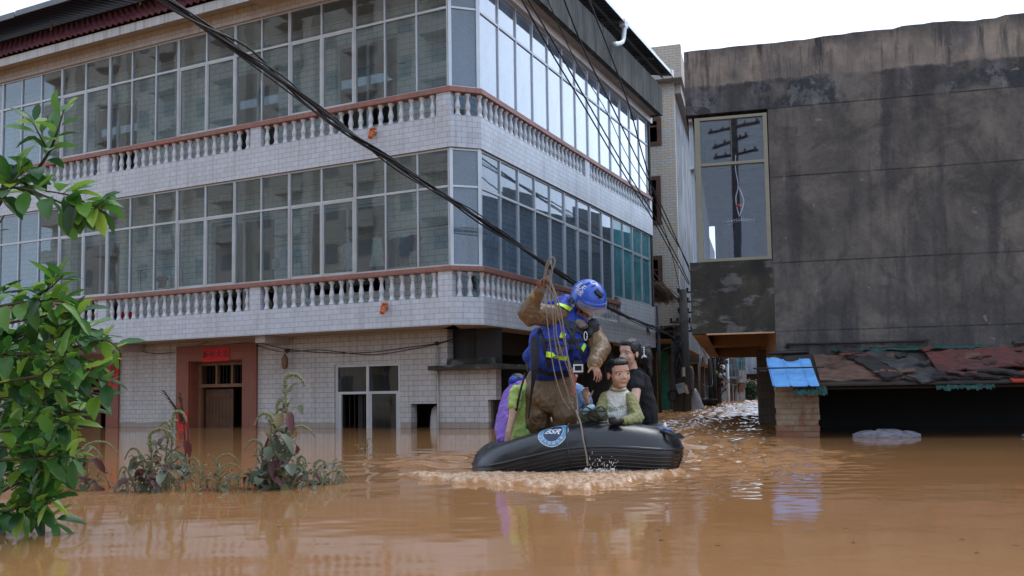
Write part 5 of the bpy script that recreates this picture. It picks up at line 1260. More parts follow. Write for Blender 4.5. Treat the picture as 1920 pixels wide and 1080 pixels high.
# outboard behind the passengers
mo = MB(); c = LD(1.13, 9.6, .36); mo.ell(c, (.13, .2, .16)); mo.tube([c - ZZ * .1, c - ZZ * .7], .06, 10); ob_ = mo.build('outboard_motor', MT['black']); tag(ob_, 'black outboard motor at the stern behind the passengers', 'motor')
# badge
bp, bn = surf(tb, 1037, 811, 0); by = (ZZ - bn * ZZ.dot(bn)).normalized(); bx = by.cross(bn).normalized()
if bx.dot(RT0) < 0: bx = -bx
def ring(r0, r1, n=48):
    vs = []; fs = []
    for k in range(n + 1):
        a = 2 * PI * k / n; vs += [(r0 * math.cos(a) * 1.0, r0 * math.sin(a)), ((r0 + r1) / 2 * math.cos(a), (r0 + r1) / 2 * math.sin(a)), (r1 * math.cos(a), r1 * math.sin(a))]
    for k in range(n): fs += [(3 * k, 3 * k + 1, 3 * k + 4, 3 * k + 3), (3 * k + 1, 3 * k + 2, 3 * k + 5, 3 * k + 4)]
    return vs, fs
LB = plain('badge_light_blue', (.10, .30, .55), .4); NB = plain('badge_navy', (.012, .03, .09), .4); WB = plain('badge_white', (.72, .74, .76), .4)
v, f = ring(.0, .126); bd = drape(tb, bp, bx, by, bn, v, f, .0015, WB, 'badge', boat)
v, f = ring(.086, .120); drape(tb, bp, bx, by, bn, v, f, .003, LB, 'badge_ring', bd); v, f = ring(0, .081); drape(tb, bp, bx, by, bn, v, f, .003, NB, 'badge_disc', bd)
def drape_text(txt, size, dx, dy, mt, rot=0, off=.005, italic=0):
    me = text_mesh(txt, size, mt, 'lettering', ext=0, bold=.0022 if len(txt) > 1 else 0)
    vs = [(v.co.x * math.cos(rot) - v.co.y * math.sin(rot) + dx + italic * v.co.y, v.co.x * math.sin(rot) + v.co.y * math.cos(rot) + dy) for v in me.vertices]
    return drape(tb, bp, bx, by, bn, vs, [tuple(p.vertices) for p in me.polygons], off, mt, 'lettering', bd)
drape_text('BSR', .082, 0, .006, WB, italic=.25)
for i, ch in enumerate('★蓝天救援队★'):
    a = math.radians(-90 + (i - 3) * 20); drape_text(ch, .029, .103 * math.cos(a), .103 * math.sin(a), WB, a + PI / 2, .0052)
# paddle, bag and rope on the right end of the boat
m = MB(); m.tube([at(1205, 806, 7.25), at(1240, 808, 7.12), at(1262, 816, 7.05)], [.012, .014, .014], 8); q0 = at(1262, 815, 7.05); m.prism([q0, q0 + RT0 * .05 + ZZ * .015, q0 + RT0 * .09 - ZZ * .02, q0 + RT0 * .07 - ZZ * .035, q0 - ZZ * .02], FW0 * .03)
tag(m.build('paddle', MT['black']), 'black paddle lying over the right end of the boat', 'paddle')
m = MB(); m.ell(at(1238, 808, 7.2), (.06, .05, .035)); m.ell(at(1228, 812, 7.22), (.05, .05, .035)); m.ell(at(1249, 808, 7.18), (.04, .04, .03)); tag(grow(m, 'blue_bag', plain('blue_dry_bag', (.03, .06, .25), .4, 0, .3, 12), None, .006, 2, .006, 25), 'small crumpled blue and black bag beside the paddle on the boat', 'bag')
m = MB(); m.lathe(at(1247, 804, 7.12), [(0, .012), (.03, .018), (.035, .01), (.05, .008)], 8); tag(m.build('tube_valve', MT['trim']), 'small shiny fitting beside the blue bag', 'fitting')
# ================================================================== PEOPLE
SKIN = plain('skin', (.50, .29, .20), .5, 0, .12, 10, .05)
SKIND = plain('tanned_skin', (.27, .12, .075), .5, 0, .15, 10, .05); SKINW = plain('fair_skin', (.60, .38, .28), .5, 0, .1, 10, .05)
HAIRM = plain('black_hair', (.007, .006, .007), .5, 0, .3, 40, .3); EYEW = plain('eye_white', (.6, .58, .55), .3, 0, 0, 5, 0); EYEB = plain('dark_iris', (.015, .01, .008), .2, 0, 0, 5, 0); LIP = plain('lips', (.42, .16, .13), .45, 0, .1, 5, 0); BROW = plain('eyebrow', (.04, .025, .02), .7, 0, 0, 5, 0)
class Head:
    def __init__(s, c, h, face, up=ZZ, wx=1.0):
        s.wx = wx
        f = Vector(face).normalized(); up = Vector(up); up = (up - f * up.dot(f)).normalized(); s.x = f.cross(up).normalized(); s.y = f; s.z = up; s.h = h; s.c = Vector(c) - up * h * .5
        s.R = Matrix((s.x, s.y, s.z)).transposed()
    def p(s, x, y, z): return s.c + (s.x * x * s.wx + s.y * y + s.z * z) * s.h
    def e(s, m, c, r, n=16): m.ell(s.p(*c), [r[0] * s.h * s.wx, r[1] * s.h, r[2] * s.h], s.R, n, 10)
    def build(s, m, neck=True):
        s.e(m, (0, -.04, .63), (.315, .40, .37), 22); s.e(m, (0, .09, .38), (.255, .265, .35), 20); s.e(m, (0, .20, .09), (.13, .11, .085)); s.e(m, (0, .05, .2), (.22, .22, .15))
        for k in (-1, 1):
            s.e(m, (k * .15, .19, .35), (.11, .11, .13)); s.e(m, (k * .32, -.03, .44), (.035, .085, .13)); s.e(m, (k * .125, .255, .485), (.07, .07, .045))
            s.e(m, (k * .045, .345, .335), (.036, .045, .03)); s.e(m, (k * .12, .27, .575), (.11, .06, .035))
        cap(m, s.p(0, .29, .53), s.p(0, .375, .36), .028 * s.h, .045 * s.h, 8); s.e(m, (0, .315, .235), (.085, .04, .024)); s.e(m, (0, .31, .20), (.07, .04, .024))
        if neck: cap(m, s.p(0, -.08, .3), s.p(0, -.14, -.15), .17 * s.h, .19 * s.h)
    def paint(s, smile=0):
        def f(c):
            d = (Vector(c) - s.c) / s.h; x, y, z = d.dot(s.x) / s.wx, d.dot(s.y), d.dot(s.z)
            if y < .15 or z < 0 or z > 1: return 0
            ax = abs(x)
            if (ax - .13) ** 2 / .0042 + (z - .475) ** 2 / .0007 < 1: return 2 if (ax - .13 + (.012 if x * 1 > 0 else -.012)) ** 2 + (z - .475) ** 2 < .0010 else 1
            if abs(z - .50) < .012 and abs(ax - .13) < .07: return 2
            if abs(z - .575 + .25 * (ax - .14) ** 2 * 8) < .011 and .06 < ax < .20: return 4
            if x * x / .0062 + (z - .22 - smile * x * x * 3) ** 2 / .0005 < 1: return 3
            return 0
        return f
    def hair(s, parent, front=.80, thick=1.07, extra=None, voxel=.006, wr=.003):
        m = MB(); s.e(m, (0, -.085, .675), (.35 * thick / 1.04, .40 * thick / 1.04, .36 * thick / 1.04), 22); s.e(m, (0, .035, .845), (.285, .335, .15), 20); s.e(m, (0, -.16, .55), (.325, .32, .33), 20)
        if extra: extra(m)
        return grow(m, 'hair', HAIRM, parent, voxel, 2, wr, 45)
def hand(m, wrist, fdir, pn, s=1.0, curl=.4, thumb=1, spread=.12, L=.085):
    """palm, four fingers of unequal length and a thumb leaving the side of the palm"""
    w = Vector(wrist); f = Vector(fdir).normalized(); n = Vector(pn); n = (n - f * n.dot(f)).normalized(); sd = f.cross(n).normalized() * thumb
    R = Matrix((sd, f, n)).transposed(); m.ell(w + f * .045 * s, (.042 * s, .052 * s, .019 * s), R, 14, 9); cap(m, w - f * .03, w + f * .02 * s, .026 * s, .027 * s)
    for k, (o, ln) in enumerate(((.030, .068), (.010, .078), (-.010, .073), (-.029, .058))):
        b = w + f * .085 * s + sd * o * s; d = (f + sd * (o * spread * 25)).normalized(); a = curl * (1 + .12 * k); p = b - f * .02 * s
        for j, (seg, rr) in enumerate(((.42, .0095), (.33, .0085), (.28, .0075))):
            d2 = (d * math.cos(a * (j + .4)) + n * math.sin(a * (j + .4))).normalized(); q = p + d2 * ln * seg * s * 1.15; cap(m, p, q, rr * s, rr * .92 * s, 8); p = q
    b = w + f * .03 * s + sd * .036 * s; d = (f * .6 + sd * .8 + n * .25).normalized(); q = b + d * .035 * s; cap(m, b, q, .012 * s, .0105 * s, 8); cap(m, q, q + (d + f * .5 + n * .3).normalized() * .03 * s, .0105 * s, .008 * s, 8)
def person(name_c, label): return empty('person', tuple(name_c), label, 'person')
def clothmat(name, c, rough=.8, var=.2, sc_=10, folds=.55, fs=7):
    t = NT(name); O = t.coord('World', (1, 1, .55)); a = t.noise(O, fs, 4, .55, 1.6); b = t.noise(t.coord('World'), 60, 3)
    rid = t.math('ABSOLUTE', t.math('SUBTRACT', a, .5)); col = t.mix(t.ramp(t.noise(O, 3, 3), [(.3, 0), (.7, 1)]), sc(c, 1 - var), sc(c, 1 + var * .5))
    return t.end(t.bsdf(col, rough, 0, .4, t.bump(b, .15, .003, t.bump(rid, folds, .06))))
def bodymats(sk): return [EYEW, EYEB, LIP, BROW]
# ---- the rescuer
TC = -FW0                                                                    # towards the camera
r_ = person(LD(.35, 7.7, .08), 'rescuer in blue helmet, blue life vest and brown waterproofs standing with a rope')
H = Head(at(1102, 566, 7.50), .235, TC * .66 + RT0 * .50 - ZZ * .62, ZZ + TC * .35 + RT0 * .1)
m = MB(); H.build(m, False)
nb = at(1078, 603, 7.60); shR = at(1044, 592, 7.52); shL = at(1106, 616, 7.6); elR = at(988, 588, 7.42); wrR = at(1010, 546, 7.30); elL = at(1127, 655, 7.38); wrL = at(1113, 684, 7.16); pel = at(1030, 712, 7.78)
cap(m, H.p(0, -.06, .3), nb, .05, .055); cap(m, nb, pel, .13, .13); cap(m, shR, elR, .05, .04); cap(m, elR, wrR, .04, .027); cap(m, shL, elL, .05, .04); cap(m, elL, wrL, .04, .027); cap(m, shR, shL, .07, .07)
hip = [at(1012, 722, 7.82), at(1050, 722, 7.72)]; kne = [at(1008, 775, 7.74), at(1058, 778, 7.66)]; ft = [at(1010, 842, 7.86), at(1060, 842, 7.78)]
for a, b, c in zip(hip, kne, ft): cap(m, a, b, .08, .06); cap(m, b, c, .055, .04); cap(m, c, c + TC * .12, .04, .035)
hR = wrR; fd = (at(1021, 524, 7.28) - wrR).normalized(); hand(m, wrR + fd * .01, fd, TC * .5 + RT0 * .6, 1.0, .75, -1)
fd2 = (at(1124, 706, 7.08) - wrL).normalized(); hand(m, wrL + fd2 * .01, fd2, TC * -.3 - RT0 * .3 - ZZ * .6, 1.0, .35, -1, .2)
rb = grow(m, 'body', SKIND, r_, .0055, 2, mats=bodymats(0), paint=H.paint())
WAD = clothmat('brown_wader_fabric', (.155, .095, .046), .40, .15, folds=.9, fs=6); CUFF = plain('ochre_cuff', (.34, .20, .07), .35, 0, .25, 14, .3)
m = MB()
for i, (a, b, c) in enumerate(zip(hip, kne, ft)): cap(m, a + ZZ * .04, b, .118, .108, 16); cap(m, b, c + ZZ * .02, .108, .10, 16)
torso(m, [(1031, 706, 7.77, .17, .15), (1030, 728, 7.77, .205, .16), (1031, 750, 7.74, .195, .15), (1033, 766, 7.72, .15, .11)]); grow(m, 'trousers', WAD, r_, .009, 2, .012, 6, seed=3)
m = MB(); cap(m, shR + RT0 * .02, elR + RT0 * .012, .096, .088, 16); cap(m, elR + RT0 * .012, wrR, .086, .046, 16); m.ell(elR + ZZ * -.01 - RT0 * -.02, (.085, .09, .095))
cap(m, shL, elL, .088, .082, 16); cap(m, elL, wrL + ZZ * .01, .080, .052, 16); m.ell(at(1050, 615, 7.6), (.17, .13, .13)); grow(m, 'jacket_sleeves', WAD, r_, .009, 2, .012, 7, seed=7)
m = MB(); cap(m, wrR + (elR - wrR).normalized() * .055, wrR + (elR - wrR).normalized() * -.0, .052, .042, 14); grow(m, 'cuff', CUFF, r_, .006, 2, .007, 28); m = MB(); cap(m, wrL + (elL - wrL).normalized() * .05, wrL, .060, .050, 14); grow(m, 'cuff', CUFF, r_, .006, 2, .007, 28)
BLUE = clothmat('blue_life_vest', (.012, .048, .38), .55, .2, folds=.8, fs=8); HIV = plain('reflective_yellow_tape', (.62, 1.0, .04), .4, 0, .06, 8, .05); STR = plain('black_webbing', (.012, .012, .015), .6, 0, .2, 30, .2)
m = MB(); Rt = Matrix.Rotation(-.32, 3, FW0)
torso(m, [(1070, 588, 7.6, .11, .12), (1066, 602, 7.58, .165, .15), (1060, 625, 7.56, .205, .175), (1051, 652, 7.57, .225, .185), (1041, 680, 7.63, .215, .185), (1034, 703, 7.70, .175, .16)], 28)
m.ell(at(1012, 648, 7.62), (.085, .15, .16)); cap(m, at(1028, 628, 7.6), at(994, 668, 7.66), .10, .065); cap(m, at(994, 668, 7.66), at(1010, 690, 7.66), .06, .06); m.ell(at(1050, 582, 7.55), (.10, .12, .055), Rt); m.ell(at(1083, 655, 7.50), (.10, .10, .13), Rt)
m.obox(at(1046, 652, 7.40), RT0, FW0, ZZ, -.085, .085, -.05, .1, -.07, .065); cap(m, at(1050, 580, 7.5), at(1062, 562, 7.62), .045, .05); cap(m, at(1030, 572, 7.62), at(1058, 562, 7.66), .03, .04)
vest = grow(m, 'life_vest', BLUE, r_, .009, 3, .009, 8, seed=2); vt = bvh(vest)
band(vt, [(1046, 571), (1058, 575), (1072, 581)], .036, HIV, 'reflective_tape', vest); band(vt, [(1026, 664), (1044, 668), (1062, 671)], .046, HIV, 'reflective_tape', vest)
band(vt, [(1051, 628), (1060, 631)], .045, HIV, 'reflective_tape', vest); band(vt, [(1096, 646), (1089, 661)], .030, HIV, 'reflective_tape', vest)
for pts, w in (([(1010, 618), (1022, 650), (1030, 690)], .035), ([(1058, 590), (1064, 615), (1078, 640), (1094, 668)], .03), ([(1020, 640), (1050, 637), (1080, 640), (1098, 636)], .028), ([(1000, 690), (1030, 700), (1070, 700)], .05), ([(1080, 600), (1074, 630), (1070, 660)], .028), ([(1066, 612), (1088, 622), (1102, 640)], .03), ([(1080, 668), (1084, 690)], .03), ([(1026, 648), (1066, 648)], .012), ([(1035, 600), (1052, 604)], .03), ([(1054, 604), (1070, 608)], .05)):
    band(vt, pts, w, STR, 'webbing_strap', vest, .009)
m = MB(); p0, p1, p2, p3 = at(1002, 632, 7.46), at(1003, 685, 7.42), at(997, 735, 7.45), at(991, 784, 7.50)
sp_ = smooth_path([p0, p1, p2, p3], 6); vs = []
for i_, p in enumerate(sp_):
    w_ = .026 + .009 * math.sin(i_ * .35); tt = RT0 * math.cos(i_ * .08) + FW0 * math.sin(i_ * .08); vs += [p - tt * w_, p + tt * w_, p + tt * w_ + FW0 * .005, p - tt * w_ + FW0 * .005]
m.add(vs, [(4 * k + e, 4 * k + (e + 1) % 4, 4 * k + 4 + (e + 1) % 4, 4 * k + 4 + e) for k in range(len(sp_) - 1) for e in range(4)]); m.tube([at(985, 700, 7.6), at(975, 735, 7.62), at(968, 770, 7.66)], .010, 5)
m.build('hanging_strap', STR, r_)
for pts in ([(1028, 640), (1030, 655), (1033, 676)], [(1066, 640), (1069, 655), (1070, 674)], [(1028, 640), (1048, 638), (1066, 640)]): band(vt, pts, .006, plain('vest_piping', (.005, .012, .09), .6), 'pocket_piping', vest, .004, .003)
em, en = surf(vt, 1049, 655, .008); ey = (ZZ - en * ZZ.dot(en)).normalized(); ex = -en.cross(ey); ex = ex if ex.dot(RT0) > 0 else -ex
m = MB(); GD = plain('gold_emblem', (.20, .13, .05), .5)
for r1, r2 in ((.036, .030), (.024, .019)):
    k = 24; vs = []
    for i in range(k): a = 2 * PI * i / k; vs += [em + ex * r1 * math.cos(a) + ey * r1 * math.sin(a), em + ex * r2 * math.cos(a) + ey * r2 * math.sin(a)]
    m.add(vs, [(2 * i, 2 * i + 1, 2 * ((i + 1) % k) + 1, 2 * ((i + 1) % k)) for i in range(k)])
m.obox(em, ex, ey, en, -.004, .004, -.017, .017, 0, .002); m.obox(em, ex, ey, en, -.014, .014, -.003, .003, 0, .0025); m.build('emblem', GD, vest, fix=False)
m = MB(); c = at(1084, 690, 7.26); m.obox(c, RT0, FW0, ZZ, -.04, .04, -.01, .01, -.035, -.022); m.obox(c, RT0, FW0, ZZ, -.04, .04, -.01, .01, .018, .03); m.obox(c, RT0, FW0, ZZ, -.04, -.028, -.008, .008, -.03, .02); m.obox(c, RT0, FW0, ZZ, .028, .04, -.008, .008, -.03, .02)
m.build('buckle', MT['trim'], r_); m = MB(); m.obox(c, RT0, FW0, ZZ, -.035, .035, .012, .03, -.05, .06); m.build('strap_end', STR, r_)
m = MB(); c = at(1098, 630, 7.36); m.tube([c + RT0 * math.cos(t) * .013 + ZZ * math.sin(t) * .036 for t in [k * .42 for k in range(16)]], .004, 6); m.build('carabiner', MT['trim'], r_)
m = MB(); m.ell(at(1112, 612, 7.46), (.055, .06, .07)); m.ell(at(1106, 625, 7.44), (.04, .05, .05)); grow(m, 'shoulder_pouch', STR, r_, .007, 2, .004, 20)
m = MB(); m.ell(at(1083, 606, 7.45), (.07, .05, .035)); m.ell(at(1092, 612, 7.42), (.05, .04, .028)); cl = grow(m, 'neck_seal', plain('grey_brown_collar', (.16, .13, .11), .6), r_, .006, 2, .003, 20)
m = MB(); [m.ell(at(x, y, 7.375), (.007, .007, .007), n=8, m=6) for x, y in ((1074, 603), (1084, 612), (1094, 615), (1100, 611))]; m.build('snap_button', STR, r_)
ORG_ = at(1075, 712, 7.36); m = MB(); cap(m, ORG_ + ZZ * -.05, ORG_ + ZZ * .03, .022, .020); m.ell(ORG_ + ZZ * .07, (.024, .024, .024)); cap(m, ORG_ + ZZ * -.11, ORG_ + ZZ * -.05, .012, .018); grow(m, 'signal_whistle', plain('orange_red_plastic', (.62, .09, .02), .35), r_, .005, 1)
# helmet
HM = plain('blue_helmet_shell', (.018, .085, .50), .28, 0, .1, 6, .02, Coat_Weight=.3)
m = MB(); hc = H.p(0, -.03, .66); n, k_ = 32, 16; vs = []
for j in range(k_ + 1):
    t = (PI * .60) * j / k_
    for i in range(n):
        a = 2 * PI * i / n; rr = 1 + .015 * math.cos(6 * a) * math.sin(t); fl = 1.05 if j == k_ else 1
        low = 0 if j < k_ - 2 else 0
        vs.append(hc + (H.x * math.cos(a) * .142 * math.sin(t) * fl * rr + H.y * math.sin(a) * .168 * math.sin(t) * fl * rr + H.z * (.150 * math.cos(t) + (.03 * max(0, math.sin(a)) if j > k_ - 4 else -.0))))
m.add(vs, [(j * n + i, (j + 1) * n + i, (j + 1) * n + (i + 1) % n, j * n + (i + 1) % n) for j in range(k_) for i in range(n)], True)
hel = m.build('helmet', HM, r_, fix=False); sl_ = hel.modifiers.new('t', 'SOLIDIFY'); sl_.thickness = .01; ht = bvh(hel)
for px, py, w in ((1092, 534, .010), (1102, 531, .010), (1113, 535, .009), (1120, 547, .014), (1126, 556, .012)): band(ht, [(px - 4, py + 3), (px + 4, py - 1)], w, STR, 'helmet_vent', hel, .003, .003, 3)
band(ht, [(1116, 545), (1121, 551), (1128, 556)], .035, STR, 'lamp_mount', hel, .004, .02, 3); band(ht, [(1072, 560), (1076, 572)], .045, STR, 'helmet_pad', hel, -.004, .012, 3)
hp, hn = surf(ht, 1088, 541, .002); hy = (ZZ - hn * ZZ.dot(hn)).normalized(); hx = -hn.cross(hy); hx = hx if hx.dot(RT0) > 0 else -hx
def drape_on(tree, C, X, Y, Nn, txt, size, dx, dy, mt, parent, rot=0, off=.004):
    me = text_mesh(txt, size, mt, 'lettering', ext=0); vs = [(v.co.x * math.cos(rot) - v.co.y * math.sin(rot) + dx, v.co.x * math.sin(rot) + v.co.y * math.cos(rot) + dy) for v in me.vertices]
    return drape(tree, C, X, Y, Nn, vs, [tuple(p.vertices) for p in me.polygons], off, mt, 'lettering', parent, .05)
drape_on(ht, hp, hx, hy, hn, '蓝天', .058, 0, .018, WB, hel, -.6); drape_on(ht, hp, hx, hy, hn, '救援', .046, -.010, -.032, WB, hel, -.6)
# visor, chin strap, hood
m = MB(); vs = []
for j in range(7):
    for i in range(15):
        a = math.radians(12 + 156 * i / 14); v = j / 6; rr = 1 + .06 * v
        vs.append(hc + H.x * math.cos(a) * .142 * rr + H.y * math.sin(a) * .182 * rr + H.z * (.015 - .085 * v * math.sin(a) ** .5))
m.add(vs, [(j * 15 + i, j * 15 + i + 1, (j + 1) * 15 + i + 1, (j + 1) * 15 + i) for j in range(6) for i in range(14)], True); vi = m.build('visor', glass('visor_plastic', (.8, .85, .9), 2.2, haze=.28, hazecol=(.5, .55, .62)), hel, fix=False)
m = MB(); cap(m, H.p(.28, -.05, .6), H.p(.22, .08, .15), .014, .012, 8); cap(m, H.p(-.28, -.05, .6), H.p(-.22, .08, .15), .014, .012, 8); cap(m, H.p(.22, .08, .15), H.p(0, .14, .02), .012, .012, 8); cap(m, H.p(-.22, .08, .15), H.p(0, .14, .02), .012, .012, 8); m.ell(H.p(0, -.25, .35), (.08, .06, .08)); grow(m, 'chin_strap', STR, hel, .006, 1)
m = MB(); m.ell(H.p(0, -.12, .38), (.082, .075, .09), H.R); grow(m, 'neck_hood', plain('tan_hood', (.28, .17, .09), .7), r_, .007, 2, .004, 22)
# rope in the raised hand
ROPE = plain('beige_rope', (.25, .195, .145), .85, 0, .35, 60, .4)
def rope(strands, name, label):
    m = MB(); random.seed(19)
    for pts, r in strands: m.tube(smooth_path([at(p[0] + random.uniform(-2, 2), p[1] + random.uniform(-2, 2), p[2]) for p in pts], 7), r * .8, 6)
    return tag(m.build(name, ROPE), label, 'rope')
rope([([(1018, 535, 7.26), (1022, 508, 7.24), (1028, 488, 7.22), (1038, 484, 7.22), (1041, 495, 7.22), (1032, 515, 7.22), (1028, 530, 7.20)], .0085),
      ([(1020, 530, 7.22), (1028, 503, 7.2), (1034, 494, 7.2), (1036, 510, 7.2), (1030, 528, 7.2), (1034, 560, 7.18), (1036, 600, 7.14), (1040, 640, 7.14), (1050, 690, 7.14), (1063, 735, 7.14), (1077, 768, 7.14)], .0065),
      ([(1024, 515, 7.2), (1031, 527, 7.18), (1044, 560, 7.15), (1053, 600, 7.12), (1060, 640, 7.11), (1069, 690, 7.1), (1080, 738, 7.1), (1082, 775, 7.06)], .007),
      ([(1022, 520, 7.2), (1040, 545, 7.16), (1047, 585, 7.12), (1053, 615, 7.12), (1063, 660, 7.12), (1076, 715, 7.12), (1080, 745, 7.1)], .006),
      ([(1028, 540, 7.2), (1024, 580, 7.15), (1032, 640, 7.12), (1040, 700, 7.12), (1056, 745, 7.12), (1070, 770, 7.12)], .0055),
      ([(1026, 535, 7.2), (1040, 565, 7.15), (1044, 630, 7.12), (1066, 700, 7.12), (1078, 745, 7.1)], .0055),
      ([(1082, 770, 7.06), (1088, 792, 6.95), (1092, 825, 6.88), (1099, 850, 6.88), (1103, 874, 6.86)], .009)], 'throw_rope', 'beige rope hanging in long loops from the raised hand of the rescuer to the water')
# ---- boy
bo = person(LD(.86, 7.6, .1), 'boy in a white and olive raglan shirt sitting in the boat, looking aside')
H = Head(at(1160, 700, 7.38), .246, TC * .86 + RT0 * .34 - ZZ * .02, ZZ - RT0 * .08, 1.18); m = MB(); H.build(m)
sh = [at(1134, 745, 7.45), at(1183, 746, 7.40)]; el = [at(1120, 785, 7.32), at(1196, 784, 7.24)]; wr = [at(1130, 796, 7.20), at(1166, 790, 7.10)]; pv = at(1158, 830, 7.55)
cap(m, at(1159, 735, 7.45), pv, .08, .09)
for a, b, c in zip(sh, el, wr): cap(m, a, b, .032, .027); cap(m, b, c, .026, .020)
hand(m, wr[1], (at(1150, 786, 7.06) - wr[1]), ZZ * -.7 + TC * .2, .85, .5, -1); hand(m, wr[0], RT0 + ZZ * .1, ZZ * -1, .8, .5, 1)
for a in (at(1142, 832, 7.5), at(1176, 832, 7.48)): cap(m, pv, a + FW0 * -.1, .07, .06)
grow(m, 'body', SKIN, bo, .0048, 2, mats=bodymats(0), paint=H.paint())
def boyhair(m): H.e(m, (0, .08, .845), (.24, .25, .085)); [H.e(m, (k * .27, .0, .62), (.06, .16, .16)) for k in (-1, 1)]
H.hair(bo, thick=1.03, extra=boyhair, voxel=.005, wr=.0035)
m = MB(); random.seed(12)
for i in range(420):
    a = random.uniform(0, 6.28); t = random.uniform(0, 1.25); d = Vector((math.sin(t) * math.cos(a), math.sin(t) * math.sin(a), math.cos(t))); q = H.p(d.x * .35, -.06 + d.y * .38, .66 + d.z * .345)
    e = (H.x * d.x + H.y * (d.y + .35) + H.z * d.z * .8).normalized() * random.uniform(.008, .018); m.tube([q, q + e], [.0022, .0007], 3, False)
m.build('hair_tufts', HAIRM, bo, fix=False)
OLV = clothmat('olive_sleeve', (.27, .265, .115)); WHT = clothmat('white_shirt', (.66, .66, .62), var=.08)
m = MB(); torso(m, [(1159, 730, 7.43, .066, .062), (1159, 742, 7.44, .112, .078), (1158, 775, 7.43, .110, .088), (1158, 800, 7.44, .115, .095), (1158, 820, 7.46, .12, .10)]); shirt = grow(m, 'shirt', WHT, bo, .007, 2, .007, 13); stt = bvh(shirt)
m = MB(); cap(m, sh[0] + RT0 * .005, el[0], .044, .042); cap(m, el[0], wr[0], .042, .032); cap(m, sh[1] - RT0 * .005, el[1], .048, .048); cap(m, el[1], wr[1] + RT0 * .02, .050, .034); cap(m, sh[0] + RT0 * .02, at(1146, 736, 7.44), .045, .03); cap(m, sh[1] - RT0 * .02, at(1172, 736, 7.42), .05, .03); grow(m, 'sleeves', OLV, bo, .007, 2, .010, 17, seed=4)
m = MB(); c = at(1159, 730, 7.42); m.tube([c + RT0 * math.cos(t) * .064 + FW0 * math.sin(t) * .066 + ZZ * (.012 * math.sin(t)) for t in [k * .35 for k in range(19)]], .009, 6); m.build('collar', OLV, bo)
sp0, sn = surf(stt, 1151, 766, .003)
if sp0 is not None:
    sy = (ZZ - sn * ZZ.dot(sn)).normalized(); sx = -sn.cross(sy); sx = sx if sx.dot(RT0) > 0 else -sx
    me = text_mesh('Match', .062, OLV, 'lettering', ext=0); drape(stt, sp0, sx, sy, sn, [(v.co.x + v.co.y * .35, v.co.y + v.co.x * .18) for v in me.vertices], [tuple(p.vertices) for p in me.polygons], .004, OLV, 'lettering', shirt, .06)
# ---- woman
wo2 = person(LD(1.12, 8.3, .1), 'smiling woman in a black tee shirt with tied back black hair sitting behind the boy')
H = Head(at(1180, 661, 8.12), .245, RT0 * -.72 + TC * .66 - ZZ * .06, ZZ + RT0 * .10, 1.05); m = MB(); H.build(m)
cap(m, at(1194, 722, 8.2), at(1207, 800, 8.3), .07, .10); cap(m, H.p(0, -.1, .1), at(1190, 706, 8.2), .045, .05)
s1 = at(1196, 708, 8.06); e1_ = at(1190, 756, 7.92); h1 = at(1168, 772, 7.80); cap(m, s1, e1_, .046, .038); cap(m, e1_, h1, .038, .026); hand(m, h1, RT0 * -1 + TC * .3, ZZ * -1, .9, .3, 1)
s2_ = at(1182, 712, 8.35); e2_ = at(1170, 755, 8.3); cap(m, s2_, e2_, .042, .035); cap(m, e2_, at(1150, 770, 8.1), .035, .026); hand(m, at(1150, 770, 8.1), RT0 * -1, ZZ * -1, .9, .3, -1)
cap(m, at(1207, 805, 8.3), at(1165, 812, 8.05), .09, .07)
grow(m, 'body', SKINW, wo2, .0052, 2, mats=bodymats(0), paint=H.paint(2))
def whair(m):
    H.e(m, (0, -.22, .50), (.34, .30, .36), 20); H.e(m, (0, .08, .84), (.27, .28, .13)); [H.e(m, (k * .29, -.02, .66), (.065, .24, .20)) for k in (-1, 1)]
    cap(m, H.p(0, -.50, .55), H.p(0, -.66, .50), .05, .055); m.ell(at(1211, 668, 8.2), (.062, .055, .085)); cap(m, at(1213, 675, 8.2), at(1219, 702, 8.2), .045, .022); cap(m, at(1205, 655, 8.2), at(1216, 650, 8.2), .03, .02)
H.hair(wo2, thick=1.05, extra=whair, voxel=.007, wr=.004)
m = MB()
for i in range(26): a = at(1212 + random.uniform(-6, 6), 655 + random.uniform(-6, 30), 8.15); m.tube([a, a + Vector((random.gauss(0, .03), random.gauss(0, .02), random.gauss(0, .04)))], .0018, 3)
m.build('loose_strands', HAIRM, wo2)
m = MB(); c = at(1207, 652, 8.07); [m.ell(c + ZZ * (-.02 * k), (.009, .008, .009), n=8, m=6) for k in range(5)]; m.tube([c + ZZ * -.09 + RT0 * (.02 * math.cos(t)) + ZZ * .018 * math.sin(t) for t in [k * .5 for k in range(8)]], .006, 5); m.build('hair_clip', MT['trim'], wo2)
BLK = clothmat('black_tee', (.012, .012, .016), .85)
m = MB(); torso(m, [(1191, 696, 8.2, .070, .085), (1195, 708, 8.2, .112, .115), (1200, 740, 8.23, .128, .13), (1206, 765, 8.26, .125, .13), (1209, 790, 8.28, .118, .12)]); cap(m, s1, s1 + (e1_ - s1) * .33, .066, .064); cap(m, s2_, s2_ + (e2_ - s2_) * .45, .06, .06); cap(m, at(1186, 699, 8.16), at(1194, 712, 8.2), .060, .09); tee = grow(m, 'tee_shirt', BLK, wo2, .009, 2, .009, 9, seed=8)
m = MB(); m.ell(at(1208, 806, 8.3), (.13, .13, .09)); cap(m, at(1207, 805, 8.3), at(1165, 815, 8.05), .10, .08); grow(m, 'trousers', clothmat('grey_trousers', (.07, .075, .085)), wo2, .009, 2, .006, 12)
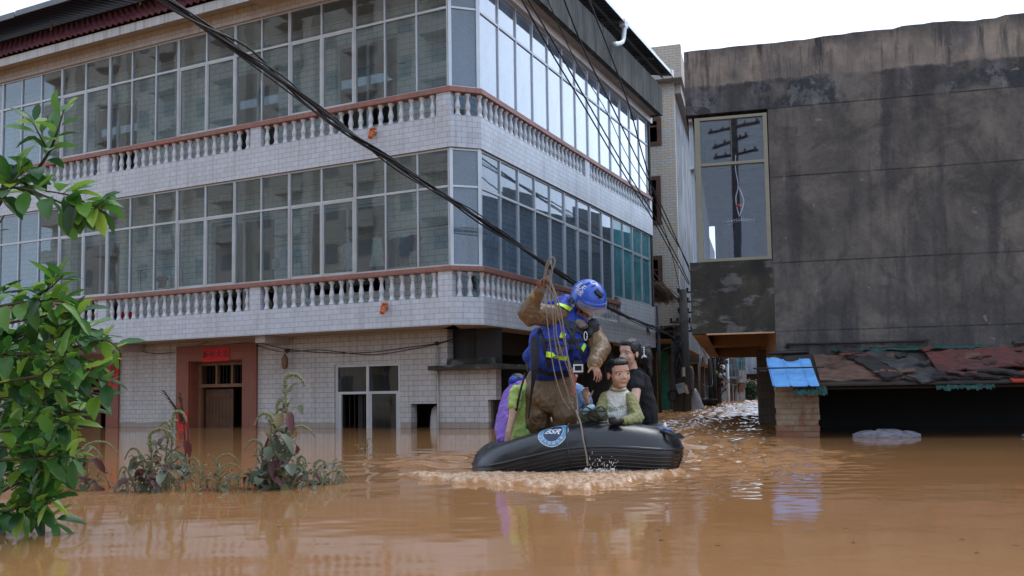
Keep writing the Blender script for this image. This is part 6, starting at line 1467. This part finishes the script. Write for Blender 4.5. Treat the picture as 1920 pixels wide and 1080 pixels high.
# ---- passenger in the lime shirt
pl_ = person(LD(.1, 7.8, .1), 'passenger in a lime green shirt seated left of the rescuer, head hidden')
H = Head(at(1008, 690, 8.05), .225, FW0 * .3 + RT0 * .8, ZZ); m = MB(); H.build(m); cap(m, at(990, 728, 7.95), at(985, 820, 7.85), .09, .10)
a, b, c = at(968, 735, 7.74), at(962, 775, 7.68), at(953, 816, 7.62); cap(m, a, b, .042, .036); cap(m, b, c, .035, .025); hand(m, c, ZZ * -1 + RT0 * .1, TC * -1, .9, .4, 1)
a2, b2_ = at(1005, 735, 7.98), at(1020, 775, 7.95); cap(m, a2, b2_, .042, .036); cap(m, b2_, at(1040, 800, 7.85), .035, .025)
grow(m, 'body', SKIN, pl_, .0058, 2, mats=bodymats(0), paint=H.paint()); H.hair(pl_)
LIME = clothmat('lime_shirt', (.36, .50, .14), .8, .15)
m = MB(); torso(m, [(988, 726, 7.88, .075, .07), (984, 738, 7.86, .115, .095), (981, 765, 7.84, .110, .10), (982, 795, 7.84, .115, .105), (984, 815, 7.84, .12, .11)]); cap(m, a, a + (b - a) * .62, .062, .060); cap(m, a2, a2 + (b2_ - a2) * .6, .06, .058); lm = grow(m, 'shirt', LIME, pl_, .008, 2, .010, 12, seed=5)
m = MB(); m.ell(at(987, 800, 7.86), (.14, .13, .08)); grow(m, 'trousers', clothmat('green_trousers', (.05, .12, .06)), pl_, .01, 2)
# ---- passenger in purple
pp = person(LD(.02, 8.2, .1), 'passenger in a shiny purple rain cape at the far left of the boat')
H = Head(at(972, 724, 8.35), .22, RT0 * .5 + FW0 * .8, ZZ); m = MB(); H.build(m); cap(m, at(966, 755, 8.2), at(962, 815, 8.1), .09, .10); grow(m, 'body', SKIN, pp, .008, 2)
H.hair(pp)
PUR = clothmat('purple_rain_cape', (.20, .085, .46), .3, .25, folds=1, fs=6)
m = MB(); torso(m, [(970, 722, 8.3, .07, .09), (966, 738, 8.28, .11, .12), (960, 765, 8.18, .12, .12), (953, 795, 8.06, .115, .12), (950, 822, 7.98, .10, .12)]); grow(m, 'rain_cape', PUR, pp, .008, 2, .012, 7, seed=9)
m = MB(); m.ell(at(966, 714, 8.3), (.055, .08, .045)); cap(m, at(962, 716, 8.28), at(975, 712, 8.3), .04, .04); grow(m, 'cap', BLUE, pp, .007, 2, .004, 15)
# ---- passenger in light blue
pb = person(LD(.68, 8.4, .1), 'passenger in a light blue shirt glimpsed between the rescuer and the boy')
H = Head(at(1066, 700, 8.55), .225, TC * .3 + RT0 * .9, ZZ); m = MB(); H.build(m); cap(m, at(1078, 735, 8.5), at(1080, 800, 8.4), .09, .10)
a, b, c = at(1092, 738, 8.4), at(1104, 765, 8.3), at(1101, 750, 8.12); cap(m, a, b, .04, .034); cap(m, b, c, .034, .024); hand(m, c, ZZ + RT0 * -.25, TC, .9, .55, 1)
grow(m, 'body', SKIN, pb, .007, 2, mats=bodymats(0), paint=H.paint()); H.hair(pb)
m = MB(); torso(m, [(1082, 728, 8.46, .07, .07), (1086, 742, 8.45, .115, .09), (1088, 775, 8.42, .115, .10), (1088, 805, 8.42, .12, .10)]); cap(m, a, a + (b - a) * .6, .055, .052); grow(m, 'shirt', clothmat('light_blue_shirt', (.15, .26, .46)), pb, .009, 2, .008, 12)
# ---- far person on the balcony
pf = person(at(1353, 700, 45), 'tiny distant person in white standing on a balcony at the bend of the street'); m = MB(); c = at(1353, 688, 45); m.ell(c + ZZ * .12, (.1, .11, .13)); cap(m, c, c - ZZ * .5, .16, .14); cap(m, c - ZZ * .05 - RT0 * .15, c - ZZ * .3 - RT0 * .3, .06, .05); cap(m, c - ZZ * .05 + RT0 * .15, c - ZZ * .35 + RT0 * .25, .06, .05); cap(m, c - ZZ * .5, c - ZZ * 1.0, .13, .1)
grow(m, 'body', SKIN, pf, .03, 2); m = MB(); cap(m, c - ZZ * .05, c - ZZ * .42, .19, .18); cap(m, c - ZZ * .05 - RT0 * .15, c - ZZ * .22 - RT0 * .24, .08, .07); grow(m, 'shirt', WHT, pf, .03, 1); m = MB(); m.ell(c + ZZ * .17, (.11, .12, .1)); grow(m, 'hair', HAIRM, pf, .03, 1)
m = MB(); c = at(1356, 706, 45); m.obox(c, RT0, FW0, ZZ, -.6, .9, -.3, .8, -.12, 0); 
for k in range(10): m.obox(c, RT0, FW0, ZZ, -.6 + k * .16, -.57 + k * .16, -.3, -.27, 0, .45)
tag(m.build('far_balcony', MT['blueg']), 'small railed balcony under the tiny distant person', 'balcony')
# ---- things carried in the boat
m = MB(); c = at(1111, 778, 7.22); m.ell(c, (.10, .07, .07)); m.ell(c + RT0 * -.06 + ZZ * -.02, (.06, .06, .06)); m.ell(c + RT0 * .07 + ZZ * -.01, (.05, .06, .06)); bg_ = tag(grow(m, 'carrier_bag', clothmat('olive_dark_bag', (.06, .065, .035), .6), None, .007, 2, .010, 18), 'dark olive carrier bag with a black ribbon bow standing before the boy', 'bag')
m = MB(); cc = at(1113, 771, 7.10)
for s in (-1, 1): m.tube(smooth_path([cc, cc + RT0 * s * .06 + ZZ * .035, cc + RT0 * s * .09 + ZZ * .0, cc], 5), .006, 5); m.tube([cc, cc + RT0 * s * .05 - ZZ * .05], .006, 5)
m.build('ribbon_bow', STR, bg_)
m = MB(); c = at(1103, 768, 7.14); m.tube([c - RT0 * .05 - ZZ * .02, c + RT0 * .02 + ZZ * .015, c + RT0 * .05 + ZZ * .03], [.028, .028, .012], 10); tag(m.build('water_bottle', plain('pale_blue_bottle', (.30, .50, .62), .2, 0, .3, 20)), 'pale blue bottle lying on the olive carrier bag', 'bottle')
m = MB(); c = at(1152, 790, 7.02); m.ell(c, (.05, .035, .028)); [cap(m, c + RT0 * (k * .014 - .03), c + RT0 * (k * .016 - .045) + TC * .02 + ZZ * .03, .008, .007, 6) for k in range(4)]; m.ell(c + RT0 * .05 + ZZ * .005, (.03, .03, .022)); tag(grow(m, 'black_glove', STR, None, .005, 1), 'black glove lying on the tube in front of the boy', 'glove')
# splash of drops on the bow
m = MB(); random.seed(77)
for i in range(70):
    x = 1105 + random.random() ** 1.3 * 55; y = 884 - abs(random.gauss(0, 14)); p = at(x, y, 6.84 + random.uniform(-.05, .03)); l = random.uniform(.004, .016); m.tube([p, p + Vector((random.gauss(0, .003), 0, l))], [.0018, .0028], 4)
for i in range(30):
    x = 1095 + random.random() * 60; m.ell(at(x, 883 + random.uniform(-3, 3), 6.82), (.012 * random.random() + .004, .008, .006 + .008 * random.random()), n=7, m=5)
tag(m.build('water_splash', plain('splash_water', (.55, .5, .45), .1, 0, .1)), 'small splash of drops against the middle of the bow', kind='stuff')
# ================================================================== PLANTS
def leaf(mb, p, d, up, L, W, fold=.25, curl=.3):
    d = Vector(d).normalized(); up = Vector(up); s = d.cross(up); s = s.normalized() if s.length > 1e-4 else Vector((1, 0, 0)); up = s.cross(d).normalized(); vs = [p]; k = 0
    for t, w in ((.2, .70), (.5, 1.0), (.8, .70)):
        c = p + d * L * t - up * curl * L * t * t; e = s * W / 2 * w; h = up * fold * W * w * .5
        vs += [c - e + h, c, c + e + h]
    vs.append(p + d * L - up * curl * L)
    mb.add(vs, [(0, 1, 2), (0, 2, 3), (1, 4, 5, 2), (2, 5, 6, 3), (4, 7, 8, 5), (5, 8, 9, 6), (7, 10, 8), (8, 10, 9)], True)
def leafmat(name, stops, rough=.35, trans=.25):
    t = NT(name); g = t.n('ShaderNodeNewGeometry'); rnd = g.outputs['Random Per Island']; c = t.ramp(rnd, stops); n = t.noise(t.coord('World'), 25, 4); c = t.mix(t.ramp(n, [(.35, 0), (.7, .35)]), c, (.03, .05, .01), 'MULTIPLY') if False else c
    b = t.bsdf(c, rough, 0, .5, t.bump(n, .3, .004)); tr = t.n('ShaderNodeBsdfTranslucent'); t.l(c, tr.inputs[0]); mx = t.n('ShaderNodeMixShader'); mx.inputs[0].default_value = trans; t.l(b.outputs[0], mx.inputs[1]); t.l(tr.outputs[0], mx.inputs[2]); return t.end(mx)
LEAFG = leafmat('citrus_leaf', [(0, (.022, .075, .022)), (.35, (.05, .16, .032)), (.65, (.11, .27, .042)), (.85, (.22, .40, .05)), (1, (.36, .52, .08))], .30, .45)
tree = empty('citrus_tree', (at(-110, 985, 4.6).x, at(-110, 985, 4.6).y, 0), 'leafy citrus tree with broad glossy leaves leaning in from the left edge of the water', 'tree')
random.seed(41); tw = MB(); lf = MB()
def twig(pts, r0, nl, size=.115, r1=.003, bright=0):
    P = smooth_path([at(*p) for p in pts], 6); n = len(P); tw.tube(P, [r0 + (r1 - r0) * i / (n - 1) for i in range(n)], 6)
    for k in range(nl):
        t = .25 + .75 * (k + random.random() * .6) / nl; i = min(int(t * (n - 1)), n - 2); p = P[i]; d = (P[i + 1] - P[i]).normalized()
        ang = k * 2.4 + random.random(); a = d.cross(ZZ).normalized(); b = a.cross(d); o = a * math.cos(ang) + b * math.sin(ang)
        dd = (d * random.uniform(.3, .9) + o * random.uniform(.6, 1.0) + ZZ * random.uniform(-.25, .25)).normalized(); L = size * random.uniform(.65, 1.15); s = p + dd * .012
        tw.tube([p, s], .0015, 3); L *= 1.08; leaf(lf, s, dd, ZZ * .9 + o * .3 + TC * random.uniform(0, .8), L, L * random.uniform(.42, .56), random.uniform(.15, .7), random.uniform(-.1, .55))
T = -110
trunk = [(T, 1100, 4.6), (T + 5, 900, 4.6), (T - 5, 700, 4.5), (T + 15, 520, 4.4), (T + 10, 400, 4.3)]
tm = MB(); tm.tube(smooth_path([at(*p) for p in trunk], 5), [.05 - .0016 * i for i in range(21)], 9)
twig([(T + 10, 470, 4.3), (-20, 405, 4.2), (20, 350, 4.15), (62, 325, 4.1), (92, 285, 4.05), (108, 245, 4.0), (120, 205, 4.0)], .014, 24, .115)
twig([(92, 285, 4.05), (75, 255, 4.0), (62, 228, 4.0)], .005, 9, .11)
twig([(-20, 405, 4.2), (0, 372, 4.1), (20, 345, 4.0), (45, 322, 4.0)], .007, 17, .13)
twig([(-60, 440, 4.2), (-10, 362, 4.1), (40, 353, 4.0), (85, 368, 3.95), (125, 385, 3.9), (158, 397, 3.9), (190, 402, 3.9)], .008, 14, .125)
twig([(85, 358, 3.95), (110, 362, 3.9), (135, 368, 3.9), (170, 385, 3.88), (192, 395, 3.86)], .004, 22, .14)
twig([(T + 10, 520, 4.4), (-20, 450, 4.3), (-5, 425, 4.2), (8, 404, 4.15)], .006, 3, .05)
twig([(T, 640, 4.4), (-10, 560, 4.3), (40, 545, 4.2), (80, 545, 4.1)], .010, 14, .115)
rows = [(560, 120), (600, 150), (625, 205), (650, 225), (680, 195), (705, 205), (735, 190), (765, 150), (795, 140), (825, 120), (850, 140), (880, 130), (915, 80), (945, 95), (968, 105)]
for k, (y, x) in enumerate(rows):
    D = 4.0 + .5 * ((k * 7) % 5) / 5; y0 = y + random.uniform(-10, 50)
    twig([(T, min(y0, 930), 4.5), (T * .2, y + 15, D + .2), (x * .45, y + random.uniform(-12, 12), D), (x * .85, y + random.uniform(-14, 8), D - .05), (x, y + random.uniform(-6, 14), D - .1)], .009, 17, .118)
    for q in range(2):
        xa = random.uniform(-10, x * .7); twig([(xa, y + 5, D + .1), (xa + 25, y - 18 + random.uniform(-15, 30), D), (xa + 55, y - 20 + random.uniform(-25, 35), D - .05)], .004, 9, .11)
for k in range(44):     # inner, shaded part of the crown and what grows out of the picture
    y = random.uniform(600, 950); x = random.uniform(-260, 70); twig([(x, y, 4.6), (x + 30, y - 15, 4.55), (x + 65, y + random.uniform(-30, 20), 4.5 + random.uniform(-.1, .4))], .004, 9, .12)
for k in range(40):
    y = random.uniform(250, 600); x = random.uniform(-330, -110); twig([(x, y, 4.6), (x + 40, y - 20, 4.5), (x + 75, y + random.uniform(-30, 20), 4.4)], .005, 8, .12)
tm.build('trunk', MT['wood'], tree); tw.build('branches', plain('green_brown_twig', (.05, .045, .02), .7), tree); lf.build('crown', LEAFG, tree, fix=False)
# amaranth weeds standing in the flood
AL = leafmat('dusty_amaranth_leaf', [(0, (.07, .035, .025)), (.15, (.14, .03, .035)), (.3, (.07, .11, .05)), (.65, (.17, .18, .15)), (.88, (.10, .15, .05)), (1, (.32, .14, .035))], .5, .25)
SPK = plain('seed_spike', (.27, .28, .15), .9, 0, .35, 60, .4); STM = plain('amaranth_stem', (.14, .14, .075), .8, 0, .3, 20)
def spike(sp, st, pts, r):
    P = smooth_path(pts, 8); st.tube(P, .0035, 4); L = 0
    for i in range(len(P) - 1):
        n = 7
        for k in range(n):
            a = random.uniform(0, 6.28); q = P[i].lerp(P[i + 1], random.random()); t = i / len(P); rr = r * (1 - .6 * t); d = (P[i + 1] - P[i]).normalized(); u = d.cross(Vector((.3, .2, .9))).normalized(); w = d.cross(u); o = u * math.cos(a) + w * math.sin(a)
            sp.tube([q, q + o * rr * .7 + d * rr * .3, q + o * rr * 1.3 + d * rr * .9], [rr * .45, rr * .42, rr * .1], 4)
def amaranth(base, tips, label, leaves, seed, low=0, lsize=.085):
    random.seed(seed); b = onwater(*base); D0 = b.dot(FW0); o = empty('amaranth_weed', (b.x, b.y, 0), label, 'weed', 'amaranth weeds standing in the water'); st, lv, sp = MB(), MB(), MB()
    for (tx, ty, droop, w) in tips:
        if st.v: st.build('stem', STM, o); st = MB()
        top = at(tx, ty, D0 + random.uniform(-.12, .12)); bb = b + RT0 * ((tx - base[0]) * D0 / F_PX * .45) ; bb.z = -.1
        mid = bb.lerp(top, .5) + RT0 * random.uniform(-.04, .04); main = smooth_path([bb, mid, top], 10); st.tube(main, [.011 * w * (1 - .65 * i / len(main)) for i in range(len(main))], 6); Hh = (top - bb).length
        spike(sp, st, [top - (top - mid).normalized() * Hh * .25, top, top + RT0 * droop * .06 + ZZ * .035, top + RT0 * droop * .12 + ZZ * .02, top + RT0 * droop * .17 - ZZ * .04][:5], .015 * w)
        nb_ = int(Hh / .035)
        for k in range(nb_):
            t = .2 + .75 * k / nb_; p = main[min(int(t * (len(main) - 1)), len(main) - 1)]; a = k * 2.4; d = (RT0 * math.cos(a) + FW0 * math.sin(a) + ZZ * .6).normalized(); ln = random.uniform(.05, .16) * (1.15 - t)
            e = p + d * ln; st.tube([p, e], .003, 4)
            if k % 7 == 0: spike(sp, st, [e, e + d * .025 + ZZ * .025, e + d * .055 + ZZ * .03, e + d * .085 + ZZ * random.uniform(-.03, .01)], .0075 * w)
            else: spike(sp, st, [p.lerp(e, .2), e], .0080 * w)
            leaf(lv, e, d + ZZ * random.uniform(-.6, .5), ZZ + TC * random.random(), lsize * random.uniform(.25, .6), lsize * .28, .4, .4)
        for k in range(int(leaves * 1.3)):
            t = random.uniform(.12, .85); p = main[int(t * (len(main) - 1))]; a = random.uniform(0, 6.28); d = (RT0 * math.cos(a) * 1.2 + FW0 * math.sin(a) + ZZ * random.uniform(-.5, .4)).normalized(); pt = p + d * random.uniform(.03, .11) * (1.2 - .6 * t)
            st.tube([p, pt], .002, 3); leaf(lv, pt, d + ZZ * random.uniform(-.9, .1), ZZ + TC * random.uniform(0, 1.5), lsize * random.uniform(.5, 1.6), lsize * random.uniform(.45, 1.0), random.uniform(.2, .9), random.uniform(.1, .9))
    st.build('stem', STM, o); st = MB()
    for k in range(low):   # low tangle at the water line
        x = base[0] + random.gauss(0, 1) * 42; p = onwater(x, base[1] - random.uniform(-2, 6)); p.z = -.02; e = p + Vector((random.gauss(0, .03), random.gauss(0, .03), random.uniform(.03, .16))); st.tube([p, e], .003, 4); leaf(lv, e, Vector((random.gauss(0, 1), random.gauss(0, 1), random.uniform(-.5, .6))), ZZ + TC, lsize * random.uniform(.3, .8), lsize * .3, .4, .5)
        if k % 3 == 0: spike(sp, st, [e, e + ZZ * .03 + RT0 * random.uniform(-.03, .03), e + ZZ * .04 + RT0 * random.uniform(-.06, .06)], .005)
    tag(st.build('low_shoots', STM, o), kind='stuff'); lv.build('leaves', AL, o, fix=False); sp.build('seed_spikes', SPK, o)
amaranth((140, 919), [(146, 848, 1, .8), (160, 838, 1.3, .7)], 'small amaranth weed beside the citrus tree, leftmost of the weeds', 7, 101, 12, .075)
amaranth((285, 921), [(282, 815, 1, .9), (262, 850, -.6, .7), (318, 860, .5, .7), (240, 885, -.4, .6)], 'bushy reddish amaranth weed second from the left, with two drooping tops', 9, 102, 40, .08)
amaranth((322, 905), [(325, 780, .6, 1.0), (318, 800, -.5, .8)], 'upright amaranth weed growing behind the bushy reddish one', 9, 105, 10)
amaranth((395, 921), [(372, 868, -.6, .6), (408, 862, .9, .6), (412, 880, 1, .5)], 'thin low amaranth weed between the bushy one and the tallest one', 4, 103, 16, .06)
amaranth((508, 917), [(535, 712, .8, 1.25), (510, 785, -.7, .9), (490, 835, -.7, .8), (545, 810, 1, .9), (520, 760, .4, .9)], 'tallest amaranth weed with a thick drooping top and large brown leaves', 9, 104, 60, .095)
amaranth((585, 910), [(590, 872, .6, .8), (570, 880, -.5, .7), (612, 892, 1, .7), (558, 865, .4, .8)], 'low sprawling amaranth weed leaning right of the tallest one', 8, 106, 40, .07)
amaranth((690, 848), [(688, 828, .4, .5)], 'tiny weed tip poking out of the water in front of the ground floor window', 2, 107, 2, .04)
for k, (a, b, lb) in enumerate((((308, 734), (352, 800), 'dry brown plume leaning left of the middle door'), ((338, 740), (345, 800), 'second dry brown plume against the red door surround'))):
    D0 = onwater(322, 900).dot(FW0) + .05; m = MB(); A, B = at(*a, D0), at(*b, D0); m.tube([A, A.lerp(B, .5) + RT0 * .01, B, at(b[0] + 5, 900, D0)], [.003, .006, .006, .005], 5); random.seed(50 + k)
    for i in range(150):
        t = random.random() * .85; p = A.lerp(B, t); d = (A - B).normalized(); m.tube([p, p + d * .02 + RT0 * random.gauss(0, .011) + FW0 * random.gauss(0, .008)], [.003, .001], 3)
    tag(m.build('dry_plume', plain('dry_plume_' + str(k), (.06, .035, .022), .9)), lb, 'plume')
# floating leaves and bits
SC = ['grey brown', 'green', 'second green', 'small dark', 'third green', 'dark', 'darker', 'lone dark', 'thin dark', 'last dark', 'pale', 'pale grey', 'faint dark', 'tiny dark']
SP = ['in the middle of the left half', 'below the boat on the right', 'below the blue sheet reflection', 'just right of the blue sheet reflection', 'near the bottom right corner', 'at the bottom below the brick pillar', 'at the bottom edge right of centre', 'in the lowest part of the right edge', 'below and right of the blue sheet reflection', 'touching the right edge of the picture', 'between the tallest weed and the bushy one', 'left of the thin low weed', 'right behind the wake of the boat', 'below the leftmost weed']
random.seed(91)
for k, (x, y, c) in enumerate(((515, 987, 0), (1245, 1012, 1), (1578, 990, 1), (1650, 934, 2), (1800, 1010, 1), (1355, 1022, 2), (1240, 995, 2), (1830, 1038, 2), (1600, 1016, 2), (1895, 1022, 2), (415, 935, 3), (380, 928, 3), (1290, 915, 2), (230, 960, 2))):
    p = onwater(x, y); m = MB(); leaf(m, p + ZZ * .006, Vector((random.gauss(0, 1), random.gauss(0, 1), 0)), ZZ, .035, .014, .2, .0)
    tag(m.build('floating_leaf', [AL, MT['bushleaf'], MT['wood'], MT['pale']][c], fix=False), SC[k] + ' scrap drifting on the brown water ' + SP[k], 'leaf', 'scraps floating on the water')
